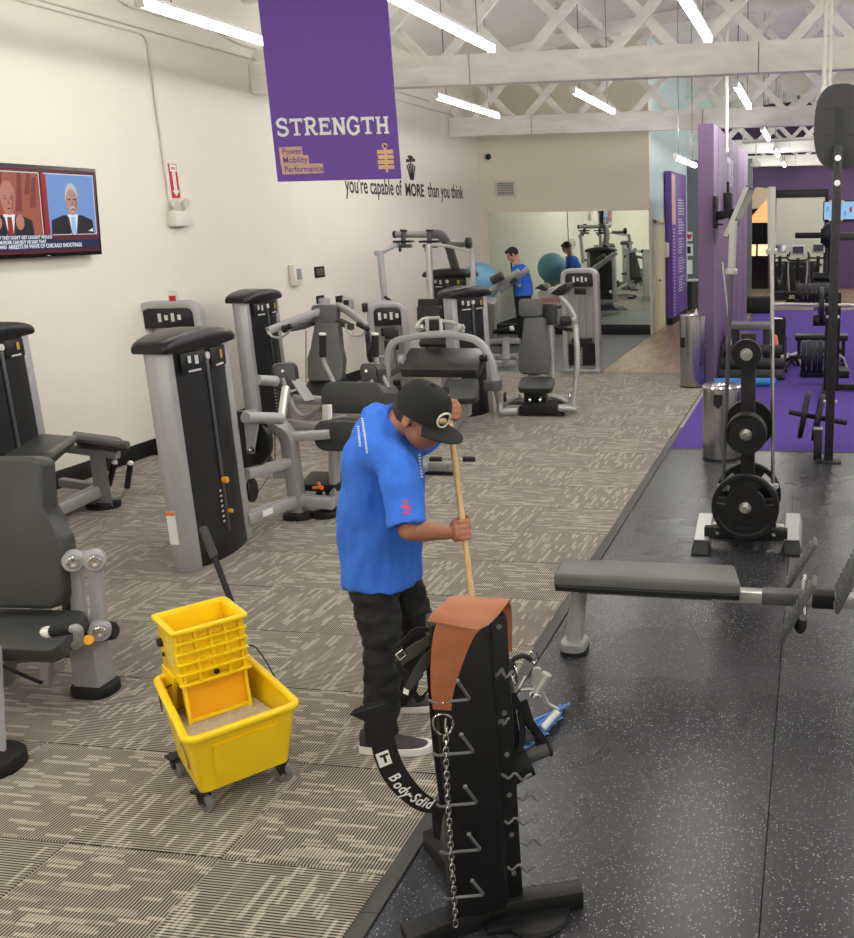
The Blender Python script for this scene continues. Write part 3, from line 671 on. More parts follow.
# ================================================================== TRASH CANS
def can(x, y, r, h, label, kind):
    t = thing('waste_can', label, 'trash can', (x, y, 0), 'stainless waste cans')
    P().lathe([(r*.99, 0), (r, .01), (r, h-.02), (r*.985, h)], (x, y, 0), n=40).done('body', 'steel', t)
    P().lathe([(r*1.01, 0), (r*1.01, .018), (r*.99, .02)], (x, y, .001), n=40).done('base_ring', 'black', t)
    return t
trash = fl(720, 462); r1 = .175; c1 = can(trash.x, trash.y+r1, r1, .66, 'shorter stainless waste can on the rubber floor behind the weight tree', 0)
P().lathe([(r1*.75, 0), (r1*1.04, .004), (r1*1.05, .016), (r1*.98, .03), (r1*.6, .022), (r1*.55, -.01), (.01, -.01)], (trash.x, trash.y+r1, .655), n=40).done('lid_ring', 'chrome', c1)
P().prism([(trash.x-.06, trash.y-.004, .62), (trash.x+.02, trash.y-.004, .62), (trash.x+.02, trash.y-.004, .53), (trash.x-.02, trash.y-.004, .49), (trash.x-.06, trash.y-.004, .53)], (0, .03, 0)).done('dark_opening', 'black', c1)
tr2 = fl(691.5, 388.5); r2 = .17; c2 = can(tr2.x, tr2.y+r2, r2, .93, 'taller stainless wipes stand at the foot of the purple partition', 1)
P().lathe([(r2*.9, 0), (r2*1.02, .003), (r2*1.02, .015), (.05, .022), (.03, .03), (.01, .03)], (tr2.x, tr2.y+r2, .925), n=36).done('lid', 'steel', c2)
ang0 = math.atan2(-tr2.y, -tr2.x)
def oncan(c, r, a, z, w, h, name, m, par):   # a panel following the can
    pts = []
    p = P(); n = 6
    for k in range(n+1):
        aa = a-w/r/2+w/r*k/n; pts.append((aa,))
    rings = [[V((c[0]+rr_*math.cos(aa), c[1]+rr_*math.sin(aa), zz)) for rr_, zz in ((r-.004, z), (r+.003, z), (r+.003, z+h), (r-.004, z+h))] for (aa,) in pts]
    p.loft(rings); p.done(name, m, par)
oncan((tr2.x, tr2.y+r2), r2, ang0-1.0, .53, .11, .13, 'wipe_slot', 'black', c2); oncan((tr2.x, tr2.y+r2), r2, ang0+.65, .3, .03, .03, 'lock', 'black', c2)
P().prism([(tr2.x+.02, tr2.y+r2, .95), (tr2.x+.07, tr2.y+r2, .95), (tr2.x+.05, tr2.y+r2+.01, 1.03), (tr2.x+.035, tr2.y+r2-.02, 1.0)], (0,.01,0)).done('wipe', 'white', c2)
# ================================================================== STRENGTH MACHINES
def A(px, py, Y): return aY(px, py, Y)
def mrk(root, name, m, pts, r=.02, n=10, rnd=.05): return P().tube(fillet(pts, rnd) if rnd else pts, r, n).done(name, m, root)
def rect_tube(root, name, m, pts, w, h, rnd=.0, up=(0,0,1), lab=None):
    return P().sweep(fillet(pts, rnd) if rnd else pts, rr(w, h, min(w, h)*.22, 2), up=up).done(name, m, root, lab)
def padY(root, name, m, x0, y0, x1, y1, Y, t, tilt=0, yaw=0, r=.04, bev=.02, out=None):
    """pad filling a pixel box at depth Y; tilt > 0 leans its top away"""
    a, b = aY(x0, (y0+y1)/2, Y), aY(x1, (y0+y1)/2, Y); c0, c1 = aY((x0+x1)/2, y0, Y), aY((x0+x1)/2, y1, Y)
    w = b.x-a.x; h = (c0.z-c1.z)/max(.3, math.cos(tilt)); c = (c0+c1)/2
    R = Mx.Rotation(yaw, 3, 'Z')
    x = R@V((1,0,0)); up = R@V((0, math.sin(tilt), math.cos(tilt))); z = x.cross(up)
    mx = Mx((x, up, z)).transposed().to_4x4(); mx.translation = c
    o = [(u*w/2, v*h/2) for u, v in out] if out else None
    return pad(name, m, root, mx@Mx.Translation((0,0,-t)), w, h, t, r, bev, o)
def disc(root, name, m, c, axis, r, t, n=24): 
    ax = V(axis).normalized(); return P().cyl(V(c)-ax*t/2, V(c)+ax*t/2, r, n, min(t*.25, .008)).done(name, m, root)
def foot(root, c, r=.1, h=.045, name='rubber_foot', sx=1.25):
    return P().rpoly([(c[0]+x, c[1]+y, 0) for x, y in rr(r*2*sx, r*2, r*.8, 5)], (0,0,h), .01, 2).done(name, 'rubberblk', root)
mat('figgold', (190,160,70), .4); mat('figwhite', (215,215,210), .4); mat('slotgrey', (74,76,78), .4)
def tower(root, o, front, w=.7, h=1.43, both=True, knob=True, warn=False, post=.1):
    y = V(front).normalized(); x = y.cross(V((0,0,1))); mx = Mx((x, y, V((0,0,1)))).transposed().to_4x4(); mx.translation = V(o)
    hw = w/2
    for s in (-1, 1):
        ol = [(s*(hw-.02), -.06), (s*hw, -.02), (s*hw, .03), (s*(hw-.03), .085), (s*(hw-post), .085), (s*(hw-post), -.06)]
        P(mx).rpoly([(a, b, 0) for a, b in ol], (0, 0, h), .008, 2).done('side_post', 'silver', root)
    sw = hw-post+.005; f = [(sw*(2*k/10-1), .075+.055*(1-(2*k/10-1)**2)) for k in range(11)]
    b = [(a, -c) for a, c in reversed(f)]
    P(mx).prism([(a, c, .03) for a, c in f+b], (0, 0, h-.03)).done('shroud', 'shroud', root, ang=30)
    P(mx).prism([(a*1.01, c+.004, .005) for a, c in f]+[(a*1.01, c-.004, .005) for a, c in b], (0, 0, .09)).done('kick_plate', 'cap', root, ang=30)
    P(mx).box((.0, .128, h*.5+.03), (.034, .012, h*.8), bev=.003).done('weight_slot', 'slotgrey', root)
    for s in (-1, 1): P(mx).box((s*.024, .129, h*.5+.03), (.009, .01, h*.8)).done('slot_edge', 'cap', root)
    # arched cap
    n = 18; rings = []
    for k in range(n+1):
        t = 2*k/n-1; t = math.copysign(1-(1-abs(t))**1.6, t); edge = max(0, 1-abs(t)**14)**.5; xx = t*(hw+.022)
        lo = h-.035; top = h+.035+.05*(1-t*t); dep = (.115+.04*(1-t*t))
        top -= .012*(1-edge); lo += .006*(1-edge); dep -= .012*(1-edge)
        rings.append([V((xx, yy, zz)) for yy, zz in ((-dep+.01, lo), (dep-.01, lo), (dep, lo+.012), (dep, top-.03), (dep-.012, top-.01), (dep-.04, top), (-dep+.04, top), (-dep+.012, top-.01), (-dep, top-.03), (-dep, lo+.012))])
    P(mx).loft(rings).done('top_cap', 'cap', root, ang=40)
    for s in (-1, 1):
        pl = P(mx).box((s*sw*.5, .124, h-.115), (sw*.78, .006, .13), rot=(0,0,-s*.13), bev=.004).done('placard', 'placard', root)
        P(mx).box((s*sw*.5-.03, .129, h-.1), (.032, .004, .055), rot=(0,0,-s*.13)).done('figure_print', 'figgold' if s < 0 else 'figwhite', pl)
        P(mx).box((s*sw*.5+.045, .129, h-.09), (.026, .004, .045), rot=(0,0,-s*.13)).done('figure_print', 'figwhite', pl)
        P(mx).box((s*sw*.5, .129, h-.165), (.11, .004, .012), rot=(0,0,-s*.13)).done('figure_print', 'figwhite', pl)
    P(mx).cyl((0, .13, h-.09), (0, .142, h-.09), .024, 16).done('badge', 'figwhite', root)
    if knob:
        P(mx).cyl((0, .13, .52), (0, .165, .52), .022, 14, .004).done('selector_knob', 'yellowknob', root, 'yellow selector knob')
        P(mx).cyl((-.02, .13, .3), (-.02, .16, .3), .014, 12, .003).done('selector_knob', 'yellowknob', root, 'small yellow pin knob')
        P(mx).box((.03, .128, .32), (.045, .012, .24), bev=.004).done('weight_stack_window', 'cap', root)
        for k in range(7): P(mx).box((.055, .136, .25+.035*k), (.02, .004, .012)).done('weight_number', 'figwhite', root)
    if warn:
        P(mx).box((hw+.001, -.02, .3), (.003, .06, .22)).done('warning_label', 'white', root); P(mx).box((hw+.003, -.02, .395), (.002, .06, .025)).done('warning_stripe', 'orange', root)
    return mx
def column(root, o, front, w=.46, h=1.48, d=.34, stack=True):
    """grey selectorised column with placard, open weight stack"""
    y = V(front).normalized(); x = y.cross(V((0,0,1))); mx = Mx((x, y, V((0,0,1)))).transposed().to_4x4(); mx.translation = V(o); hw = w/2
    R = .11                        # hoop: two posts joined by a rounded top
    hoop = fillet([(hw-.035, 0, .02), (hw-.035, 0, h-.04), (-hw+.035, 0, h-.04), (-hw+.035, 0, .02)], R, 7)
    P(mx).sweep(hoop, rr(.07, d*.5, .015, 2), up=(0,1,0), smooth_up=False).done('hoop_frame', 'silver', root)
    P(mx).box((0, -d*.2, h*.5), (w-.14, .03, h-.16)).done('back_panel', 'lightsteel', root)
    pl = P(mx).box((0, d*.18, h-.16), (w-.14, .02, .2), bev=.005).done('placard', 'placard', root)
    for k in range(4): P(mx).box((-.1+.06*k, d*.18+.011, h-.16), (.03, .003, .08 if k % 2 else .05)).done('figure_print', 'figwhite', pl)
    P(mx).box((0, d*.1, h-.33), (.16, .06, .09), bev=.008).done('pulley_block', 'cap', root)
    for s in (-.05, .05): P(mx).cyl((s, 0, .1), (s, 0, h-.3), .009, 8).done('guide_rod', 'chrome', root)
    if stack:
        for k in range(12): P(mx).box((0, .01, .12+.026*k), (w-.17, .11, .023), bev=.002, seg=1).done('weight_plate', 'iron', root)
        for k in range(10): P(mx).box((0, .068, .13+.026*k), (.02, .003, .01)).done('weight_number', 'figwhite', root)
        P(mx).box((0, .01, .47), (w-.26, .1, .06), bev=.004).done('top_plate', 'iron', root)
    P(mx).box((0, 0, .03), (w+.02, d*.7, .06), bev=.01).done('base_plate', 'silver', root)
    return mx
# ---- machine with the big front tower: seated leg machine with thigh rollers and knee pads
def legmachine():
    t = thing('leg_machine', 'leg machine with the nearest black weight tower, thigh cushions and two knee pads', 'exercise machine', (-3.97, 5.58, 0), 'selectorised strength machines')
    tower(t, (-3.975, 5.6, 0), (1, .04, 0), .75, 1.44, warn=True)
    y0 = 6.45; f = fl(297, 519)
    foot(t, (f.x, f.y+.02), .085)
    rect_tube(t, 'base_bar', 'silver', [(-3.93, 5.92, .14), A(297, 500, y0), A(333, 503, y0+.02)], .085, .095, .05)
    lb = P(frame(A(262, 512, 6.06)+V((.045,0,0)), (.1,.5,0), 0, (1,-.2,0))).box((0,0,0), (.1, .045, .004)).done('warning_label', 'white', t)
    rect_tube(t, 'upright', 'framegrey', [A(299, 513, y0), A(293, 470, y0), A(288, 432, y0), A(268, 420, y0-.1)], .1, .12, .1, up=(0,1,0))
    rect_tube(t, 'cross_bar', 'silver', [A(246, 474, 5.97), A(291, 462, y0-.02)], .07, .075)
    P().cyl(A(245, 417.5, 5.95), A(281, 418.5, 6.3), .042, 18, .004).done('pivot_axle', 'silver', t)
    disc(t, 'cam_disc', 'cap', A(244, 440, 6.15), (0,1,.0), .215, .06, 32)
    P().rpoly([A(249, 418, 6.08)+V((dx, 0, dz)) for dx, dz in ((-.045,.05), (.05,.06), (.07,-.02), (.0,-.26), (-.05,-.26))], (0,.02,0), .004, 1).done('cam_plate', 'silver', t)
    disc(t, 'cam_bolt', 'steel', A(250, 450, 6.05), (0,1,0), .022, .05, 14)
    rect_tube(t, 'cushion_bar', 'silver', [A(288, 437, y0), A(330, 434, y0+.1)], .07, .07)
    rect_tube(t, 'cushion_post', 'framegrey', [A(335, 505, 6.55), A(334, 440, 6.6)], .07, .07)
    disc(t, 'pulley', 'cap', A(270, 462, 6.4), (1,.3,0), .05, .03, 18); disc(t, 'pulley', 'cap', A(252, 490, 6.1), (1,.2,0), .09, .03, 18)
    P().tube([A(275, 430, 6.35), A(275, 462, 6.4)], .004, 6).done('cable', 'cap', t); P().tube([A(270, 475, 6.4), A(256, 495, 6.1)], .004, 6).done('cable', 'cap', t)
    P().cyl(A(274, 474, 6.4), A(287, 474, 6.42), .035, 16).done('pulley_hub', 'silver', t)
    padY(t, 'lower_cushion', 'vinyl', 313, 421, 362, 451, 6.55, .3, .12, 0, .09, .05)
    padY(t, 'upper_cushion', 'vinyl', 320, 382, 383, 413, 6.95, .32, .2, 0, .1, .055)
    rect_tube(t, 'cushion_post', 'lightsteel', [A(328, 424, 6.9), A(328, 405, 6.95)], .08, .05)
    # small seat with orange lever
    padY(t, 'seat', 'vinylblack', 305, 474, 343, 482, 6.62, .06, 1.3, 0, .04, .02)
    P().tube(fillet([A(319, 483, 6.55), A(319, 497, 6.55), A(326, 514, 6.6)], .04), .025, 10).done('seat_bracket', 'cap', t)
    rect_tube(t, 'seat_post', 'darkframe', [A(333, 490, 6.65), A(336, 512, 6.65)], .1, .1)
    P().tube(fillet([A(313, 488, 6.5), A(320, 487, 6.5), A(318.5, 482, 6.5)], .02), .011, 8).sph(A(321.5, 488, 6.49), .018, 6).done('adjust_lever', 'orange', t, 'orange adjusting lever')
    foot(t, (fl(325, 517).x, fl(325, 517).y), .07)
    # movement arm with knee pads and grips
    rect_tube(t, 'swing_arm', 'lightsteel', [A(286, 389, 6.9), A(281, 424, 6.5)], .06, .06); P().box(A(280.5, 426, 6.48), (.1, .08, .04), bev=.01).done('arm_stop', 'rubberblk', t)
    P().cyl(A(258, 380, 6.8), A(277, 381, 6.95), .04, 18, .005).done('counterweight', 'silver', t)
    rect_tube(t, 'link_plate', 'framegrey', [A(296, 380, 7.1), A(310, 401, 7.0)], .09, .02)
    rect_tube(t, 'rear_bar', 'silver', [A(293, 399, 7.1), A(330, 401, 7.2)], .07, .07)
    for x0, x1 in ((274, 297), (357, 381)):
        pd = padY(t, 'knee_pad', 'vinyl', x0, 364, x1, 390, 7.1, .1, .0, .5 if x0 < 300 else -.4, .05, .03)
        padY(t, 'knee_pad_plate', 'darkframe', x0+2, 366, x1-3, 388, 7.04, .012, 0, .5 if x0 < 300 else -.4, .03, .004)
        P().cyl(A((x0+x1)/2-3, 371, 7.02), A((x0+x1)/2-3, 371, 7.06), .012, 8).done('pad_bolt', 'chrome', t)
    P().tube(fillet([A(282, 378, 7.02), A(290, 402, 7.02), A(303, 420, 6.95), A(321, 406, 6.95)], .12), .02, 10).done('bent_bar', 'framegrey', t)
    P().tube(fillet([A(371, 380, 7.02), A(376, 396, 7.0), A(386, 408, 7.0)], .1), .02, 10).done('bent_bar', 'framegrey', t)
    for (gx, ex, ey) in ((322.5, 334, 383), (375, 388, 388)):
        P().tube(fillet([A(gx+.5, 356, 7.15), A(gx+2, 364, 7.15), A(ex, ey, 7.1)], .05), .019, 10).done('grip_rod', 'framegrey', t)
        g = P().cyl(A(gx+.4, 357, 7.15), A(gx, 335, 7.15), .028, 14, .004).done('hand_grip', 'rubberblk', t)
        P().cyl(A(gx, 335.2, 7.15), A(gx, 333, 7.15), .029, 14, .004).done('grip_end', 'white', g)
    # front cross foot
    P().box((-3.24, 7.78, .075), (.34, .09, .085), bev=.01).done('foot_bar', 'framegrey', t)
    for s in (-.12, .12): P().cyl((-3.24+s, 7.73, .08), (-3.24+s, 7.737, .08), .015, 10).done('bolt', 'steel', t)
    P().box((-3.24, 7.78, .016), (.3, .1, .032)).done('foot_pad', 'rubberblk', t)
    P().cyl(A(427, 459, 7.78), A(474, 459.5, 7.8), .011, 8).done('peg_rod', 'chrome', t)
    for a, b in ((430, 442), (463, 475)): P().cyl(A(a, 459, 7.78), A(b, 459.3, 7.79), .024, 12, .003).done('peg_grip', 'rubberblk', t)
    rect_tube(t, 'long_beam', 'framegrey', [(-3.33, 7.72, .08), A(337, 508, 6.62)], .08, .08)
legmachine()
# ---- chest press against the left wall
def press():
    t = thing('chest_press', 'press machine with grey contoured backrest and two swept arms by the left wall', 'exercise machine', (-5.72, 9.35, 0), 'selectorised strength machines')
    tower(t, (-5.76, 9.33, 0), (1, .06, 0), .74, 1.43)
    Y = 9.35
    outl = [(-.62,1), (.62,1), (.72,.9), (.7,.3), (.95,.0), (1,-.2), (1,-.85), (.85,-1), (-.85,-1), (-1,-.85), (-1,-.2), (-.95,0), (-.7,.3), (-.72,.9)]
    padY(t, 'backrest', 'vinylgrey', 307.5, 323, 343, 380, Y, .09, .28, 0, .05, .025, outl)
    padY(t, 'head_pad', 'vinylgrey', 311, 305, 336.5, 322.5, Y+.12, .09, .2, 0, .04, .025)
    padY(t, 'seat', 'vinylblack', 304, 380, 343, 393, Y-.15, .07, 1.15, 0, .05, .025)
    rect_tube(t, 'back_post', 'silver', [A(326, 398, Y+.15), A(325, 330, Y+.25), A(325, 300, Y+.3)], .09, .09, .1, up=(0,1,0))
    rect_tube(t, 'seat_post', 'silver', [fl(322, 408)+V((0,0,.0)), A(322, 388, Y-.1)], .08, .08, up=(0,1,0))
    b = A(325, 405, Y); rect_tube(t, 'base_bar', 'silver', [(-5.65, 9.4, .08), (b.x-.1, Y-.1, .08), (b.x+.05, Y+.3, .08)], .09, .09, .1)
    foot(t, (b.x, Y-.2), .08); foot(t, (b.x+.05, Y+.35), .08)
    for s, p in ((-1, [(334, 307), (300, 318), (268, 331)]), (1, [(338, 306), (350, 312), (367, 327)])):
        pts = [A(p[0][0], p[0][1], Y+.3), A(p[1][0], p[1][1], Y-.05), A(p[2][0], p[2][1], Y-.45 if s < 0 else Y-.2)]
        rect_tube(t, 'press_arm', 'silver', pts, .05, .075, .15)
    rect_tube(t, 'arm_beam', 'darkframe', [A(284, 329, Y-.35), A(303, 326, Y-.05), A(312, 322, Y+.2), A(336, 320, Y+.2), A(352, 327, Y+.1)], .06, .07, .08)
    for pts in ([(268, 331), (272, 337), (282, 338), (289, 332), (290, 327)], [(367, 329), (362, 336), (352, 336), (346, 330), (346, 324)]):
        P().tube(fillet([A(a, b_, Y-.45 if a < 300 else Y-.2) for a, b_ in pts], .08), .012, 8).done('handle_loop', 'lightsteel', t)
    for a, b_ in (((283, 331), (291, 325.5)), ((357, 323.5), (369, 330))): P().cyl(A(*a, Y-.46 if a[0] < 300 else Y-.21), A(*b_, Y-.46 if a[0] < 300 else Y-.21), .026, 12, .004).done('hand_grip', 'rubberblk', t)
    for x in (322.5, 346): 
        padY(t, 'pivot_cover', 'silver', x-4, 298, x+4.5, 309, Y+.32, .08, .1, 0, .02, .012); padY(t, 'pivot_window', 'placard', x-2.5, 300, x+2.5, 305, Y+.31, .01, .1, 0, .005, .002)
    P().cyl(A(306, 330, Y+.1), A(306, 383, Y+.1), .005, 6).done('cable', 'steel', t)
press()
# ---- grey columns (three of a kind)
def columns():
    p = A(171, 318, 8.5); t = thing('cable_column', 'grey cable column against the left wall behind the nearest weight tower', 'exercise machine', (p.x, 8.5, 0), 'grey cable columns')
    mx = column(t, (p.x, 8.5, 0), (.3, -1, 0), .6, 1.47, .34)
    P(mx).box((.28, -.02, 1.36), (.05, .12, .1), bev=.01).done('corner_block', 'cap', t)
    P(mx).lathe([(.02,-.03), (.13,-.03), (.15,-.015), (.15,.015), (.13,.03), (.02,.03)], (.3, .05, 1.02), (1,0,0), 24).done('pulley_wheel', 'silver', t)
    P(mx).cyl((.24, .05, .62), (.36, .05, .62), .022, 12, .004).done('hand_peg', 'rubberblk', t)
    P(mx).prism([(-.1, .0, 1.45), (-.02, .0, 1.45), (-.03, .0, 1.56), (-.09, .0, 1.56)], (0, .06, 0)).done('bottle_clip', mat('clearplastic', (214,214,214), .2), t)
    P(mx).box((-.06, .062, 1.49), (.06, .004, .05)).done('red_sticker', 'red', t)
    foot(t, (p.x-.1, 8.3), .12, .06)
    p = A(387, 312, 9.75); t = thing('cable_column', 'grey cable column standing under the tall lat frame', 'exercise machine', (p.x, 9.75, 0), 'grey cable columns')
    mx = column(t, (p.x, 9.75, 0), (.45, -1, 0), .42, 1.36, .3)
    P(mx).box((.22, .02, 1.3), (.06, .2, .09), bev=.01).done('corner_block', 'cap', t); P(mx).box((.22, .06, .95), (.05, .08, .2), bev=.01).done('corner_block', 'cap', t)
    disc(t, 'pulley_wheel', 'cap', A(371, 352, 9.5), (1,.2,0), .12, .04)
    P().cyl(A(376, 357, 9.45), A(391, 357, 9.5), .02, 10).done('hand_peg', 'silver', t)
    for yy in (330, 341): padY(t, 'figure_print', 'placard', 385, yy, 398, yy+9, 9.52, .006, 0, .42, .01, .002)
    p0, p1 = fl(563, 373.5), fl(600, 373.5); c = (p0+p1)/2
    t = thing('cable_column', 'grey cable column with exposed weight stack in front of the mirror', 'exercise machine', (c.x, c.y+.1, 0), 'grey cable columns')
    column(t, (c.x, c.y+.12, 0), (0, -1, 0), p1.x-p0.x, 1.5, .34)
columns()
# ---- tall fly / lat frame
def flyframe():
    Y = 12.9
    t = thing('fly_machine', 'tall fly machine with overhead boom and hanging arms in front of the back corner', 'exercise machine', (-5.0, 13.3, 0), 'selectorised strength machines')
    tower(t, ((A(424, 285, 13.25).x+A(478, 285, 13.25).x)/2, 13.25, 0), (0, -1, 0), .72, 1.44, knob=False)
    P().tube([A(395, 234.5, Y), A(440, 234.5, Y)], .045, 14).done('top_bar', 'framegrey', t)
    for x in (395, 440): P().cyl(A(x-1.2, 234.5, Y), A(x+1.2, 234.5, Y), .05, 16).done('bar_end', 'cap', t)
    rect_tube(t, 'boom', 'darkframe', [A(432, 234, Y), A(441, 234, Y), A(449, 246, Y+.1), A(455, 268, 13.2)], .12, .12, .2, up=(0,1,0))
    for x in (403.5, 429.5):
        P().cyl(A(x, 244, Y-.05), A(x, 231, Y-.05), .035, 14).done('swivel_post', 'darkframe', t); P().cyl(A(x, 231.5, Y-.05), A(x, 229.5, Y-.05), .05, 14).done('swivel_cap', 'cap', t)
        P().box(A(x, 241.5, Y-.05), (.26, .14, .03), bev=.006).done('swivel_plate', 'cap', t); P().box(A(x+1, 246, Y-.05), (.2, .08, .05), bev=.008).done('swivel_bracket', 'darkframe', t)
        P().cyl(A(x-3.5, 248, Y-.08), A(x-3.5, 251.5, Y-.08), .02, 10).done('stop_pin', 'cap', t)
    rect_tube(t, 'left_arm', 'silver', [A(399, 244.5, Y-.05), A(379, 253, Y-.4)], .055, .055); P().box(A(378.3, 253, Y-.42), (.09, .09, .07), bev=.012).done('arm_joint', 'silver', t)
    P().tube([A(380, 253, Y-.42), A(385, 303, Y-.45)], .045, 12).done('hanging_arm', 'silver', t); P().tube(fillet([A(385, 297, Y-.5), A(391, 301, Y-.6)], .02), .02, 8).done('hand_grip', 'rubberblk', t)
    P().tube([A(428.5, 245, Y-.1), A(431, 300, Y-.15)], .045, 12).done('hanging_arm', 'lightsteel', t)
    rect_tube(t, 'right_arm', 'lightsteel', [A(428, 245, Y-.1), A(446, 245.5, Y-.15), A(472, 252, Y-.3)], .045, .04, .1); P().box(A(472, 251.5, Y-.3), (.07, .07, .07), bev=.012).done('arm_joint', 'silver', t)
    P().tube([A(472, 251, Y-.3), A(473.5, 282, Y-.35)], .036, 12).done('hanging_arm', 'silver', t)
    P().cyl(A(449, 244.5, Y-.1), A(466, 244.5, Y-.2), .035, 12).done('counter_bar', 'darkframe', t); disc(t, 'end_wheel', 'cap', A(468.5, 243, Y-.2), (1,.1,0), .075, .07, 20)
    padY(t, 'backrest', 'vinylblack', 418, 299, 438, 320, Y-.4, .08, .12, 0, .03, .02)
    padY(t, 'seat', 'vinylblack', 420, 336, 446, 343, Y-.6, .06, 1.1, 0, .04, .02)
    rect_tube(t, 'seat_post', 'silver', [fl(432, 372), A(432, 341, Y-.5), A(430, 305, Y-.3)], .08, .08, .05, up=(0,1,0))
flyframe()
# ---- preacher curl bench with arched guard
def curl():
    t = thing('arm_curl_machine', 'arm curl machine with a broad sloped black pad under an arched grey guard', 'exercise machine', (-3.85, 10.3, 0), 'selectorised strength machines')
    tower(t, (-3.86, 10.42, 0), (1, -.6, 0), .56, 1.38, knob=False)
    Y = 9.35
    padY(t, 'arm_pad', mat('vinylgloss', (58,58,56), .28), 404, 350, 482, 367, Y, .1, 1.1, 0, .03, .022)
    arch = [(388.5, 376), (388.5, 352), (394, 341), (417, 335.5), (449, 333.5), (479, 340), (491, 358), (496, 381)]
    rect_tube(t, 'arch_guard', 'silver', [A(a, b, Y-.02) for a, b in arch], .07, .085, .12, up=(0,1,0))
    P().box(A(493, 385, Y), (.16, .14, .11), bev=.012).done('arch_block', 'darkframe', t)
    rect_tube(t, 'guard_leg', 'silver', [A(388.5, 374, Y-.02), A(389, 400, Y)], .07, .085, up=(0,1,0))
    for x in (427.5, 441.5): rect_tube(t, 'yoke', 'silver', [A(x, 335, Y+.02), A(x-.5, 319, Y+.08)], .035, .03, up=(0,1,0))
    P().tube(fillet([A(418, 330, Y+.02), A(417, 325, Y+.05), A(423, 318.5, Y+.1), A(440, 318, Y+.1)], .04), .02, 10).tube(fillet([A(440, 321, Y+.1), A(452, 322, Y+.05), A(462, 327, Y), A(463, 332, Y)], .05), .02, 10).done('curl_handle', 'lightsteel', t)
    for x in (420.5, 461): P().cyl(A(x-3, 329, Y-.02), A(x+3, 326.5, Y-.02), .03, 12, .005).done('hand_grip', 'chrome' if x < 430 else 'silver', t)
    padY(t, 'guard_pad', 'vinylblack', 417, 306, 440, 333, Y+.35, .08, .1, 0, .03, .02)
    padY(t, 'seat', 'vinyl', 444, 380, 477, 397, Y-.3, .09, .9, .15, .06, .03)
    rect_tube(t, 'pad_post', 'framegrey', [A(446, 370, Y-.05), A(448, 412, Y-.05)], .09, .1, up=(0,1,0)); P().rpoly([A(a, b, Y-.28) for a, b in ((452, 396), (468, 392), (468, 417), (452, 421))], (0, .12, 0), .008).done('seat_column', 'framegrey', t)
    rect_tube(t, 'base_bar', 'framegrey', [(-3.86, 10.1, .07), (A(450, 415, Y-.1).x, Y-.2, .07)], .09, .09); foot(t, (A(450, 415, Y-.1).x, Y-.25), .08)
    disc(t, 'pivot_disc', 'silver', A(402, 360, Y-.05), (1,0,0), .06, .05); rect_tube(t, 'side_link', 'darkframe', [A(388, 376, Y), A(404, 366, Y-.05)], .05, .05)
    P().tube(fillet([A(455, 405, Y-.3), A(463, 400, Y-.32), A(473, 398, Y-.3)], .03), .009, 6).done('seat_lever', 'cap', t)
    for x in (482, 486): disc(t, 'pivot_disc', 'cap', A(x, 358, Y-.05), (1,0,0), .04, .04)
curl()
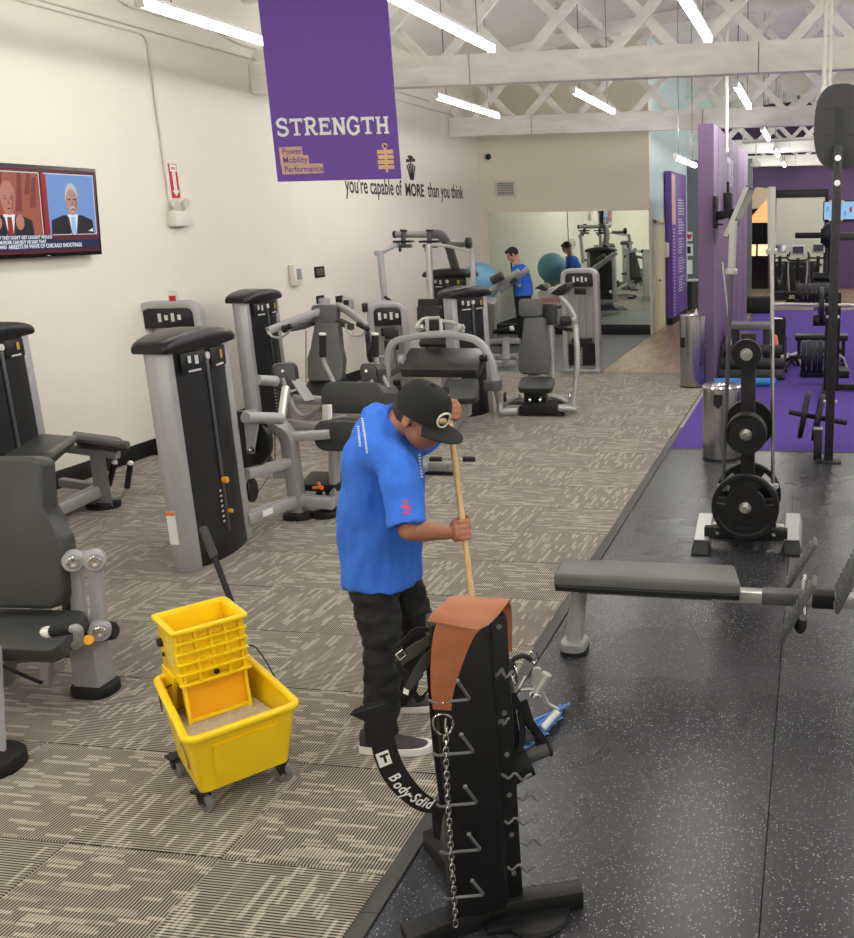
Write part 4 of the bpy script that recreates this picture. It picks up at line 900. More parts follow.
# ---- seated machine with grey contoured backrest and looped tube frame
def seatfly():
    Y = 10.75
    t = thing('seated_press', 'grey padded seat machine with curved tube arms on a low base near the mirror', 'exercise machine', (-3.05, 10.5, 0), 'selectorised strength machines')
    outl = [(-.6,1), (.6,1), (.7,.92), (.68,.3), (.98,-.1), (1,-.3), (1,-.85), (.85,-1), (-.85,-1), (-1,-.85), (-1,-.3), (-.98,-.1), (-.68,.3), (-.7,.92)]
    padY(t, 'backrest', 'vinylgrey', 518.5, 318, 549, 373, Y, .09, .2, 0, .05, .025, outl)
    padY(t, 'head_pad', 'vinylgrey', 518.5, 299, 541, 316, Y+.1, .09, .2, 0, .04, .025)
    padY(t, 'seat', 'vinyl', 519, 378, 553, 387, Y-.2, .07, 1.1, 0, .05, .025)
    padY(t, 'side_pad', 'vinyl', 542, 304, 555, 325, Y+.25, .09, .05, -.1, .03, .02)
    rect_tube(t, 'seat_column', 'lightsteel', [A(535, 398, Y-.1), A(534, 366, Y+.1)], .14, .1, up=(0,1,0)); rect_tube(t, 'back_post', 'silver', [A(552, 383, Y+.1), A(550, 320, Y+.3)], .06, .06, up=(0,1,0))
    P().rpoly([A(a, b, 10.35) for a, b in ((519, 406), (558, 405), (558, 415), (519, 416))], (0, .2, 0), .012).done('base_box', 'rubberblk', t)
    for x in (522, 554): foot(t, (fl(x, 419).x, 10.42), .06, .04)
    P().box(A(536, 396, Y-.12), (.26, .14, .2), bev=.02).done('carriage', 'cap', t)
    for x in (531, 541): disc(t, 'carriage_wheel', 'chrome', A(x, 401, Y-.22), (1,0,0), .05, .03, 16)
    for a, b, e in ((501, 413, 519), (577, 409.5, 558)): P().cyl(A(a, b, 10.38), A(e, b-1.5, 10.4), .045, 16, .006).done('base_tube', 'lightsteel', t)
    P().tube(fillet([A(501, 412, 10.38), A(499, 400, 10.4), A(495, 386, 10.2)], .1), .035, 12).done('curved_arm', 'lightsteel', t)
    P().tube(fillet([A(573.5, 409, 10.38), A(576, 385, 10.42), A(578, 360, 10.45), A(575.5, 325, 10.5)], .25), .034, 12).done('curved_arm', 'lightsteel', t)
    P().tube(fillet([A(576, 318, 10.5), A(567, 303, 10.6), A(560, 297, 10.65)], .05), .022, 10).done('upper_link', 'lightsteel', t)
    P().cyl(A(560, 321.5, 10.45), A(571, 320.5, 10.5), .062, 18, .015).done('roller_pad', 'vinylblack', t); P().cyl(A(571, 320.5, 10.5), A(577, 319.5, 10.5), .035, 14, .004).done('roller_axle', 'lightsteel', t)
    P().tube([A(555, 327, 10.55), A(574, 330.5, 10.5)], .022, 10).done('hand_grip', 'rubberblk', t)
    for pts in ([(503, 405), (514, 398), (520, 396)], [(568, 402), (560, 398), (552, 396)]): P().tube([A(a, b, 10.5) for a, b in pts], .03, 10).done('cross_tube', 'silver', t)
    P().tube([A(506, 399, Y), A(566, 397, Y)], .03, 10).done('rear_tube', 'silver', t); P().tube([A(506, 403, Y-.15), A(566, 401, Y-.15)], .025, 10).done('rear_tube', 'darkframe', t)
    for k, x in enumerate((505, 570)): disc(t, 'pulley', 'cap' if k == 0 else 'chrome', A(x, 397, 10.5), (1,.2,0), .06, .03, 16)
    for p in (((550, 294), (558, 287), (566, 283), (568, 289), (561, 296)), ((534, 288.5), (541, 284), (546, 288), (545, 291))):
        P().rpoly([A(a, b, 11.4) for a, b in p], (0, .3, 0), .01).done('arm_rest', 'vinylblack', t)
    P().rpoly([A(a, b, 11.5) for a, b in ((537, 293), (543, 288), (557, 288), (563, 295), (563, 306), (537, 306))], (0, .25, 0), .02).done('rest_housing', 'silver', t)
    P().rpoly([A(a, b, 11.49) for a, b in ((540, 298), (560, 298), (560, 302), (540, 302))], (0, .02, 0), .002).done('red_stripe', mat('dustyred', (170,110,100), .5), t)
    rect_tube(t, 'rest_post', 'framegrey', [fl(551, 388), A(551, 300, 11.6)], .09, .09, up=(0,1,0))
seatfly()
# ---- inclined rail machine in front of the mirror, ball behind it
def incline():
    Y = 14.6
    t = thing('incline_machine', 'low machine with pale inclined rails and grey roller beside the blue ball', 'exercise machine', (A(500, 340, Y).x, Y, 0), 'selectorised strength machines')
    rect_tube(t, 'inclined_rail', 'lightsteel', [A(481, 298, Y), A(519, 271, Y)], .08, .08); rect_tube(t, 'inclined_rail', 'framegrey', [A(500, 291, Y+.2), A(528.5, 268.5, Y+.2)], .08, .09)
    P().cyl(A(491.5, 281, Y-.1), A(503, 275, Y-.1), .065, 16, .015).done('roller_pad', 'vinyl', t)
    P().cyl(A(510, 281, Y+.15), A(517, 278, Y+.15), .06, 14, .01).done('roller_pad', 'darkframe', t)
    rect_tube(t, 'upright', mat('beigepost', (168,168,158), .5, .2), [fl(491, 354), A(491, 300, Y)], .17, .14, up=(0,1,0))
    rect_tube(t, 'upright', 'silver', [fl(484.5, 352), A(484, 298, Y)], .06, .1, up=(0,1,0))
    for a, b, yy in (((486, 342), (520, 341), Y), ((490, 357), (518, 356.5), Y-.4), ((494, 363.5), (516, 363.5), Y-.8)):
        rect_tube(t, 'base_rail', 'silver', [A(*a, yy), A(*b, yy)], .09, .09)
    rect_tube(t, 'base_spine', 'framegrey', [A(506, 362, Y-.85), A(506, 340, Y+.1)], .12, .1)
    padY(t, 'deck', 'darkframe', 488, 344, 518, 352, Y-.1, .05, 1.2, 0, .02, .01)
    P().cyl(A(493, 332, Y-.1), A(513, 328, Y-.1), .035, 12, .006).done('hand_grip', 'rubberblk', t); P().cyl(A(510.5, 328.6, Y-.1), A(513.5, 328, Y-.1), .04, 12).done('grip_end', 'white', t)
    b = A(481, 284, Y+1.35); st = thing('ball_stand', 'beige pedestal holding the blue exercise ball', 'stand', (b.x, b.y, 0))
    rz = b.z-.33
    P().lathe([(.2, 0), (.2, .03), (.07, .05), (.07, rz-.0), (.16, rz+.03), (.2, rz+.07), (.19, rz+.085), (.1, rz+.03), (.01, rz+.015)], (b.x, b.y, 0), n=24).done('pedestal', 'beigepost', st)
    P().lathe([(.195, rz+.07), (.205, rz+.07), (.205, rz+.09), (.195, rz+.09)], (b.x, b.y, 0), n=24, closed=True).done('rim', 'beigepost', st)
    bo = P().sph((b.x, b.y, b.z+.03), .33, 16).done('exercise_ball', 'ballblue', org=(b.x, b.y, b.z-.3)); tag(bo, 'large pale blue exercise ball in the back corner', 'ball')
incline()
# ---- left: lying leg curl with hinged bench
def lyingcurl():
    t = thing('lying_leg_curl', 'bench machine with hinged dark pads and black tower at the left edge', 'exercise machine', (-5.8, 6.2, 0), 'selectorised strength machines')
    tower(t, (-5.86, 6.0, 0), (1, .06, 0), .74, 1.43, knob=False)
    Y = 6.35
    # first pad slopes down to the viewer, second continues to the right
    c = [fl(-12, 468, .62), fl(30, 432, .72), fl(74, 435.5, .72), fl(46, 459, .62)]
    c = [A(-12, 468, 5.6), A(30, 431.5, 6.35), A(74, 435.5, 6.35), A(46, 459, 5.6)]
    P().rpoly(c, (0, .0, -.08), .025).done('front_pad', 'vinyl', t, ang=60)
    c = [A(74, 436, 6.4), A(128, 443, 6.4), A(121, 437, 6.75), A(72, 430.5, 6.75)]
    P().rpoly(c, (0, 0, -.075), .025).done('rear_pad', 'vinyl', t, ang=60)
    P().tube(fillet([A(48, 456, 5.62), A(75, 438, 6.33), A(128, 445, 6.38)], .05), .03, 8).done('pad_piping', 'vinylgrey', t)
    rect_tube(t, 'pad_rail', 'framegrey', [A(64, 448, 6.45), A(118, 455, 6.5)], .07, .06)
    f = fl(104, 507); foot(t, (f.x, f.y), .1, .05)
    P().loft([[A(a, b, yy) for a, b, yy in q_] for q_ in ([(96, 506, 6.46), (113, 506, 6.46), (113, 504, 6.58), (96, 504, 6.58)], [(89, 452, 6.42), (104, 453, 6.42), (104, 452, 6.55), (89, 451, 6.55)])]).done('front_leg', 'framegrey', t)
    rect_tube(t, 'base_bar', 'silver', [A(50, 513, 6.1), A(104, 488, 6.52)], .09, .1); rect_tube(t, 'rear_bar', 'framegrey', [A(62, 482, 6.6), A(100, 488, 6.55)], .07, .07)
    P().tube(fillet([A(108, 502, 6.55), A(123, 497, 6.55), A(127, 486, 6.55), A(131, 466, 6.55)], .05), .013, 8).done('handle_bar', 'lightsteel', t)
    for a, b in (((127, 488), (130.5, 464)), ((108.5, 486), (114.5, 463))):
        P().cyl(A(*a, 6.55), A(*b, 6.55), .022, 12, .004).done('hand_grip', 'rubberblk', t); P().sph(A(b[0], b[1]-.5, 6.55), .023, 8).done('grip_end', 'white', t)
    rect_tube(t, 'link_bar', 'framegrey', [(-5.75, 6.2, .1), A(50, 513, 6.1)], .09, .09)
lyingcurl()
# ---- left foreground: seated machine with linkage arms
def leftseat():
    Y = 3.6
    t = thing('leg_press', 'seat machine with high dark backrest and twin linkage arms at the near left', 'exercise machine', (-3.6, 3.6, 0), 'selectorised strength machines')
    # backrest: contoured pad seen from its front, reclined
    outl = [(-.55,1), (.6,1), (.72,.93), (.7,.35), (.72,.2), (.98,-.05), (1,-.25), (.93,-.85), (.78,-1), (-.78,-1), (-.93,-.85), (-1,-.25), (-.98,-.05), (-.72,.2), (-.7,.35), (-.68,.93)]
    a = [(-52, 462), (64, 456), (64, 608), (-60, 606)]
    padY(t, 'backrest', 'vinyl', -55, 461, 56, 603, Y, .11, .18, .1, .05, .04, outl)
    padY(t, 'seat', 'vinyl', -60, 619, 68, 636, 3.5, .08, 1.25, .05, .05, .035)
    P().rpoly([A(a_, b_, 3.62) for a_, b_ in ((-60, 640), (60, 642), (55, 650), (-60, 652))], (0, .3, 0), .01).done('seat_frame', 'darkframe', t)
    f = fl(97, 692); P().rpoly([(f.x+x, f.y+y, 0) for x, y in rr(.2, .17, .06, 4)], (0,0,.055), .012).done('rubber_foot', 'rubberblk', t)
    # tapering front foot column
    P().loft([[V((f.x+x*.066, f.y+y*.058, .05)) for x, y in ((-1,-1), (1,-1), (1,1), (-1,1))], [V((f.x+x*.06, f.y+y*.05, .33)) for x, y in ((-1,-1), (1,-1), (1,1), (-1,1))]]).done('front_column', 'framegrey', t)
    Yk = f.y-.02
    for (x0, y0, x1, y1) in ((73, 563, 82, 632), (94.5, 563, 100, 632)):
        p0, p1 = A(x0, y0, Yk), A(x1, y1, Yk)
        rect_tube(t, 'link_arm', 'silver', [p0, (p0+p1)/2+V((.004,0,0)), p1], .03, .07, up=(1,0,0))
    for (x, y) in ((73, 563), (94.5, 562.5), (99.5, 633)):
        c = A(x, y, Yk-.05); P().lathe([(.012,0), (.04,0), (.048,.012), (.048,.06), (.04,.07)], c, (-.6,.8,0), 24).done('pivot_boss', 'silver', t); P().lathe([(.006,-.001), (.012,-.004), (.026,-.004), (.03,0), (.02,.004)], c, (-.6,.8,0), 16).done('pivot_cap', 'chrome', t)
    P().cyl(A(73, 558, Yk+.02), A(94, 557.5, Yk+.02), .032, 14).done('top_link', 'silver', t)
    P().cyl(A(102, 632, Yk+.05), A(114, 630, Yk+.05), .045, 18, .01).done('end_peg', 'rubberblk', t); P().cyl(A(99, 632, Yk+.05), A(108, 631, Yk+.05), .038, 16).done('peg_sleeve', 'lightsteel', t)
    # perforated side plate
    P().rpoly([A(a_, b_, Yk+.12) for a_, b_ in ((59, 570), (66, 566), (74, 628), (68, 640), (62, 620))], (0,.03,0), .004, 1).done('side_plate', 'darkframe', t)
    for k in range(5): P().rpoly([A(63.5+1.3*k+dx, 578+10*k+dy, Yk+.115) for dx, dy in ((-2.5,0), (0,-4.5), (2.5,0), (0,4.5))], (0,.01,0), .001, 1).done('plate_opening', 'cap', t)
    # seat handle with white end
    g = P().cyl(A(52, 631.5, 3.35), A(72, 628.5, 3.35), .026, 14, .004).done('hand_grip', 'rubberblk', t); P().sph(A(48, 632, 3.35), (.034, .026, .026), 10).done('grip_end', 'white', g)
    P().tube(fillet([A(71, 629, 3.35), A(78, 628, 3.35), A(79, 642, 3.37), A(76, 645, 3.4)], .04), .02, 10).done('handle_bend', 'framegrey', t)
    P().cyl(A(88, 640.5, Yk-.06), A(88.5, 640, Yk-.1), .024, 14, .005).done('lock_knob', 'yellowknob', t, 'yellow locking knob')
    disc(t, 'lock_wheel', 'cap', A(82, 637, Yk-.04), (0,1,0), .03, .04)
    rect_tube(t, 'seat_rail', 'chrome', [A(20, 641, 3.45), A(80, 638, 3.6)], .02, .03); rect_tube(t, 'lower_rail', 'darkframe', [A(20, 655, 3.75), A(82, 648, 3.75)], .16, .03)
    for (x0, x1) in ((41, 45),): rect_tube(t, 'rear_strut', 'silver', [A(48, 648, 3.6), A(46, 683, 3.6)], .035, .05)
    rect_tube(t, 'back_strut', 'framegrey', [A(42, 600, 3.8), A(41, 625, 3.8)], .07, .07)
    P().tube([A(-5, 663, 3.4), A(42, 683, 3.4)], .009, 8).done('gas_strut', 'cap', t)
    disc(t, 'small_pulley', 'cap', A(20, 653, 3.5), (1,.5,0), .03, .02, 14)
    f2 = fl(-14, 768); foot(t, (f2.x, f2.y), .12, .06); rect_tube(t, 'rear_column', 'framegrey', [(f2.x, f2.y, .05), A(-20, 650, 3.3)], .13, .13, up=(0,1,0))
    rect_tube(t, 'side_column', 'framegrey', [A(0, 682, 3.62), A(4, 650, 3.62)], .1, .1, up=(0,1,0))
leftseat()
# ================================================================== RIGHT SIDE
# ---- flat bench with sloped foot plates
def bench():
    zt = .46
    t = thing('weight_bench', 'flat bench with long grey-black pad and ribbed foot plates on the rubber floor', 'bench', tuple(fl(640, 640)), None)
    c = [fl(553, 574, zt), fl(741, 583, zt), fl(735, 564, zt), fl(560, 557.5, zt)]
    P().rpoly(c, (0, 0, -.085), .022, 3).done('pad', mat('benchpad', (104,105,102), .38, bump=.05, bs=250), t, ang=60)
    cc = [p+((c[0]+c[2])/2-p)*.012+V((0,0,-.062)) for p in c]; P().rpoly([p+V((0,0,.0)) for p in cc], (0,0,-.03), .004, 1).done('pad_base', 'vinylblack', t)
    pip = [p+((c[0]+c[2])/2-p)*.01+V((0,0,-.058)) for p in c]; P().tube(fillet(pip+[pip[0]], .02)[:-1], .005, 6, closed=False).done('piping', 'vinylblack', t)
    f = fl(575, 650); top = f+V((.03, .06, .4))
    P().sweep([f+V((0,0,.04)), top], rr(.085, .07, .025, 3), up=(0,1,0)).done('leg', 'framegrey', t)
    P().rpoly([(f.x+x, f.y+y, 0) for x, y in rr(.13, .16, .05, 5)], (0,0,.06), .02).done('foot', 'framegrey', t)
    P().rpoly([(f.x+x, f.y+y, .0) for x, y in rr(.137, .167, .05, 5)], (0,0,.018), .004).done('foot_sole', 'rubberblk', t)
    yb = (c[0].y+c[2].y)/2; a = V((c[1].x-.15, yb, zt-.115)); e = V((1.2, yb+.02, zt-.13))
    P().bar(a, e, .075, .06).done('spine', 'lightsteel', t)
    P().bar(V((aY(762, 590, yb).x, yb, zt-.113)), V((aY(806, 592, yb).x, yb, zt-.115)), .085, .07, bev=.012).done('spine_sleeve', 'darkframe', t)
    P().bar(V((aY(812, 592, yb).x, yb, zt-.117)), V((aY(835, 594, yb).x, yb, zt-.117)), .09, .075, bev=.012).done('spine_sleeve', 'rubberblk', t)
    P().bar(V((c[0].x+.1, yb, zt-.11)), a, .07, .05).done('pad_rail', 'darkframe', t)
    # ribbed foot plates straddling the spine
    def plate(p0, p1, w, name='foot_plate'):
        p0, p1 = V(p0), V(p1); d = (p1-p0).normalized(); n = V((0,1,0)); u = d.cross(n)
        P().bar(p0, p1, w, .022, up=u, bev=.004).done(name, 'darkframe', t)
        L = (p1-p0).length; k = int(L/.028)
        for i in range(k):
            q_ = p0+d*(.014+i*.028)-u*.014*(1 if u.z < 0 else -1)
            P().bar(q_-n*w*.44, q_+n*w*.44, .012, .012, up=u, bev=.002).done('rib', 'vinylgrey', t)
    plate(aY(788.5, 584, yb+.18), aY(816, 541, yb+.18), .13); plate(aY(782, 637, yb-.17), aY(815, 580, yb-.17), .13)
    plate(aY(836, 602, yb+.0), aY(868, 540, yb+.0), .3)
    P().cyl((aY(804, 590, yb).x, yb-.25, zt-.11), (aY(804, 590, yb).x, yb+.27, zt-.11), .018, 12).done('cross_axle', 'chrome', t)
    P().cyl(aY(804, 580, yb-.02), aY(803, 618, yb-.1), .016, 12).done('adjust_rod', 'chrome', t); P().sph(aY(800.5, 624, yb-.12), (.032, .04, .05), 10).done('adjust_knob', 'rubberblk', t)
    for s in (-.2, .2): P().bar((1.1, yb+s*.2, zt-.13), (1.15, yb+s*1.3, 0.0), .06, .05).done('rear_leg', 'framegrey', t)
bench()
# ---- plates
def plate(c, axis, r, th, label, group, grips=0, size='', hub='chrome'):
    """weight plate, 3 hand openings when grips"""
    ax = V(axis).normalized(); x = ax.orthogonal().normalized()
    if abs(ax.z) < .9: x = V((0,0,1)).cross(ax).normalized()
    y = ax.cross(x); mx = Mx((x, y, ax)).transposed().to_4x4(); mx.translation = V(c)
    t = thing('weight_plate', label, 'weight plate', V(c)-V((0,0,r)), group)
    h = th/2
    P(mx).lathe([(r*.84,-h*.7), (r*.88,-h), (r*.98,-h), (r,-h*.6), (r,h*.6), (r*.98,h), (r*.88,h), (r*.84,h*.7)], n=40, closed=True).done('rim', 'iron', t)
    n = 60; inner = .028
    if grips:
        # web with three openings
        for k in range(3):
            a0 = math.radians(120*k+90+24+grips); a1 = math.radians(120*(k+1)+90-24+grips)
            pts = [(r*.86*math.cos(a0+(a1-a0)*i/10), r*.86*math.sin(a0+(a1-a0)*i/10)) for i in range(11)]+[(inner*math.cos(a1+(a0-a1)*i/6), inner*math.sin(a1+(a0-a1)*i/6)) for i in range(7)]
            P(mx).prism([(u, v, -h*.55) for u, v in pts], (0,0,h*1.1)).done('web', 'iron', t)
            am = math.radians(120*k+90+grips); b0, b1 = am-math.radians(24), am+math.radians(24)
            pts = [(r*.6*math.cos(b0+(b1-b0)*i/6), r*.6*math.sin(b0+(b1-b0)*i/6)) for i in range(7)]+[(inner*math.cos(b1+(b0-b1)*i/6), inner*math.sin(b1+(b0-b1)*i/6)) for i in range(7)]
            P(mx).prism([(u, v, -h*.56) for u, v in pts], (0,0,h*1.12)).done('web', 'iron', t)
    else:
        P(mx).lathe([(inner,-h*.5), (r*.86,-h*.5), (r*.86,h*.5), (inner,h*.5)], n=40, closed=True).done('web', 'iron', t)
        for k in range(4):
            a = math.radians(90*k); P(mx).box((r*.62*math.cos(a), r*.62*math.sin(a), h*.55), (r*.14, r*.5, .004), rot=(0,0,a), bev=.001).done('grip_recess', 'rubberblk', t)
    P(mx).lathe([(inner-.003,-h*1.05), (inner+.012,-h*1.05), (inner+.012,h*1.05), (inner-.003,h*1.05)], n=24, closed=True).done('hub_ring', hub, t)
    return t
def tree():
    b = fl(745, 548); X, Y0 = b.x-.0, 6.32
    t = thing('plate_tree', 'black upright weight tree with chrome-capped feet behind the bench', 'weight rack', (X, Y0, 0))
    for px0, px1 in ((700, 706), (791, 793)):
        a, e = fl(px0, 556), fl(px1, 521)
        for (u, v, z0, z1, nm, m) in ((.2, 1, .06, .06, 'base_foot', 'lightsteel'), (0, .22, .012, .06, 'foot_toe', 'rubberblk')):
            p, q_ = a.lerp(e, u), a.lerp(e, v); w = .065
            P().loft([[V((p.x-w, p.y, 0)), V((p.x+w, p.y, 0)), V((p.x+w*.75, p.y, z0)), V((p.x-w*.75, p.y, z0))], [V((q_.x-w, q_.y, 0)), V((q_.x+w, q_.y, 0)), V((q_.x+w*.75, q_.y, z1)), V((q_.x-w*.75, q_.y, z1))]]).done(nm, m, t)
    P().box((X, Y0-.13, .085), (.56, .06, .08), bev=.006).done('cross_bar', 'rubberblk', t); P().box((X, Y0+.1, .05), (.5, .06, .06), bev=.006).done('cross_bar', 'lightsteel', t)
    for s in (-.19, .19): P().cyl((X+s, Y0-.162, .09), (X+s, Y0-.168, .09), .012, 10).done('bolt', 'chrome', t)
    P().box((X, Y0, .74), (.095, .1, 1.36), bev=.008).done('upright', 'rubberblk', t)
    for s in (-.16, .16): P().box((X+s*1.0, Y0-.02, .2), (.08, .05, .2), bev=.006).done('gusset', 'rubberblk', t)
    zs = [aY(745.6, 506.7, Y0-.2).z, aY(745.6, 434, Y0-.2).z, aY(748, 354, Y0-.2).z]
    for z in zs:
        for s in (-1, 1): P().cyl((X, Y0+s*.04, z), (X, Y0+s*.27, z), .0245, 16, .003).done('peg', 'chrome', t)
    plate((X, Y0-.2, zs[0]), (0,-1,0), .226, .05, 'largest black plate, low on the near side of the weight tree', 'plates on the weight tree', 60)
    plate((X, Y0-.2, zs[1]), (0,-1,0), .135, .045, 'mid-sized black plate halfway up the near side of the weight tree', 'plates on the weight tree')
    plate((X, Y0-.14, zs[1]), (0,-1,0), .135, .04, 'mid-sized black plate tucked behind the halfway plate of the weight tree', 'plates on the weight tree')
    plate((X, Y0-.2, zs[2]), (0,-1,0), .096, .05, 'smallest black plate at the top of the weight tree', 'plates on the weight tree')
    plate((X, Y0+.12, zs[0]), (0,1,0), .226, .05, 'large black plate low on the far side of the weight tree', 'plates on the weight tree', 60)
    plate((X, Y0+.12, zs[1]), (0,1,0), .17, .05, 'black plate halfway up the far side of the weight tree', 'plates on the weight tree')
    # bar holders + two stored bars
    for k, (pt, pb, lab, ms_, mb_) in enumerate((((771.5, 187), (773, 512), 'bright steel barbell stored upright in the weight tree', 'lightsteel', 'chrome'), ((733.5, 221), (722, 512), 'dark-shafted barbell leaning upright left of the weight tree', 'lightsteel', 'darkframe'))):
        Yb = 6.42 if k == 0 else 6.45
        top, bot = aY(*pt, Yb), aY(*pb, Yb-.05); d = (top-bot); L = d.length; d.normalize(); bot = V((bot.x, bot.y, .07)) if bot.z < .07 else bot
        P().lathe([(.034, 0), (.034, .18), (.03, .18), (.03, .005), (.001, .005)], bot-d*.02, d, 18).done('bar_holder', 'rubberblk', t)
        br_ = thing('barbell', lab, 'barbell', bot, 'stored barbells'); e0 = bot+d*.01
        P().cyl(e0, e0+d*.16, .025, 16, .003).done('sleeve', ms_, br_); P().cyl(e0+d*.16, e0+d*.19, .04, 18, .004).done('collar', ms_, br_)
        sl = .42 if k == 0 else .34
        P().cyl(e0+d*.19, top-d*sl, .0145, 12).done('shaft', mb_, br_)
        P().cyl(top-d*sl, top-d*(sl-.035), .04, 18, .004).done('collar', ms_, br_); P().cyl(top-d*(sl-.035), top, .026, 16, .003).done('sleeve', ms_, br_)
tree()
# ---- rig upright with wall-ball target
def rig():
    b = fl(828.5, 462); X, Y0 = b.x, b.y+.03
    t = thing('rig_upright', 'tall black rig post bolted to the rubber floor at the right', 'rack', (X, Y0, 0))
    P().box((X, Y0, 1.36), (.078, .078, 2.72), bev=.006).done('post', mat('rigblack', (38,39,40), .45, .1), t)
    P().box((X-.0, Y0-.02, .008), (.22, .16, .016), bev=.003).done('foot_plate', 'rigblack', t)
    P().box((X-.1, Y0+.06, .14), (.075, .075, .28), bev=.006).done('stub', 'rigblack', t); P().box((X-.1, Y0+.06, .29), (.085, .085, .015), bev=.003).done('stub_cap', 'lightsteel', t)
    for k in range(44): P().cyl((X, Y0-.0392, .14+.058*k), (X, Y0-.0405, .14+.058*k), .0085, 8).done('bolt_hole', 'black', t)
    for z in (2.62, 2.42): P().cyl((X, Y0-.039, z), (X, Y0-.055, z), .026, 14, .004).done('bolt_head', 'white', t)
    for z in (2.27, 2.12, 1.3, .55):
        for s in (-1, 1): P().box((X+s*.045, Y0, z), (.03, .06, .02), bev=.004).done('clip', 'lightsteel', t)
    P().box((X+.6, Y0, 1.98), (1.2, .06, .06), bev=.004).done('cross_member', 'rigblack', t)
    P().box((X+1.2, Y0, 1.36), (.078, .078, 2.72), bev=.006).done('post', 'rigblack', t)
    # oval target in three curved panels
    c = aY(840, 127, Y0+.06); tg = thing('wall_ball_target', 'dark oval target panel fixed to the top of the rig post', 'target', (c.x, Y0+.05, c.z-.34))
    W, H = .215, .34
    n = 40; out = [(c.x+W*math.copysign(abs(math.cos(2*PI*k/n))**.75, math.cos(2*PI*k/n)), c.z+H*math.copysign(abs(math.sin(2*PI*k/n))**.75, math.sin(2*PI*k/n))) for k in range(n)]
    P().prism([(a, Y0+.045, b_) for a, b_ in out], (0, .02, 0)).done('panel', mat('targetgrey', (44,44,44), .55), tg)
    for dz in (.14, -.07): 
        for s in (-1, 1): P().prism([(c.x+s*.04, Y0+.042, c.z+dz+.02), (c.x+s*.17, Y0+.042, c.z+dz), (c.x+s*.1, Y0+.042, c.z+dz+.002)], (0, .004, 0)).done('slot', 'black', tg)
    P().box((c.x, Y0+.042, c.z+.0), (.06, .012, .3)).done('mount_strip', 'rigblack', tg)
    # lower plate peg across the post, two plates on it
    a, e = aY(789, 412, Y0+.35), aY(847, 423, Y0+.35)
    pg = thing('plate_peg', 'low black plate peg crossing behind the rig post', 'rack peg', (X, Y0+.2, a.z))
    P().cyl(a, e, .024, 14, .005).done('peg', 'rubberblk', pg); P().box((X, Y0+.2, (a.z+e.z)/2), (.06, .34, .06), bev=.004).done('bracket', 'rigblack', pg)
    d = e-a
    plate(a+d*.26, d, .225, .045, 'upright black plate on the low peg, farther from the post', 'plates on the low rig peg'); plate(a+d*.5, d, .225, .045, 'upright black plate on the low peg, beside the post', 'plates on the low rig peg')
rig()
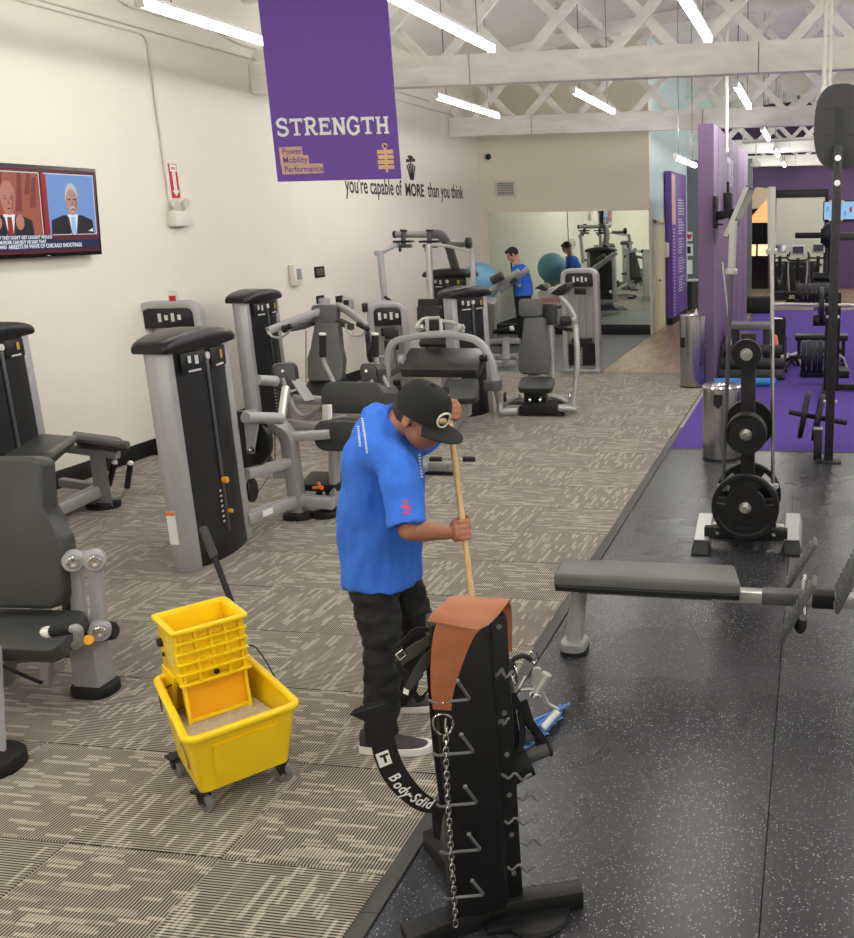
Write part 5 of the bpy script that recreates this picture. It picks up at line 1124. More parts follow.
# ---- bench-press station on the turf behind the post
def station():
    Y0 = 12.0
    t = thing('bench_station', 'barbell station with long silver bar behind the rig post', 'weight rack', (.25, Y0, 0))
    a, e = aY(771, 304, Y0-.2), aY(880, 306, Y0-.2)
    for px in (829, 880): 
        q_ = aY(px, 305, Y0); P().box((q_.x, Y0, .6), (.08, .08, 1.2), bev=.006).done('post', 'rubberblk', t); P().box((q_.x, Y0-.12, 1.02), (.05, .2, .06), bev=.005).done('bar_hook', 'rubberblk', t)
        P().box((q_.x, Y0, .03), (.12, .8, .06), bev=.006).done('base_foot', 'rubberblk', t)
    P().box((aY(855, 305, Y0).x, Y0+.3, .05), (.7, .07, .07), bev=.006).done('base_bar', 'rubberblk', t)
    bb = thing('barbell', 'long silver barbell lying across the bench station', 'barbell', a, 'racked barbells')
    P().cyl(a, e, .022, 14).done('shaft', 'lightsteel', bb)
    # plate posts with many thin plates
    for i, (x0, x1, yc, r, n, zlab) in enumerate(((799, 829, 293, .125, 7, 'small plate in the row above the silver bar'), (801, 823, 357, .225, 4, 'large plate in the row on the low sled peg'))):
        Yp = 12.3 if i == 0 else 12.75
        p0, p1 = aY(x0, yc, Yp), aY(x1, yc, Yp); d = p1-p0
        hold = thing('plate_holder', ['plate arm carrying a row of small plates above the silver bar', 'low black peg carrying a row of large plates on the sled'][i], 'rack peg', (p0.x, Yp, p0.z))
        P().cyl(p0-d*(.9 if i == 0 else .55), p1+d*.3, .024, 12, .004).done('peg', 'rubberblk', hold)
        P().box((p1.x+.12, Yp, p0.z/2), (.06, .06, p0.z)).done('support_post', 'rubberblk', hold)
        for k in range(n):
            plate(p0+d*((k+.5)/n), d, r*(1 if k % 2 else .97), d.length/n*.9, '%s, %s from the left' % (zlab, ['first','second','third','fourth','fifth','sixth','seventh'][k]), ['small plates above the silver bar', 'large plates on the sled'][i])
    plate(aY(821, 306, 11.7), (1,.05,0), .225, .05, 'single large plate hanging at the sleeve of the silver bar', 'racked plates')
    # sled base and background bench
    p = fl(824, 378); sl = thing('weight_sled', 'low dark sled base on the purple turf under the row of plates', 'sled', (p.x, p.y+.2, 0))
    a_, b_ = fl(800, 379), fl(849, 378.5)
    P().box(((a_.x+b_.x)/2, p.y+.22, .05), (b_.x-a_.x, .44, .1), bev=.01).done('base', 'iron', sl)
    for xx in (a_.x+.02, b_.x-.02): P().tube(fillet([(xx, p.y+.3, .1), (xx-.06, p.y+.3, .25), (xx-.12, p.y+.3, .27)], .04), .014, 8).done('pull_hook', 'lightsteel', sl)
    q0, q1 = aY(795, 337, 14.6), aY(848, 337, 14.6); bn = thing('flat_bench', 'distant flat black bench on the purple turf', 'bench', ((q0.x+q1.x)/2, 14.6, 0))
    P().box(((q0.x+q1.x)/2, 14.6, q0.z), (q1.x-q0.x, .28, .09), bev=.02).done('pad', 'vinylblack', bn)
    for s in (.08, .92): 
        xx = q0.x+(q1.x-q0.x)*s; P().box((xx, 14.6, q0.z/2), (.05, .06, q0.z)).done('leg', 'rubberblk', bn); P().box((xx, 14.6, .02), (.06, .4, .04)).done('base_foot', 'rubberblk', bn)
    # suspension trainer handles lying beside
    h0 = fl(790, 368); sp_ = thing('strap_tangle', 'tangle of black straps with white handles on the turf', 'straps', (h0.x, h0.y, 0))
    random.seed(11)
    for k in range(5):
        x, y = h0.x+random.uniform(-.12, .12), h0.y+random.uniform(-.1, .15)
        P().tube(fillet([(x-.14, y, .02), (x-.05, y+.06, .12), (x+.06, y-.05, .16), (x+.15, y+.04, .02)], .06), .014, 8).done('strap', 'rubberblk', sp_)
    for k in range(3):
        x, y = h0.x+random.uniform(-.1, .1), h0.y+random.uniform(-.08, .1); P().cyl((x-.06, y, .13+.03*k), (x+.06, y+.03, .17+.03*k), .018, 10, .003).done('handle', 'white', sp_)
station()
# ---- foam rollers by the partition
def rollers():
    Yr = 13.0
    rk = thing('roller_rack', 'low black rack of grey foam rollers at the end of the partition', 'rack', (aY(748, 380, Yr).x, Yr+.35, 0))
    xl, xr = aY(712, 370, Yr).x, aY(786, 370, Yr).x; xl = max(xl, -1.27)
    for xx in (xl+.03, xr-.03):
        P().bar((xx, Yr+.05, .02), (xx, Yr+.75, .5), .03, .04, bev=.003).done('side_rail', 'rubberblk', rk); P().box((xx, Yr+.72, .25), (.03, .04, .5)).done('rear_post', 'rubberblk', rk)
    P().box(((xl+xr)/2, Yr+.72, .03), (xr-xl, .04, .04)).done('base_bar', 'rubberblk', rk)
    mat('foam', (58,59,60), .75, bump=.1, bs=200); mat('foamdk', (38,38,40), .75)
    specs = ((711, 783, 375, 'grey foam roller lowest on the roller rack', 'foam'), (713, 784, 363.5, 'grey foam roller in the middle of the roller rack', 'foam'), (715, 782, 350, 'grey foam roller at the top of the roller rack', 'foam'))
    for k, (x0, x1, yc, lab, m) in enumerate(specs):
        Yk = Yr+.13+.22*k; a, e = aY(x0, yc, Yk), aY(x1, yc, Yk); a.x = max(a.x, -1.26)
        o = thing('foam_roller', lab, 'foam roller', (a+e)/2-V((0,0,.075)), 'grey foam rollers')
        P().cyl(a, e, .075, 24, .012).done('roller', m, o)
        for q_, dd in ((a, -1), (e, 1)): P().cyl(q_, q_+V((dd*.002,0,0)), .03, 16).done('core_end', 'black', o)
    a, e = fl(704, 387), fl(776, 387); a.x = -1.27
    o = thing('foam_roller', 'bright blue foam roller lying on the purple turf', 'foam roller', (a+e)/2)
    P().cyl(a+V((0,.06,.055)), e+V((0,.06,.055)), .055, 24, .012).done('roller', 'bluefoam', o)
    a, e = aY(730, 330, 14.1), aY(772, 330, 14.1); st = thing('step_platform', 'grey step platform stacked behind the foam rollers', 'step platform', ((a.x+e.x)/2, 14.15, 0))
    P().rpoly([((a.x+e.x)/2+x, 14.15+y, a.z+.02) for x, y in rr(e.x-a.x, .4, .05, 4)], (0,0,.08), .02).done('deck', mat('stepgrey', (120,122,122), .6), st)
    for s in (-1, 1): P().box(((a.x+e.x)/2+s*(e.x-a.x)*.38, 14.15, (a.z+.02)/2), (.1, .36, a.z+.02), bev=.01).done('riser', 'foam', st)
    a = aY(778, 344, 14.4); bx = thing('storage_bin', 'black open bin with white papers beside the step platform', 'bin', (a.x, 14.4, 0)); hz = aY(778, 318, 14.4).z
    for sx, sy, wx, wy in ((-.1,0,.015,.3), (.1,0,.015,.3), (0,-.15,.2,.015), (0,.15,.2,.015)): P().box((a.x+sx, 14.4+sy, hz/2), (wx, wy, hz)).done('side', 'rubberblk', bx)
    P().box((a.x, 14.4, .02), (.2, .3, .03)).done('bottom', 'rubberblk', bx); P().box((a.x, 14.4, hz-.02), (.15, .2, .02), rot=(.1,.1,.3)).done('papers', 'white', bx)
    a = aY(774.5, 341, 13.75); oc = P().lathe([(.02,0), (.055,.005), (.06,.03), (.05,.1), (.04,.16), (.02,.18)], (a.x, 13.75, a.z-.09), n=18).done('orange_cone', mat('conepink', (235,130,95), .6), org=(a.x, 13.75, a.z-.09)); tag(oc, 'small orange cone standing on the foam roller rack', 'cone')
rollers()
# ---- partition-mounted screen + bracket
def pscreen():
    Xp = -1.29
    c = aX(741, 212, Xp+.35); t = thing('partition_television', 'black television tilted out from the purple partition', 'television', (Xp, c.y, c.z-.3))
    mx = Mx.Translation((Xp+.33, c.y, c.z))@Mx.Rotation(.42, 4, 'Y')
    P(mx).box((0,0,0), (.05, 1.15, .66), bev=.008).done('case', 'tvcase', t); P(mx).box((.027, 0, 0), (.004, 1.1, .61)).done('screen', mat('screenoff', (60,62,66), .1), t)
    P(mx).box((0, -.577, 0), (.055, .004, .64)).done('edge_trim', 'lightsteel', t)
    P().bar((Xp+.005, c.y, c.z-.05), (Xp+.3, c.y, c.z), .08, .1).done('wall_arm', 'black', t); P().box((Xp+.02, c.y, c.z), (.04, .3, .4)).done('wall_plate', 'black', t)
    c = aX(718, 219, Xp+.05); br2 = thing('wall_hook', 'small black hook bracket on the near end of the purple partition', 'hook', (Xp, c.y, c.z-.12))
    P().box((Xp+.012, c.y, c.z), (.024, .18, .22), bev=.004).done('plate', 'black', br2)
    for dz in (-.07, 0, .07): P().box((Xp+.07, c.y, c.z+dz), (.1, .12, .02), bev=.003).done('prong', mat('maroon', (70,40,48), .5), br2)
    c = aX(731, 205, Xp+.1); sp2 = thing('wall_bracket', 'black equipment bracket above the leaning bar on the partition', 'bracket', (Xp, c.y, c.z-.2))
    P().box((Xp+.06, c.y, c.z), (.12, .2, .34), bev=.02).done('body', 'black', sp2); P().cyl((Xp+.06, c.y-.05, c.z+.15), (Xp+.06, c.y-.05, c.z+.32), .02, 10).done('post', 'black', sp2); P().cyl((Xp+.1, c.y-.1, c.z-.2), (Xp+.1, c.y-.1, c.z-.08), .02, 10).done('post', 'black', sp2)
pscreen()
# leaning white strap/pole beside partition
a, e = aX(737, 262, -1.2), fl(752, 333); lp_ = P().tube([V((-1.277, 13.8, aY(737, 262, 13.8).z)), V((-1.1, 13.75, .0))], .012, 8).done('leaning_pole', 'offwhite', org=(-1.1, 13.75, 0)); tag(lp_, 'thin white pole leaning against the purple partition', 'pole')
# ---- far room: screen, bikes, cabinet
def farroom():
    a, e = aY(824.5, 202, YF-.1), aY(858, 219, YF-.1); t = thing('end_television', 'television with a bright blue picture on the far purple wall', 'television', ((a.x+e.x)/2, YF, e.z))
    c = (a+e)/2; P().box((c.x, YF-.06, c.z), (e.x-a.x+.06, .05, a.z-e.z+.06), bev=.006).done('case', 'tvcase', t); sc = P().box((c.x, YF-.088, c.z), (e.x-a.x, .006, a.z-e.z)).done('screen', 'scr_ltblue', t)
    random.seed(2)
    for k in range(6): P().sph((a.x+.1+k*.17, YF-.092, c.z+random.uniform(-.1,.05)), (.04, .002, .09), 6).done('picture_shape', ['scr_blue', 'scr_tie', 'scr_navy'][k % 3], sc)
    P().box((c.x, YF-.03, c.z), (.3, .05, .2)).done('wall_mount', 'black', t)
    def bike(px, py, Y, lab, s=1):
        b = fl(px, py); b = V((aY(px, py, Y).x, Y, 0)); t = thing('exercise_bike', lab, 'exercise bike', b, 'bikes at the far end')
        P().box((b.x, Y, .05), (.5*s, .12, .08), bev=.01).box((b.x, Y+.9, .05), (.5*s, .12, .08), bev=.01).done('base_feet', 'rubberblk', t); P().bar((b.x, Y, .1), (b.x, Y+.9, .1), .1, .1).done('base_beam', 'cap', t)
        P().cyl((b.x-.06, Y+.25, .38), (b.x+.06, Y+.25, .38), .27, 28, .02).done('flywheel', 'cap', t)
        P().bar((b.x, Y+.3, .3), (b.x, Y+.1, 1.15), .09, .11).done('front_post', 'rubberblk', t)
        P().tube(fillet([(b.x-.26, Y+.1, 1.25), (b.x-.25, Y-.1, 1.12), (b.x, Y+.1, 1.1), (b.x+.25, Y-.1, 1.12), (b.x+.26, Y+.1, 1.25)], .1), .022, 10).done('handlebar', 'rubberblk', t)
        P().box((b.x, Y+.08, 1.36), (.34, .06, .26), rot=(-.3,0,0), bev=.02).done('console', 'silver', t); P().box((b.x, Y+.035, 1.36), (.26, .02, .17), rot=(-.3,0,0)).done('console_screen', 'screenoff', t)
        P().bar((b.x, Y+.5, .3), (b.x, Y+.7, .85), .07, .07).done('seat_post', 'silver', t); P().sph((b.x, Y+.72, .9), (.12, .17, .05), 8).done('saddle', 'vinylblack', t)
        for sgn in (-1, 1): P().tube(fillet([(b.x+sgn*.2, Y+.1, .35), (b.x+sgn*.24, Y+.02, .9), (b.x+sgn*.22, Y-.05, 1.2)], .2), .02, 8).done('side_lever', 'lightsteel' if s > 1 else 'darkframe', t); P().box((b.x+sgn*.18, Y+.3, .3), (.1, .26, .03), bev=.008).done('pedal', 'rubberblk', t)
    bike(797, 300, 24.6, 'exercise bike with pale console centred before the roller blind', 1.2); bike(779, 300, 26.2, 'exercise bike left of the one before the roller blind'); bike(817, 302, 25.9, 'exercise bike right of the one before the roller blind')
    a, e = aY(770, 262, 28.4), aY(817, 262, 28.4); cb = thing('low_cabinet', 'long low black cabinet under the roller blind', 'cabinet', ((a.x+e.x)/2, 28.6, 0))
    P().box(((a.x+e.x)/2, 28.6, a.z/2), (e.x-a.x, .4, a.z), bev=.01).done('body', 'black', cb)
    for k in range(3): 
        d_ = P().box((a.x+(e.x-a.x)*(k+.5)/3, 28.39, a.z/2), ((e.x-a.x)/3-.03, .02, a.z-.1), bev=.004).done('door', 'rubberblk', cb); P().box((a.x+(e.x-a.x)*(k+.8)/3, 28.375, a.z*.6), (.02, .02, .14)).done('handle', 'steel', d_)
    # dumbbell tower by the rig: arm with stacked plates high up
    a, e = aY(795, 235.5, 16), aY(822, 235.5, 16); hb = thing('barbell', 'dark bar racked high with plates before the blind', 'barbell', ((a.x+e.x)/2, 16, a.z), 'racked barbells')
    P().cyl(a, e+V((.8,0,0)), .045, 14, .006).done('shaft', 'rubberblk', hb)
    for k in range(4): plate(aY(822+2.2*k, 236, 16), (1,0,0), [.12, .16, .2, .2][k], .04, 'plate %s on the high racked bar' % ['outermost', 'second', 'third', 'innermost'][k], 'plates on the high bar')
    tw_ = thing('rack_tower', 'black storage tower of weights behind the rig post', 'weight rack', (aY(826, 260, 16).x, 16.1, 0)); xx = aY(826, 260, 16).x
    P().box((xx+.06, 16.15, 1.05), (.08, .08, 2.1), bev=.006).done('post', 'rubberblk', tw_); P().box((xx+.06, 16.1, .04), (.5, .6, .06), bev=.006).done('base_plate', 'rubberblk', tw_)
    for z in (.5, .75, .98, 1.2): P().cyl((xx-.18, 16.08, z), (xx+.06, 16.08, z), .09 if z < 1 else .07, 18, .01).done('stored_weight', 'iron' if z != .75 else 'lightsteel', tw_)
    P().box((xx+.06, 16.05, 1.83), (.06, .2, .06)).done('hook', 'rubberblk', tw_)
    c = aY(757, 310, 22.6); bxx = thing('plyo_box', 'low black box at the foot of the far end of the turf', 'box', (c.x, 22.8, 0)); P().box((c.x, 22.8, .18), (.7, .5, .34), bev=.015).done('body', 'black', bxx); P().box((c.x, 22.8, .356), (.66, .46, .012), bev=.004).done('top_mat', 'rubberblk', bxx)
farroom()
# ---- overhead pipes
def pipes():
    for k, (px, lab) in enumerate(((825, 'white vertical conduit pair right of the partition'), (727, 'white drop conduit above the purple partition'))):
        Y = 9.6 if k == 0 else 13.6
        x = aY(px, 60, Y).x; z0 = aY(px, 92 if k == 0 else 150, Y).z; t = thing('ceiling_pipe', lab, 'pipe', (x, Y, z0), 'white ceiling pipes')
        z1 = roofz(x)-.01
        P().cyl((x, Y, max(z0, 2.6)), (x, Y, z1), .022, 12).done('pipe', 'offwhite', t)
        if k == 0: P().cyl((x+.05, Y, max(z0, 2.6)), (x+.05, Y, z1), .016, 12).done('pipe', 'offwhite', t)
        P().cyl((x, Y, max(z0, 2.6)-.03), (x, Y, max(z0, 2.6)+.03), .032, 12).done('coupling', 'offwhite', t)
    y = 20.4; a, e = aY(742, 142, y), aY(818, 138, y); t = thing('sprinkler_pipe', 'long white pipe crossing beyond the purple partition', 'pipe', ((a.x+e.x)/2, y, a.z))
    P().cyl(a, e, .035, 12).done('main_pipe', 'offwhite', t)
    for s in (.02, .96): q_ = a.lerp(e, s); P().cyl(q_, (q_.x, q_.y, roofz(q_.x)), .02, 10).done('drop_pipe', 'offwhite', t)
    q_ = aY(756, 165, y); P().cyl((q_.x, y, q_.z+.1), (q_.x, y, a.z), .014, 8).done('drop_pipe', 'offwhite', t); P().lathe([(.02,.12), (.1,.06), (.11,.0), (.03,-.02)], (q_.x, y, q_.z-.03), n=18).done('dome_camera', 'offwhite', t)
    x, y = aY(557, 20, 15).x, 15; t = thing('fire_sprinkler', 'small white ceiling fan head on a thin drop rod', 'sprinkler', (x, y, 4.75)); zz = aY(557, 12, y).z
    P().cyl((x, y, zz), (x, y, roofz(x)-.01), .02, 10).done('drop_pipe', 'offwhite', t); P().lathe([(.03,.05), (.09,.02), (.09,0), (.02,-.03)], (x, y, zz), n=18).done('head', 'offwhite', t)
pipes()
# ================================================================== MOP BUCKET
mat('yellow', (255,214,18), .34, var=.03, vs=6); mat('wetgrey', (196,184,160), .45, var=.18, vs=45, bump=.6, bs=90)
def bucket():
    F0 = V((-2.058, 2.9375, 0)); u = V((.62, .785, 0)).normalized(); v = V((-u.y, u.x, 0))
    mx = Mx((u, v, V((0,0,1)))).transposed().to_4x4(); mx.translation = F0
    t = thing('mop_bucket', 'bright yellow wheeled mop bucket with side-press wringer full of grey water', 'mop bucket', F0+v*.25)
    def ring(hx, y0, y1, r, n=7): return rr(2*hx, y1-y0, r, n, 0, (y0+y1)/2)
    def rimz(y): s = min(1, max(0, (y-.22)/.13)); return .362+.06*s*s*(3-2*s)
    zs = [0, .25, .5, .75, 1]
    nar = lambda L: [(a*(1-.2*max(0, b)/.5), b) for a, b in L]; top = nar(ring(.206, -.005, .48, .04)); bot = nar(ring(.174, .06, .44, .03))
    def shell(off):
        R = []
        for s in zs:
            R.append([V((bx+(tx-bx)*s*(1-off/.25), by+(ty-by)*s+((.25-by)*off/.25), .095+(rimz(ty)-.095)*s+(off*.6 if s == 0 else 0))) for (bx, by), (tx, ty) in zip([(a*(1-off/.17), b) for a, b in bot], top)])
        return R
    o_, i_ = shell(0), shell(.012)
    p = P(mx); p.loft(o_+list(reversed(i_)), caps=False)
    a = [p.bm.verts.new(q_) for q_ in o_[0]]; p.face(list(reversed(a))); a = [p.bm.verts.new(q_) for q_ in i_[0]]; p.face(a)
    bmesh.ops.remove_doubles(p.bm, verts=p.bm.verts, dist=.0004)
    body = p.done('tub', 'yellow', t, ang=50)
    P(mx).sweep([V((tx, ty, rimz(ty)-.008)) for tx, ty in top], rr(.03, .028, .011, 3), closed=True, up=(0,0,1), smooth_up=False).done('rim', 'yellow', body)
    # embossed scoop on the front and recessed side panel
    sc = [(.12*math.cos(math.radians(180+180*k/12)), .2+.1*math.sin(math.radians(180+180*k/12))) for k in range(13)]+[(.12, .3), (-.12, .3)]
    P(mx).prism([(x, .06-(z-.095)/.265*.065-.009, z) for x, z in sc], (0, .02, 0)).done('front_scoop', 'yellow', body)
    P(mx).prism([(-(.174+(z-.095)/.265*.032)*(1-.4*y)-.003, y, z) for y, z in ((.1, .13), (.2, .13), (.2, .3), (.1, .3))], (.006, 0, 0)).done('side_panel', 'yellow', body)
    P(mx).prism([(-(.174+(z-.095)/.265*.032)*(1-.4*y)-.006, y, z) for y, z in [(.15+.035*math.cos(2*PI*k/16), .225+.062*math.sin(2*PI*k/16)) for k in range(16)]], (.004, 0, 0)).done('caution_label', mat('cautionprint', (120,112,80), .5), body)
    P(mx).prism([(-(.174+(z-.095)/.265*.032)*(1-.4*y)-.0075, y, z) for y, z in [(.15+.022*math.cos(2*PI*k/16), .225+.042*math.sin(2*PI*k/16)) for k in range(16)]], (.003, 0, 0)).done('caution_label', 'yellow', body)
    # water
    zw = .275; s = (zw-.095)/.267
    P(mx).prism([(bx+(tx-bx)*s-math.copysign(.02, tx), by+(ty-by)*s+(.25-by)*.09, zw-.05) for (bx, by), (tx, ty) in zip(bot, top)], (0,0,.05)).done('dirty_water', 'wetgrey', t, 'murky grey mop water')
    # wringer hopper
    zb, zt = .44, .665; hx = .124; y0, y1 = .275, .49
    wr = P(mx)
    for (c, sz) in (((-hx, (y0+y1)/2, (zb+zt)/2), (.012, y1-y0, zt-zb)), ((hx, (y0+y1)/2, (zb+zt)/2), (.012, y1-y0, zt-zb)), ((0, y1, (zb+zt)/2), (2*hx, .012, zt-zb)), ((0, y0+.014, (zb+zt)/2), (2*hx, .008, zt-zb))): wr.box(c, sz, bev=.003)
    wring = wr.done('wringer', 'yellow', t)
    P(mx).box((0, (y0+y1)/2, zb+.01), (2*hx-.02, y1-y0-.02, .01)).done('wringer_floor', 'yellow', wring)
    for zz in [zb+.004+.043*k for k in range(6)]: P(mx).box((0, y0, zz), (2*hx+.02, .03, .011), bev=.003).done('grid_rib', 'yellow', wring)
    for xx in [-hx+.012+(2*hx-.024)*k/4 for k in range(5)]: P(mx).box((xx, y0+.004, (zb+zt)/2), (.012, .02, zt-zb), bev=.003).done('grid_rib', 'yellow', wring)
    P(mx).sweep([(x, y, zt) for x, y in rr(2*hx+.02, y1-y0+.03, .012, 3, 0, (y0+y1)/2)], rr(.024, .016, .005, 2), closed=True, smooth_up=False).done('hopper_rim', 'yellow', wring)
    P(mx).cyl((.0, y0-.012, zb+.03), (.0, y0-.022, zb+.03), .011, 12, .002).done('pivot_button', 'rubberblk', wring)
    P(mx).cyl((-hx-.004, y1-.03, zb+.13), (-hx-.022, y1-.03, zb+.13), .018, 14, .003).done('pivot_button', 'rubberblk', wring); P(mx).cyl((-hx-.004, y1-.04, zb+.08), (-hx-.012, y1-.04, zb+.08), .008, 10).done('pivot_button', 'rubberblk', wring)
    P(mx).box((-hx-.0065, y0+.09, zb+.12), (.002, .06, .1)).done('instruction_label', mat('labelyellow', (240,214,110), .5), wring)
    # side plates and press frame below hopper
    for s in (-1, 1): P(mx).prism([(s*hx, y1+.01, zb+.02), (s*hx, y1+.01, .25), (s*hx, y1-.06, .25), (s*hx, y0+.06, zb+.02)], (s*.012, 0, 0)).done('support_plate', 'yellow', wring)
    P(mx).box((0, y1-.01, .34), (2*hx, .012, .22), bev=.003).done('back_plate', 'yellow', wring)
    P(mx).prism([(-.11, y0+.03, zb+.0), (.11, y0+.03, zb+.0), (.11, y0+.01, .2), (-.11, y0+.01, .2)], (0, .008, 0)).done('press_plate', mat('yellowdeep', (246,176,20), .4), wring)
    for xx in (-.115, .115): P(mx).bar((xx, y0+.022, zb), (xx, y0+.0, .19), .014, .018, up=(0,1,0), bev=.003).done('press_frame_bar', 'yellow', wring)
    for zz, yy in ((.2, .004), (.245, .007), (.285, .009)): P(mx).bar((-.115, y0+yy, zz), (.115, y0+yy, zz), .012, .016, bev=.003).done('press_frame_bar', 'yellow', wring)
    for xx in (-.06, .0, .06): P(mx).bar((xx, y0+.004, .2), (xx, y0+.007, .245), .01, .014, up=(0,1,0), bev=.002).done('press_frame_bar', 'yellow', wring)
    P(mx).tube(fillet([(-hx-.01, y0+.1, zb-.02), (-hx-.03, y0+.18, zb-.07), (-hx-.045, y0+.18, .36), (-.19, y0+.08, .33)], .05), .003, 6).done('bail_wire', 'rubberblk', t)
    P(mx).tube(fillet([(hx+.01, y1-.05, zb+.02), (.2, .42, .47), (.215, .34, .42), (.214, .25, .37)], .05), .003, 6).done('bail_wire', 'rubberblk', t)
    # lever
    a, b = aY(239, 622, 3.33), aY(203, 527, 3.45); d = (b-a).normalized()
    h = P().tube([a, b-d*.12], .0125, 10).done('lever', 'rubberblk', t); P().cyl(b-d*.14, b, .0175, 12, .004).done('lever_grip', mat('gripgrey', (58,58,58), .6), h)
    # casters
    for sx, y, rz in ((-.15, .09, .4), (.15, .09, 1.0), (-.15, .42, .2), (.15, .42, .7)):
        m2 = mx@Mx.Translation((sx, y, 0))@Mx.Rotation(rz, 4, 'Z')
        cs = P(m2).box((0, .012, .088), (.06, .06, .012), bev=.003).prism([(-.02, -.012, .085), (-.02, .03, .085), (-.02, .012, .034), (-.02, -.004, .03)], (.004,0,0)).prism([(.016, -.012, .085), (.016, .03, .085), (.016, .012, .034), (.016, -.004, .03)], (.004,0,0)).done('caster', 'rubberblk', t)
        P(m2).lathe([(.012,-.012), (.03,-.012), (.036,-.008), (.036,.008), (.03,.012), (.012,.012)], (0, 0, .036), (1,0,0), 22, closed=True).done('wheel', mat('wheelgrey', (120,120,120), .5), cs)
        P(m2).cyl((-.022, 0, .036), (.022, 0, .036), .008, 10).done('axle', 'chrome', cs)
bucket()
# ================================================================== ATTACHMENT RACK
RO = V((-1.045, 2.375, 0)); RA = V((.845, .535, 0)); RN = V((.535, -.845, 0))
mR = Mx((RA, -RN, V((0,0,1)))).transposed().to_4x4(); mR.translation = RO      # local x along face, y backward, z up
def onface(px, py, off=0):
    d = ray(px, py); return CP+d*((off-(CP-RO).dot(RN))/d.dot(RN))
mat('rackblack', (17,17,18), .42)
def rack():
    t = thing('attachment_rack', 'black upright rack of cable attachments with many small hooks in the foreground', 'rack', RO+RA*.11-RN*.05)
    P(mR).box((.085, .05, .55), (.17, .1, 1.0), bev=.012).done('column', 'rackblack', t)
    P(mR).box((.2, .06, .545), (.055, .08, .97), bev=.008).done('side_rail', 'rackblack', t); P(mR).box((.173, .03, .545), (.012, .03, .97)).done('rail_groove', 'black', t)
    P(mR).cyl((.228, .06, .075), (.17, .06, .075), .035, 16, .004).done('rail_end', 'rackblack', t)
    # base arms
    for e, w in ((fl(405, 950), .085), (fl(583, 903), .07), (RO+RA*.02-RN*.5, .07)):
        a = RO+RA*.11-RN*.05+V((0,0,.035)); P().bar(a, V((e.x, e.y, .035)), w, .07, bev=.01).done('base_arm', 'rackblack', t)
    c = fl(538, 917); P().lathe([(.1, 0), (.105, .01), (.1, .022), (.06, .026), (.001, .026)], (c.x, c.y, 0), n=28).done('base_disc', 'rackblack', t)
    c = fl(520, 930); P().bar(V((c.x-.1, c.y-.02, .012)), V((c.x+.12, c.y+.06, .012)), .05, .024, bev=.006).done('base_plate', 'rackblack', t)
    # front-left hooks: rod out of the face, bent up to a ball tip
    mat('hooksteel', (128,128,130), .35, .5)
    for zz in (.815, .645, .475, .315, .155): 
        s = RO+RA*.02+V((0,0,zz)); q0 = s+RN*.018-RA*.045+V((0,0,.004))
        pts = [q0+V((0,0,.012)), q0+RA*.012, s+RN*.01+V((0,0,-.004)), s+RN*.04+RA*.07+V((0,0,.002)), s+RN*.055+RA*.035+V((0,0,.075))]
        P().tube(fillet(pts, .012, 4), .0048, 8).sph(pts[-1], .007, 6).done('hook', 'hooksteel', t)
    # right-hand wavy hooks in two rows
    for (x0, y0, x1, y1, off) in ((511, 797, 546, 797, -.07), (496, 819.5, 532, 822, -.02), (515, 842, 549, 842, -.07), (500, 866, 535, 869, -.02), (517, 887, 551, 888, -.07), (503, 910, 538, 914, -.02), (497, 774, 530, 778, -.02), (492, 722, 508, 722, -.02), (488, 672, 512, 675, -.02)):
        pts = []
        for k in range(13):
            s = k/12; dy = -3.2*math.sin(s*2.3*2*PI) if s > .2 else 0
            p = onface(x0+(x1-x0)*s, y0+(y1-y0)*s+dy, off); pts.append(p)
        P().tube(pts, .0046, 8).sph(pts[-1], .006, 6).done('hook', 'hooksteel', t)
    for k in range(7): P(mR).cyl((.2, .019, .16+k*.14), (.2, .015, .16+k*.14), .008, 10).done('rivet', 'hooksteel', t)
rack()
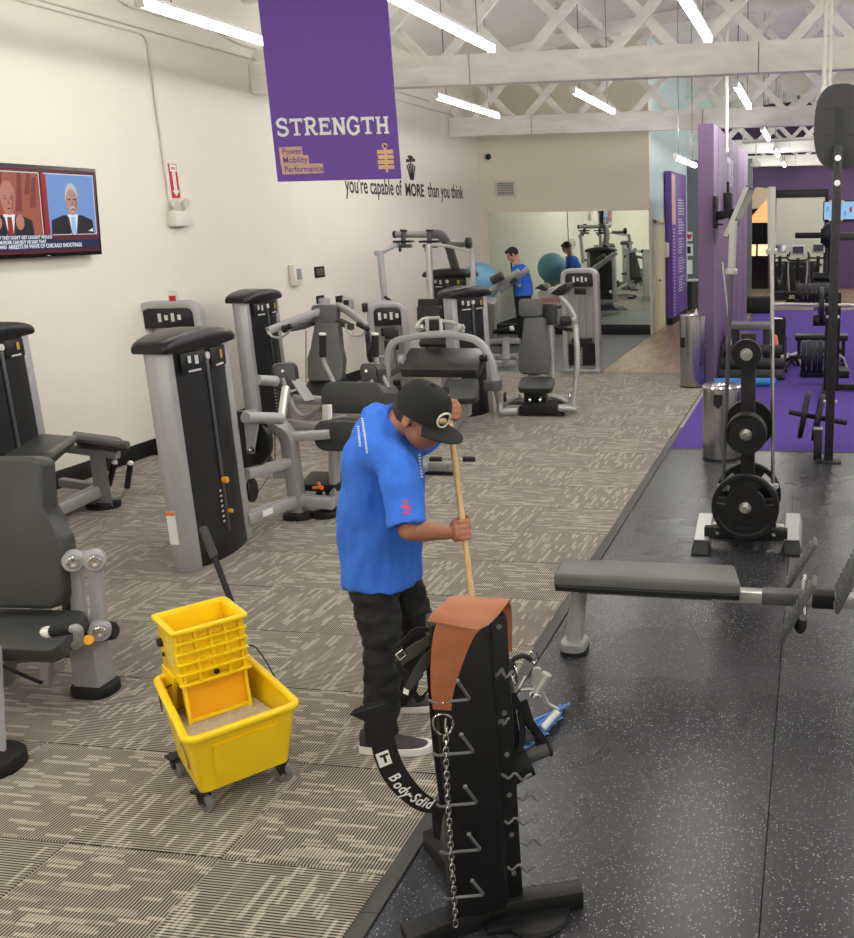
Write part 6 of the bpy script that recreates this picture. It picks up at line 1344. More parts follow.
# ---- leather dip belt with chain over the top of the rack
mat('leather', (170,104,68), .45, var=.1, vs=14, bump=.12, bs=160)
def belt():
    t = thing('dip_belt', 'tan leather dip belt draped over the top of the attachment rack', 'belt', onface(452, 715, .02))
    rows = [((433,709),(451,710),.016), ((431,690),(454,689),.016), ((431,658),(464,659),.018), ((434,634),(474,636),.02), ((439,619),(484,626),.016), ((446,608),(494,614),-.01), ((453,600.5),(503,604.5),-.05), ((458,598),(508,601),-.09), ((462,600),(511,606),-.125), ((468,615),(512,620),-.13), ((485,640),(512,652),-.135)]
    def strip(rows, th, n=6):
        top, bot = [], []
        rings = []
        for (a, b, o) in rows:
            A_, B_ = onface(*a, o), onface(*b, o); rings.append((A_, B_))
        # smooth resample
        res = []
        for i in range(len(rings)-1):
            for k in range(3):
                s = k/3; g = lambda j: rings[max(0, min(len(rings)-1, j))]
                def cr(p0, p1, p2, p3, s): return .5*((2*p1)+(p2-p0)*s+(2*p0-5*p1+4*p2-p3)*s*s+(3*p1-p0-3*p2+p3)*s**3)
                res.append(tuple(cr(g(i-1)[q_], g(i)[q_], g(i+1)[q_], g(i+2)[q_], s) for q_ in (0, 1)))
        res.append(rings[-1]); out = []
        for i, (A_, B_) in enumerate(res):
            nx = res[min(i+1, len(res)-1)]; pv = res[max(i-1, 0)]
            nrm = ((nx[0]+nx[1])-(pv[0]+pv[1])).cross(B_-A_).normalized()*th/2
            m_ = 5; up = [A_.lerp(B_, k/m_)+nrm for k in range(m_+1)]; dn = [A_.lerp(B_, k/m_)-nrm for k in range(m_, -1, -1)]
            out.append(up+dn)
        return out
    P().loft(strip(rows, .006)).done('strap', 'leather', t, ang=50)
    pad_rows = [((427,621),(474,629.5),.024), ((434,611),(487,626),.012), ((444,603),(500,613),-.02), ((449,598),(508.5,601.5),-.07), ((455,596.5),(511,600),-.1)]
    P().loft(strip(pad_rows, .007)).done('lumbar_pad', 'leather', t, ang=50)
    for x, y in ((443, 703), (448, 703)): P().sph(onface(x, y, .021), .004, 6).done('rivet', 'chrome', t)
    c = onface(443, 722, .016); ra = onface(453, 722, .016)-c
    P().tube([c+ra*1.0*math.cos(a)+V((0,0,-1))*.042*math.sin(a)*(1 if math.sin(a) > 0 else .6) for a in [2*PI*k/20 for k in range(20)]], .0035, 8, closed=True).done('d_ring', 'chrome', t)
    path = [onface(*q_, .03) for q_ in ((446, 733), (446, 760), (448, 800), (451, 850), (454, 893), (456, 931))]
    # chain: alternating oval links
    tot = [0]
    for a, b in zip(path[:-1], path[1:]): tot.append(tot[-1]+(b-a).length)
    def at_(s):
        for i in range(len(path)-1):
            if s <= tot[i+1] or i == len(path)-2: return path[i].lerp(path[i+1], (s-tot[i])/(tot[i+1]-tot[i]))
    pc = P(); n = int(tot[-1]/.0195)
    for k in range(n):
        c = at_(k*.0195); d = (at_(k*.0195+.01)-c).normalized(); side = RA if k % 2 else RN; side = (side-d*side.dot(d)).normalized()
        pc.tube([c+d*(.0145*math.cos(a))+side*(.0075*math.sin(a)) for a in [2*PI*j/10 for j in range(10)]], .0022, 6, closed=True)
    o = pc.done('chain', 'chrome', t); o['kind'] = 'stuff'
    P().tube(fillet([onface(446, 718, .018), onface(445, 728, .025), onface(448, 738, .028), onface(447, 726, .022)], .01), .003, 6).done('snap_hook', 'chrome', t)
belt()
# ---- black nylon belt with white lettering
def ribbon(L, R, offs, th, n=3):
    rg = [(onface(*a, o), onface(*b, o)) for a, b, o in zip(L, R, offs)]; res = []
    def cr(p0, p1, p2, p3, s): return .5*((2*p1)+(p2-p0)*s+(2*p0-5*p1+4*p2-p3)*s*s+(3*p1-p0-3*p2+p3)*s**3)
    g = lambda j: rg[max(0, min(len(rg)-1, j))]
    for i in range(len(rg)-1):
        for k in range(n): res.append(tuple(cr(g(i-1)[q_], g(i)[q_], g(i+1)[q_], g(i+2)[q_], k/n) for q_ in (0, 1)))
    res.append(rg[-1]); out = []
    for i, (a, b) in enumerate(res):
        nx = res[min(i+1, len(res)-1)]; pv = res[max(i-1, 0)]; nr = ((nx[0]+nx[1])-(pv[0]+pv[1])).cross(b-a).normalized()*th/2
        out.append([a+nr, b+nr, b-nr, a-nr])
    return out
mat('webbing', (20,20,21), .8, bump=.2, bs=400); mat('webgrey', (66,66,62), .8, bump=.2, bs=400)
def nylon():
    L = [(350,714.5), (366,722), (373,754), (384,780), (402.6,800), (421,811), (442.5,813)]; R = [(384.5,703.6), (391.7,722), (397,747), (406,769), (421,789), (435,800), (445.5,804.5)]
    t = thing('nylon_belt', 'black nylon belt with white script lettering hanging left of the rack', 'belt', onface(443, 808, -.02))
    P().loft(ribbon(L, R, [.0, .0, .0, .0, -.005, -.01, -.015], .008)).done('band', 'webbing', t, ang=50)
    P().loft(ribbon([(350,714.5), (357,708), (372,702), (386,700)], [(366,722), (374,716), (382,709), (390,706)], [0, -.012, -.03, -.05], .006)).done('end_flap', 'webbing', t)
    P().loft(ribbon([(438,806), (432,815), (434,838)], [(447,806), (443,815), (440,840)], [-.015, -.015, -.015], .006)).done('hanging_tail', 'webbing', t)
    P().loft(ribbon([(424,640), (428,690), (433,750), (440,806)], [(431,640), (436,690), (441,750), (446,806)], [-.05, -.05, -.04, -.02], .005)).done('inner_strap', 'webbing', t)
    # logo box and lettering lie on the band
    def lay(px, py, dx, dy):
        o = onface(px, py, .006); x = (onface(px+dx, py+dy, .006)-o).normalized(); z = RN; y = z.cross(x)
        m = Mx((x, y, z)).transposed().to_4x4(); m.translation = o; return m
    P(lay(380, 767, 10, -4)).box((.017, .02, 0), (.036, .046, .001)).done('logo_box', 'white', t)
    text_mesh('logo_letter', 'T', .036, 'webbing', lay(381.3, 766.5, 10, -4)@Mx.Translation((.005, .008, .0009)), t, ext=.0003, bold=.002)
    for ch, (x, y, dx, dy) in zip('Body-Solid', ((388, 777.5, 8, 9), (392, 785, 8, 9), (397, 790, 9, 8), (401, 794.5, 9, 7.5), (406, 797, 9, 6), (409, 800, 10, 6), (414, 803.3, 10, 4.5), (418, 805, 10, 4), (421, 806.5, 10, 3), (424, 807.5, 10, 2))):
        text_mesh('script_letter', ch, .044, 'white', lay(x, y, dx, dy)@Mx(((1,.25,0,0),(0,1,0,0),(0,0,1,0),(0,0,0,1))), t, ext=.0004, bold=.0008, sx=.85)
nylon()
def webs():
    t = thing('webbing_strap', 'folded grey webbing straps hanging at the upper left of the rack', 'strap', onface(432, 632, -.03))
    for L, R, o in (([(432,634), (412,645), (399,655), (394,664)], [(434,641), (416,656), (404,664), (397,672)], [-.03,-.03,-.025,-.02]), ([(394,662), (398,672), (404,680), (404,690)], [(398,660), (404,668), (410,676), (408,690)], [-.02,-.02,-.02,-.02]), ([(434,646), (420,660), (410,676), (404,690)], [(436,655), (425,670), (415,684), (408,694)], [-.03,-.02,-.015,-.02]), ([(433,628), (415,628), (402,640), (393,648)], [(434,632), (418,632), (405,643), (396,650)], [-.04,-.05,-.05,-.05])):
        P().loft(ribbon(L, R, o, .004)).done('strap_loop', 'webgrey' if o[0] == -.03 else 'webbing', t, ang=50)
    P().tube([onface(a, b, -.02) for a, b in ((396, 655), (402, 650), (406, 655), (400, 660), (396, 655))], .003, 6).done('buckle', 'chrome', t); P().loft(ribbon([(404,688), (403,693)], [(409,690), (408,695)], [-.018,-.018], .005)).done('strap_tip', 'white', t)
    P().loft(ribbon([(410,690), (416,702), (424,700)], [(414,686), (420,696), (428,690)], [-.03,-.03,-.03], .005)).done('strap_loop', 'webbing', t)
webs()
# ---- cable handles hanging on the right of the rack
mat('gripfoam', (74,74,74), .7)
def handles():
    off = -.1
    for k, (g0, g1, apex, lab) in enumerate((((514, 761), (549, 748), (508, 690), 'grey foam stirrup handle on black straps right of the rack'), ((503, 744), (534, 733), (506, 684), 'second foam stirrup handle tucked behind the first'))):
        o = off-.02*k-.02; t = thing('stirrup_handle', lab, 'cable handle', onface(*g0, o), 'stirrup handles')
        a, b, c = onface(*g0, o), onface(*g1, o), onface(*apex, o+.03); d = (b-a).normalized()
        P().cyl(a, b, .024, 18, .005).done('grip', 'gripfoam', t)
        for q_ in (a, b): P().cyl(q_-d*.006, q_+d*.006, .028, 16, .003).done('grip_end', 'rubberblk', t)
        P().flat([a-V((0,0,.002)), a.lerp(c, .5)+V((0,0,-.0)), c], .022, .004, up=RN).flat([b, b.lerp(c, .5), c], .022, .004, up=RN).done('strap', 'webbing', t)
        P().tube([c+V((0,0,.012))+RA*(.012*math.cos(2*PI*j/14))+V((0,0,.016*math.sin(2*PI*j/14))) for j in range(14)], .003, 6, closed=True).done('ring', 'chrome', t)
    # silver row handle
    t = thing('row_handle', 'polished silver close-grip row handle hanging right of the rack', 'cable handle', onface(535, 690, off)); o = -.12
    P().tube(fillet([onface(526, 676, o), onface(519, 690, o), onface(524, 689.5, o), onface(533, 689, o)], .012), .0055, 8).done('side_loop', 'chrome', t)
    P().cyl(onface(535, 695, o), onface(548, 673, o), .017, 18, .004).done('swivel_barrel', 'lightsteel', t); P().cyl(onface(534, 697, o), onface(536.5, 692, o), .02, 16, .003).done('barrel_end', 'chrome', t)
    P().tube(fillet([onface(543, 692, o), onface(547, 704, o), onface(558, 709, o), onface(556, 714, o), onface(544, 729, o)], .02), .006, 8).done('frame_loop', 'lightsteel', t)
    P().cyl(onface(558, 711, o), onface(543, 728, o), .011, 14, .003).done('hand_grip', 'white', t)
    P().rpoly([onface(a, b, o+.005) for a, b in ((534, 668), (541, 668), (545, 690), (538, 694), (532, 684))], -RN*.012, .003, 1).done('link_plate', 'lightsteel', t)
    P().tube(fillet([onface(531, 652, o), onface(529, 658, o), onface(534, 664, o), onface(538, 658, o), onface(536, 652, o)], .008), .005, 8).done('shackle', 'chrome', t)
    t = thing('swing_hook', 'dark curved hook arm holding the silver row handle', 'hook', onface(515, 660, -.1)); P().tube(fillet([onface(505, 668, -.1), onface(515, 658, -.1), onface(524, 655, -.11), onface(531, 660, -.12)], .02), .008, 8).done('arm', 'rubberblk', t); P().sph(onface(507, 668, -.1), .03, 8).done('knob', 'rubberblk', t)
    # carabiners + rope
    for k, (x, y) in enumerate(((511, 684), (515, 676), (505, 712), (509, 728))):
        c = onface(x, y, -.06-.01*k); t = thing('carabiner', ['steel carabiner clipped above the foam handles', 'steel carabiner at the highest right-hand hook', 'steel carabiner below the right-hand hooks', 'lowest steel carabiner right of the rack'][k], 'carabiner', c, 'carabiners on the rack')
        P().tube([c+(RA*.3+RN*.7).normalized()*(.012*math.cos(2*PI*j/16))+V((0,0,.03*math.sin(2*PI*j/16))) for j in range(16)], .0035, 8, closed=True).done('body', 'chrome', t)
        P().cyl(c+RN*.009+V((0,0,-.012)), c+RN*.01+V((0,0,.014)), .0028, 8).done('gate', 'steel', t)
    t = thing('strap_bundle', 'bundle of black straps hanging among the handles on the rack', 'straps', onface(505, 760, -.06))
    for k, pts in enumerate((((506, 690), (500, 730), (508, 765)), ((512, 700), (508, 735), (502, 770)), ((520, 712), (524, 735), (516, 762)), ((508, 675), (514, 720), (522, 765)), ((500, 690), (498, 740), (503, 780)), ((524, 700), (530, 720), (540, 748)))):
        P().flat(fillet([onface(a, b, -.06-.012*k) for a, b in pts], .05), .02, .004, up=RN).done('strap', 'webbing', t)
    P().tube(fillet([onface(484, 630, -.02), onface(492, 655, -.03), onface(500, 672, -.05), onface(505, 684, -.06)], .03), .0022, 6).done('cord', 'steel', t)
    t = thing('ankle_cuff', 'black padded ankle cuff hanging low among the rack handles', 'cuff', onface(518, 768, -.1)); c = onface(520, 765, -.1)
    P().lathe([(.045,-.03), (.05,-.032), (.05,.032), (.045,.03)], c, (RA+V((0,0,.3))), 24, closed=True).done('cuff', 'webbing', t); P().tube([c+V((0,0,.05))+RA*.012*math.cos(2*PI*j/12)+V((0,0,.014*math.sin(2*PI*j/12))) for j in range(12)], .003, 6, closed=True).done('ring', 'steel', t)
handles()
# ================================================================== PEOPLE
def remesh(bm, vox, smooth=6, fac=.5):
    """fuse overlapping closed volumes into one continuous surface"""
    me = bpy.data.meshes.new('tmp'); bmesh.ops.recalc_face_normals(bm, faces=bm.faces); bm.to_mesh(me); bm.free()
    o = bpy.data.objects.new('tmp', me)
    r = o.modifiers.new('r', 'REMESH'); r.mode = 'VOXEL'; r.voxel_size = vox; r.use_smooth_shade = True
    s = o.modifiers.new('s', 'SMOOTH'); s.iterations = smooth; s.factor = fac
    out = evaluate(o); bpy.data.objects.remove(o); bpy.data.meshes.remove(me)
    for p in out.polygons: p.use_smooth = True
    return out
def link_mesh(me, name, m, parent):
    me.transform(Mx.Translation(-ORG[parent.name])); me.name = name; me.materials.clear(); me.materials.append(MATS[m] if isinstance(m, str) else m); o = bpy.data.objects.new(name, me); C.objects.link(o); o.parent = parent; ORG[o.name] = ORG[parent.name]; return o
def rings(p, rows, n=24, sq=2.0):
    """rows: (centre, x-axis vec, y-axis vec) superellipse sections"""
    R = []
    for c, a, b in rows:
        c, a, b = V(c), V(a), V(b); R.append([c+a*math.copysign(abs(math.cos(t))**(2/sq), math.cos(t))+b*math.copysign(abs(math.sin(t))**(2/sq), math.sin(t)) for t in [2*PI*k/n for k in range(n)]])
    p.loft(R); return p
def limb(p, pts, rad, n=14, end=True):
    pts = [V(q_) for q_ in pts]; P_, R_ = [], []
    for i in range(len(pts)-1):
        for k in range(5): s = k/5; P_.append(pts[i].lerp(pts[i+1], s)); R_.append(rad[i]+(rad[i+1]-rad[i])*s)
    P_.append(pts[-1]); R_.append(rad[-1])
    for i in range(2):           # soften joints
        P_ = [P_[0]]+[(P_[j-1]+P_[j]*2+P_[j+1])/4 for j in range(1, len(P_)-1)]+[P_[-1]]
    p.tube(P_, R_, n); p.sph(P_[0], R_[0], 8)
    if end: p.sph(P_[-1], R_[-1], 8)
    return p
def grip_hand(p, c, ax, palm_dir, sc=1.0, flip=1):
    """a fist closed round a rod: c on rod axis, ax rod direction (thumb side), palm_dir from rod to the palm/back of hand"""
    ax = V(ax).normalized(); pd = V(palm_dir); pd = (pd-ax*pd.dot(ax)).normalized(); sd = ax.cross(pd)*flip
    R = .0225*sc
    # palm
    m = Mx((ax, pd, sd*flip)).transposed().to_4x4() if flip > 0 else Mx((ax, pd, ax.cross(pd))).transposed().to_4x4()
    m.translation = V((0,0,0))
    p.sph(c+pd*.034*sc, (.044*sc, .017*sc, .036*sc), 10, m)
    for k in range(4):
        o = (k-1.5)*.0205*sc; rr_ = R*(1.0, 1.06, 1.03, .92)[k]
        pts = [c-ax*o+(pd*math.cos(math.radians(a))+sd*math.sin(math.radians(a)))*rr_*(1.35 if a < 60 else 1.0) for a in (15, 55, 95, 140, 185, 225, 262)]
        p.tube(pts, [.0105*sc, .0105*sc, .0102*sc, .0095*sc, .0092*sc, .0086*sc, .0075*sc], 10); p.sph(pts[-1], .0076*sc, 6)
    o = .048*sc                      # thumb leaves the side of the palm and closes the other way
    pts = [c+ax*(.012*sc)+(pd*math.cos(math.radians(a))-sd*math.sin(math.radians(a)))*R*k2+ax*o*k3 for a, k2, k3 in ((5, 1.55, .1), (45, 1.5, .5), (95, 1.2, .75), (145, 1.08, .8), (185, 1.05, .72))]
    p.tube(pts, [.013*sc, .0125*sc, .0115*sc, .0105*sc, .009*sc], 10); p.sph(pts[-1], .0092*sc, 6)
mat('skin', (178,118,92), .55, var=.05, vs=30); mat('skin2', (200,150,125), .55); mat('hairblack', (22,18,17), .6, bump=.4, bs=200)
mat('shirtblue', (54,116,224), .8, var=.05, vs=12, bump=.12, bs=500); mat('shirtblue2', (44,104,210), .8, var=.06, vs=12)
mat('jeans', (26,26,28), .85, var=.1, vs=20, bump=.2, bs=350); mat('shoe', (54,50,52), .7, var=.1, vs=60); mat('capblack', (24,25,24), .85, var=.06, vs=30, bump=.2, bs=400); mat('pinkprint', (196,80,130), .8)
def head_parts(t, Hc, f, up, skin, s=1.0):
    """returns head frame + adds head volumes to the body bmesh"""
    f = V(f).normalized(); up = V(up); up = (up-f*up.dot(f)).normalized(); r = up.cross(f)   # r = left side of the head
    m = Mx((f, r, up)).transposed().to_4x4(); m.translation = Hc
    def q_(a, b, c): return m@V((a*s, b*s, c*s))
    return m, q_, f, r, up
def add_head(p, m, s=1.0):
    rot = m.to_3x3().to_4x4(); g = lambda a, b, c: m@V((a*s, b*s, c*s))
    S = lambda c, r: p.sph(g(*c), tuple(x*s for x in r), 12, rot)
    S((-.005, 0, .03), (.098, .077, .09)); S((.03, 0, -.04), (.066, .06, .075)); S((.045, 0, -.085), (.04, .036, .03)); S((-.03, 0, -.03), (.06, .06, .07))
    S((.062, .03, -.02), (.03, .026, .03)); S((.062, -.03, -.02), (.03, .026, .03))               # cheeks
    S((.083, 0, .022), (.018, .05, .013))                                                         # brow
    p.tube([g(.092, 0, .012), g(.107, 0, -.012), g(.118, 0, -.032), g(.1, 0, -.042)], [.009*s, .011*s, .0145*s, .012*s], 10)  # nose
    S((.102, .012, -.036), (.012, .009, .009)); S((.102, -.012, -.036), (.012, .009, .009))
    S((.088, 0, -.062), (.014, .024, .006)); S((.085, 0, -.072), (.014, .021, .007))              # lips
    for sg in (-1, 1): S((-.008, sg*.079, -.01), (.02, .008, .033)); S((-.004, sg*.08, -.033), (.01, .008, .013))   # ears
def shoe(t, heel, toe, m='shoe'):
    heel, toe = V(heel), V(toe); d = (toe-heel); L = d.length; d.normalize(); w = V((-d.y, d.x, 0)); z = V((0,0,1))
    def g(a, b, c): return heel+d*(a*L)+w*b+z*c
    prof = ((0, .028, .1), (.08, .034, .108), (.2, .036, .105), (.32, .038, .1), (.45, .041, .082), (.6, .046, .064), (.75, .047, .052), (.9, .04, .042), (.98, .026, .033), (1.0, .012, .028))
    p = P(); R = []
    for a, b, h in prof: R.append([g(a, b*x, .02+(h-.02)*y) for x, y in ((-1,0), (-1.02,.3), (-.9,.62), (-.62,.88), (-.25,1), (.25,1), (.62,.88), (.9,.62), (1.02,.3), (1,0))])
    p.loft(R); up_ = p.done('shoe', m, t, ang=60)
    p = P(); R = []
    for a, b, h in prof: e = .004; R.append([g(a if 0 < a < 1 else a+(.012 if a else -.012), (b+e)*x, y) for x, y in ((-1,.004), (-1.03,.012), (-1.02,.036+.02*max(0, .3-a)), (1.02,.036+.02*max(0, .3-a)), (1.03,.012), (1,.004), (.8,0), (-.8,0))])
    p.loft(R).done('sole', mat('solewhite', (228,226,222), .6), up_, ang=60)
    for k in range(4):
        a = .36+.07*k; h = .1-.045*(k/3)*1.15; P().tube([g(a-.01, -.024, h-.008), g(a, 0, h+.004), g(a-.01, .024, h-.008)], .003, 6).done('lace', 'jeans', up_)
    P().tube([g(.3, -.03, .09), g(.34, 0, .108), g(.3, .03, .09)], .006, 6).done('tongue', m, up_)
def wrinkle(me, amp, scale, seed, axis_k=(1,1,.45)):
    nr = [v.normal.copy() for v in me.vertices]; cs = [v.co.copy() for v in me.vertices]; out = []
    for c, n_ in zip(cs, nr):
        q_ = V((c.x*axis_k[0], c.y*axis_k[1], c.z*axis_k[2]))*scale+V((seed,)*3)
        out.extend(c+n_*(amp*(noise.noise(q_)+.5*noise.noise(q_*2.1))))
    me.vertices.foreach_set('co', out); me.update()
# ------------------------------------------------------------------ the man mopping
def worker():
    t = thing('person', 'man in blue T-shirt and black cap bending over a wooden mop handle', 'person', (-1.74, 3.53, 0))
    q1, q2 = aY(453, 447, 3.62), aY(472, 595, 3.47); B = q2+(q2-q1)*((q2.z-.06)/(q1.z-q2.z)); T = q1+(q1-q2)*((1.445-q1.z)/(q1.z-q2.z)); ax = (T-B).normalized()
    def on(z): return B+(T-B)*((z-B.z)/(T.z-B.z))
    # --- body volumes
    p = P()
    Hc = aY(421, 416.5, 3.50); m, g, f, r, up = head_parts(t, Hc, (.86, -.2, -.46), (.46, 0, .87), 'skin', 1.04); add_head(p, m, 1.04)
    nb = V((-1.665, 3.54, 1.375)); limb(p, [nb, g(-.045, 0, -.05)], [.056, .058])
    rings(p, [((-1.76,3.56,.8), (.1,0,0), (0,.14,0)), ((-1.75,3.56,1.0), (.11,0,0), (0,.135,0)), ((-1.715,3.56,1.19), (.1,0,0), (0,.14,0)), ((-1.69,3.55,1.29), (.07,0,.02), (0,.11,0)), ((-1.68,3.545,1.37), (.05,0,.02), (0,.055,0))])
    RS, RE, RW = aY(396, 462, 3.385), aY(409, 530, 3.3), None
    hr = on(aY(463, 531, 3.52).z); wr = hr+V((-.06, -.03, -.004)); limb(p, [RS+V((.0, .03, -.04)), RE, wr], [.045, .043, .029]); limb(p, [RE, RE.lerp(wr, .35), wr], [.042, .043, .029])
    LS, LE = V((-1.645, 3.735, 1.29)), V((-1.61, 3.95, 1.3)); hl = on(1.41); wl_ = hl+V((.0, .06, -.02)); limb(p, [LS+V((0, -.03, -.03)), LE, wl_], [.045, .042, .029])
    grip_hand(p, hr, ax, (-.85, -.5, 0), 1.08, 1); grip_hand(p, hl, ax, (.2, .95, 0), 1.08, -1)
    for hip, kn, an in (((-1.77,3.47,.8), (-1.715,3.42,.44), (-1.755,3.385,.07)), ((-1.76,3.66,.8), (-1.69,3.71,.44), (-1.815,3.725,.07))): limb(p, [hip, kn, an], [.075, .052, .036])
    link_mesh(remesh(p.bm, .0052, 3, .5), 'body', 'skin', t)
    # eyes, brows, hair
    for sg in (-1, 1):
        P().sph(g(.083, sg*.03, .0), .011, 8).done('eye', mat('eyedark', (30,24,22), .3), t); P().tube([g(.088, sg*.014, .02), g(.09, sg*.03, .025), g(.078, sg*.046, .02)], .004, 6).done('eyebrow', 'hairblack', t)
    hp = P(); hp.sph(g(-.032, 0, .012), (.088*1.04, .0795*1.04, .078*1.04), 14, m.to_3x3().to_4x4())
    me = hp.mesh('hair'); me.transform(Mx.Identity(4)); 
    mat('hairgrey', (58,50,46), .7, bump=.4, bs=300); o = link_mesh(me, 'hair', 'hairgrey', t)
    # --- trousers
    p = P()
    rings(p, [((-1.757,3.56,.9), (.11,0,0), (0,.15,0)), ((-1.757,3.56,.82), (.12,0,0), (0,.155,0)), ((-1.757,3.56,.74), (.125,0,0), (0,.165,0)), ((-1.757,3.56,.68), (.1,0,0), (0,.15,0))])
    for hip, kn, an, k2 in (((-1.77,3.48,.72), (-1.715,3.42,.43), (-1.75,3.385,.075), .0), ((-1.75,3.645,.72), (-1.69,3.71,.43), (-1.81,3.725,.075), 0)): limb(p, [hip, kn, an], [.1, .08, .07])
    me = remesh(p.bm, .009, 4); wrinkle(me, .012, 11, 3, (1, 1, 1.7)); link_mesh(me, 'trousers', 'jeans', t)
    # --- shirt: trunk + sleeves
    p = P()
    rings(p, [((-1.757,3.56,.70), (.148,0,-.01), (0,.19,0)), ((-1.757,3.56,.715), (.152,0,-.01), (0,.192,0)), ((-1.758,3.56,.8), (.16,0,.0), (0,.192,0)), ((-1.755,3.56,.93), (.17,0,.01), (0,.19,0)), ((-1.74,3.56,1.05), (.168,0,.02), (0,.19,0)), ((-1.722,3.56,1.17), (.155,0,.02), (0,.198,0)), ((-1.705,3.555,1.27), (.14,0,.02), (0,.205,0)), ((-1.693,3.55,1.34), (.12,0,.02), (0,.185,0)), ((-1.68,3.545,1.395), (.1,0,.01), (0,.135,0)), ((-1.668,3.54,1.435), (.078,0,-.01), (0,.085,0))], 28)
    limb(p, [V((-1.665, 3.43, 1.29)), RS+V((-.01, .01, -.01)), RS.lerp(RE, .5), RS.lerp(RE, .93)], [.092, .086, .078, .078], 16, False)
    limb(p, [V((-1.675, 3.69, 1.27)), LS+V((0, 0, -.03)), LS.lerp(LE, .85)], [.086, .076, .066], 16, False)
    me = remesh(p.bm, .0078, 4); wrinkle(me, .014, 8.5, 12, (1, 1, .6)); wrinkle(me, .011, 15, 5, (1, 1, .45)); sh = link_mesh(me, 'shirt', 'shirtblue', t)
    na = (g(-.045, 0, -.05)-nb).normalized(); c1 = V((0,1,0)); c2 = na.cross(c1).normalized(); nk = nb+na*.03; P().tube([nk+c1*.072*math.cos(a)+c2*.068*math.sin(a) for a in [2*PI*k/24 for k in range(24)]], .011, 8, closed=True).done('collar', 'shirtblue', sh)
    # prints: follow the cloth by ray-casting the shirt mesh
    from mathutils.bvhtree import BVHTree
    bvh = BVHTree.FromPolygons([v.co for v in sh.data.vertices], [list(q_.vertices) for q_ in sh.data.polygons])
    def onshirt(px, py):
        d = ray(px, py).normalized(); loc, nrm, _, _ = bvh.ray_cast(CP-ORG[sh.name], d); return (loc+ORG[sh.name], nrm) if loc else (None, None)
    def print_poly(px, m_, name):
        pts = [onshirt(*q_) for q_ in px]
        if any(a is None for a, _ in pts): return
        P().prism([a+n_*.0012 for a, n_ in pts], pts[0][1]*.0008).done(name, m_, sh)
    random.seed(21)
    for k in range(17): x, y = 362.5-.0+(k*.3), 418+k*2.1; wd = random.uniform(1.6, 2.2); print_poly([(x-wd/2, y), (x+wd/2, y+.2), (x+wd/2, y+1.5), (x-wd/2, y+1.3)], 'white', 'back_lettering')
    for k in range(10): x, y = 358.5+k*.2, 426+k*2.1; print_poly([(x-.9, y), (x+.9, y+.2), (x+.9, y+1.5), (x-.9, y+1.3)], 'white', 'back_lettering')
    for k in range(8): x, y = 419+k*.35, 454+k*3.1; print_poly([(x-1, y), (x+1, y), (x+1, y+2), (x-1, y+2)], 'white', 'chest_lettering')
    for k, (x, y, w_, h_) in enumerate(((406, 500, 4, 3.4), (404.5, 505, 6.5, 3.4), (407, 508.5, 5, 3), (405.5, 512, 4.5, 2.6), (409, 505, 3, 6), (409, 513, 3, 2))): print_poly([(x-w_/2, y), (x+w_/2, y-.5), (x+w_/2, y+h_*.8), (x-w_/2, y+h_)], 'pinkprint', 'sleeve_print')
    shoe(t, (-1.825, 3.36, 0), (-1.535, 3.4, 0)); shoe(t, (-1.9, 3.69, 0), (-1.625, 3.76, 0))
    # --- cap
    rot = m.to_3x3().to_4x4()
    rows = []
    for k in range(9):
        a = k/8*PI/2; rows.append((g(-.004-.004*k/8, 0, .028+.102*math.sin(a)), f*(.115*max(math.cos(a), .02)**.5), r*(.094*max(math.cos(a), .02)**.5)))
    cp = P(); rings(cp, [(g(-.002, 0, .005), f*.115, r*.094)]+rows, 28); crown = cp.done('cap', 'capblack', t, ang=60)
    br = P(); top, bot = [], []
    n = 16; Rr = []
    for k in range(7):
        s = k/6; row = []
        for j in range(n+1):
            th = math.radians(-56+112*j/n); rad = .1+(.082*math.cos(th*.95)**.7)*s; row.append(g(rad*math.cos(th)*1.02, rad*math.sin(th)*.88, .012-.016*s-.012*abs(math.sin(th))**2))
        Rr.append(row)
    vs1 = [[br.bm.verts.new(q_) for q_ in row] for row in Rr]; vs2 = [[br.bm.verts.new(q_-up*.005) for q_ in row] for row in Rr]
    for A_ in (vs1, vs2):
        for i in range(6):
            for j in range(n): br.face((A_[i][j], A_[i][j+1], A_[i+1][j+1], A_[i+1][j]))
    for j in range(n): br.face((vs1[6][j], vs1[6][j+1], vs2[6][j+1], vs2[6][j])); br.face((vs1[0][j], vs1[0][j+1], vs2[0][j+1], vs2[0][j]))
    for j in (0, n):
        for i in range(6): br.face((vs1[i][j], vs1[i+1][j], vs2[i+1][j], vs2[i][j]))
    br.done('brim', 'capblack', crown, ang=60)
    P().sph(g(-.008, 0, .131), .009, 8).done('cap_button', 'capblack', crown)
    for th in (-55, -110, 55): P().cyl(g(.09*math.cos(math.radians(th)), .074*math.sin(math.radians(th)), .075), g(.094*math.cos(math.radians(th)), .078*math.sin(math.radians(th)), .077), .004, 8).done('eyelet', 'offwhite', crown)
    # round emblem on the front panel
    em = [g(.108*math.cos(b)+.002, .086*math.sin(b), .048+dz) for b, dz in [(math.radians(-16)+.3*math.cos(a), .03*math.sin(a)) for a in [2*PI*k/18 for k in range(18)]]]
    P().tube(em, .0045, 8, closed=True).done('emblem_ring', 'offwhite', crown); P().sph(g(.103, -.028, .045), (.014, .02, .014), 8, rot).done('emblem_face', mat('embtan', (196,160,120), .7), crown)
    P().tube([g(.1, -.012, .062), g(.098, -.03, .06), g(.092, -.045, .055)], .005, 6).done('emblem_hair', 'capblack', crown)
    # --- mop
    mo = thing('mop', 'wet mop with pale wooden handle and blue yarn head on the floor', 'mop', (B.x, B.y, 0))
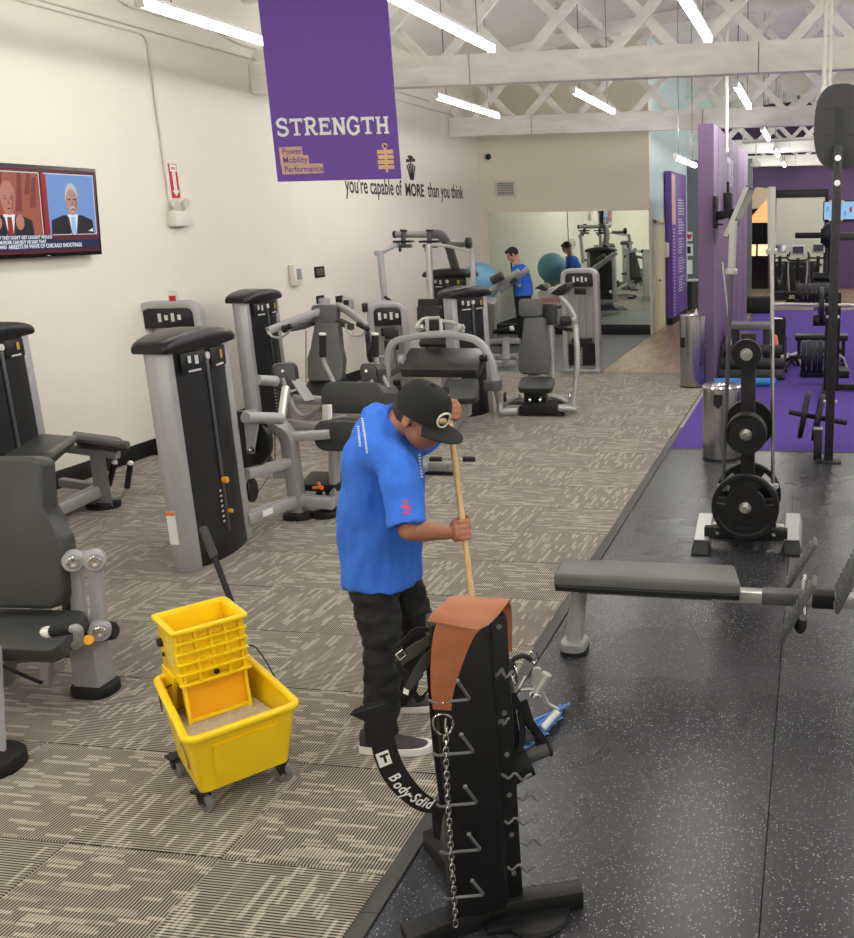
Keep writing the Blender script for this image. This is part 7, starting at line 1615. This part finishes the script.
    P().cyl(B+ax*.02, T+ax*.03, .0125, 14, .004).done('handle', 'handlewood', mo); P().cyl(T+ax*.03, T+ax*.06, .0135, 12, .003).done('handle_tip', 'rubberblk', mo)
    P().bar(B+V((-.05,-.05,.0)), B+V((.06,.06,.0)), .035, .03, bev=.008).done('clamp', 'rubberblk', mo); P().cyl(B-ax*.0, B+ax*.1, .019, 14, .003).done('socket', 'rubberblk', mo)
    random.seed(4); ps = P(); tgt0, tgt1 = fl(512, 770), fl(568, 708)
    for k in range(150):
        s = random.random(); e = tgt0.lerp(tgt1, s)*1.0; e = e.lerp(B, random.uniform(-.05, .3)); e = V((e.x+random.uniform(-.03,.03), e.y+random.uniform(-.03,.03), random.uniform(.006, .03)))
        a = B+V((-.05,-.05,0)).lerp(V((.06,.06,0)), s)+V((0,0,random.uniform(-.02,.01))); md = a.lerp(e, .5)+V((random.uniform(-.03,.03), random.uniform(-.03,.03), random.uniform(.0,.04)))
        ps.tube([a, a.lerp(md, .6)+V((0,0,.012)), md, md.lerp(e, .6)+V((random.uniform(-.015,.015), random.uniform(-.015,.015), 0)), e], [.005, .006, .006, .006, .005], 5)
    o = ps.done('yarn_head', mat('yarnblue', (90,134,202), .85, var=.2, vs=30), mo); o['kind'] = 'stuff'
worker()
# ------------------------------------------------------------------ second worker by the mirror
def worker2():
    Y = 16.4; b = V((aY(521, 300, Y).x, Y, 0)); zt = aY(512, 245, Y).z; H = 1.72
    t = thing('person', 'man in blue T-shirt looking down before the mirror wall', 'person', b); X = b.x
    def g0(dx, dy, z): return V((X+dx, Y+dy, z))
    p = P(); Hc = V((aY(512.5, 254, Y).x, Y, aY(512, 254.5, Y).z)); m, g, f, r, up = head_parts(t, Hc, (-.8, -.35, -.5), (-.4, -.1, .85), 'skin2'); add_head(p, m, 1)
    limb(p, [g0(-.04, 0, 1.42), g(-.04, 0, -.06)], [.06, .055])
    rings(p, [(g0(.03,0,.85), (.13,0,0), (0,.16,0)), (g0(.03,0,1.1), (.12,0,0), (0,.15,0)), (g0(0,0,1.36), (.09,0,0), (0,.17,0)), (g0(-.02,0,1.43), (.05,0,0), (0,.06,0))])
    hand = V((aY(517, 281, Y-.2).x, Y-.22, aY(517, 282, Y-.2).z)); el = g0(.06, -.25, 1.1)
    limb(p, [g0(.0,-.19,1.36), el, hand+V((.05,.01,0))], [.05, .042, .03]); limb(p, [g0(.0,.19,1.36), g0(-.02,.24,1.1), g0(-.2,.12,1.12)], [.05, .042, .03])
    rod0, rod1 = V((aY(520, 347, Y-.25).x, Y-.25, .05)), aY(511, 262, Y-.2); ax = (rod1-rod0).normalized()
    hc = rod0+ax*((hand.z-rod0.z)/ax.z); grip_hand(p, hc, ax, (1, 0, 0), 1.05, 1); limb(p, [el, hc+V((.05, 0, 0))], [.042, .03]); hc2 = rod0+ax*((1.16-rod0.z)/ax.z); grip_hand(p, hc2, ax, (.4, .9, 0), 1.05, -1); limb(p, [g0(-.02,.24,1.1), hc2+V((.02,.045,0))], [.042, .03])
    for s in (-1, 1): limb(p, [g0(.03, s*.09, .85), g0(.01, s*.1, .46), g0(.05, s*.1, .08)], [.08, .055, .04])
    link_mesh(remesh(p.bm, .009, 3), 'body', 'skin2', t)
    hp = P(); hp.sph(g(-.02, 0, .03), (.104, .086, .098), 12, m.to_3x3().to_4x4()); hp.sph(g(.05, 0, .085), (.05, .06, .035), 10, m.to_3x3().to_4x4()); link_mesh(remesh(hp.bm, .009, 2), 'hair', 'hairblack', t)
    for sg in (-1, 1): P().sph(g(.088, sg*.03, .0), .012, 8).done('eye', 'eyedark', t)
    p = P(); rings(p, [(g0(.035,0,.95), (.15,0,0), (0,.18,0)), (g0(.035,0,.8), (.15,0,0), (0,.18,0)), (g0(.03,0,.75), (.1,0,0), (0,.15,0))])
    for s in (-1, 1): limb(p, [g0(.03, s*.09, .8), g0(.01, s*.1, .45), g0(.05, s*.1, .07)], [.1, .078, .066])
    link_mesh(remesh(p.bm, .012, 3), 'trousers', mat('navytrousers', (22,24,34), .85), t)
    p = P(); rings(p, [(g0(.05,0,.9), (.165,0,0), (0,.2,0)), (g0(.05,0,1.05), (.165,0,0), (0,.19,0)), (g0(.03,0,1.25), (.15,0,0), (0,.2,0)), (g0(.0,0,1.37), (.1,0,0), (0,.18,0)), (g0(-.02,0,1.44), (.06,0,0), (0,.08,0))])
    limb(p, [g0(.0,-.17,1.34), g0(.02,-.2,1.3), g0(.04,-.235,1.15)], [.09, .085, .078]); limb(p, [g0(.0,.17,1.34), g0(0,.2,1.3), g0(-.01,.225,1.15)], [.09, .085, .078])
    me = remesh(p.bm, .011, 3); wrinkle(me, .01, 9, 2); link_mesh(me, 'shirt', 'shirtblue2', t)
    for s in (-1, 1): shoe(t, (X+.12, Y+s*.1, 0), (X-.16, Y+s*.1-.02, 0))
    mo = thing('mop', 'dark-handled mop held by the man at the mirror', 'mop', (rod0.x, rod0.y, 0)); P().cyl(rod0, rod1, .013, 10).done('handle', 'rubberblk', mo); P().box((rod0.x, rod0.y, .03), (.4, .1, .04), bev=.01).done('flat_head', 'bluefoam', mo)
worker2()
# ------------------------------------------------------------------ tidy up the scratch scene
if _tmp[0] is not None: bpy.data.scenes.remove(_tmp[0])
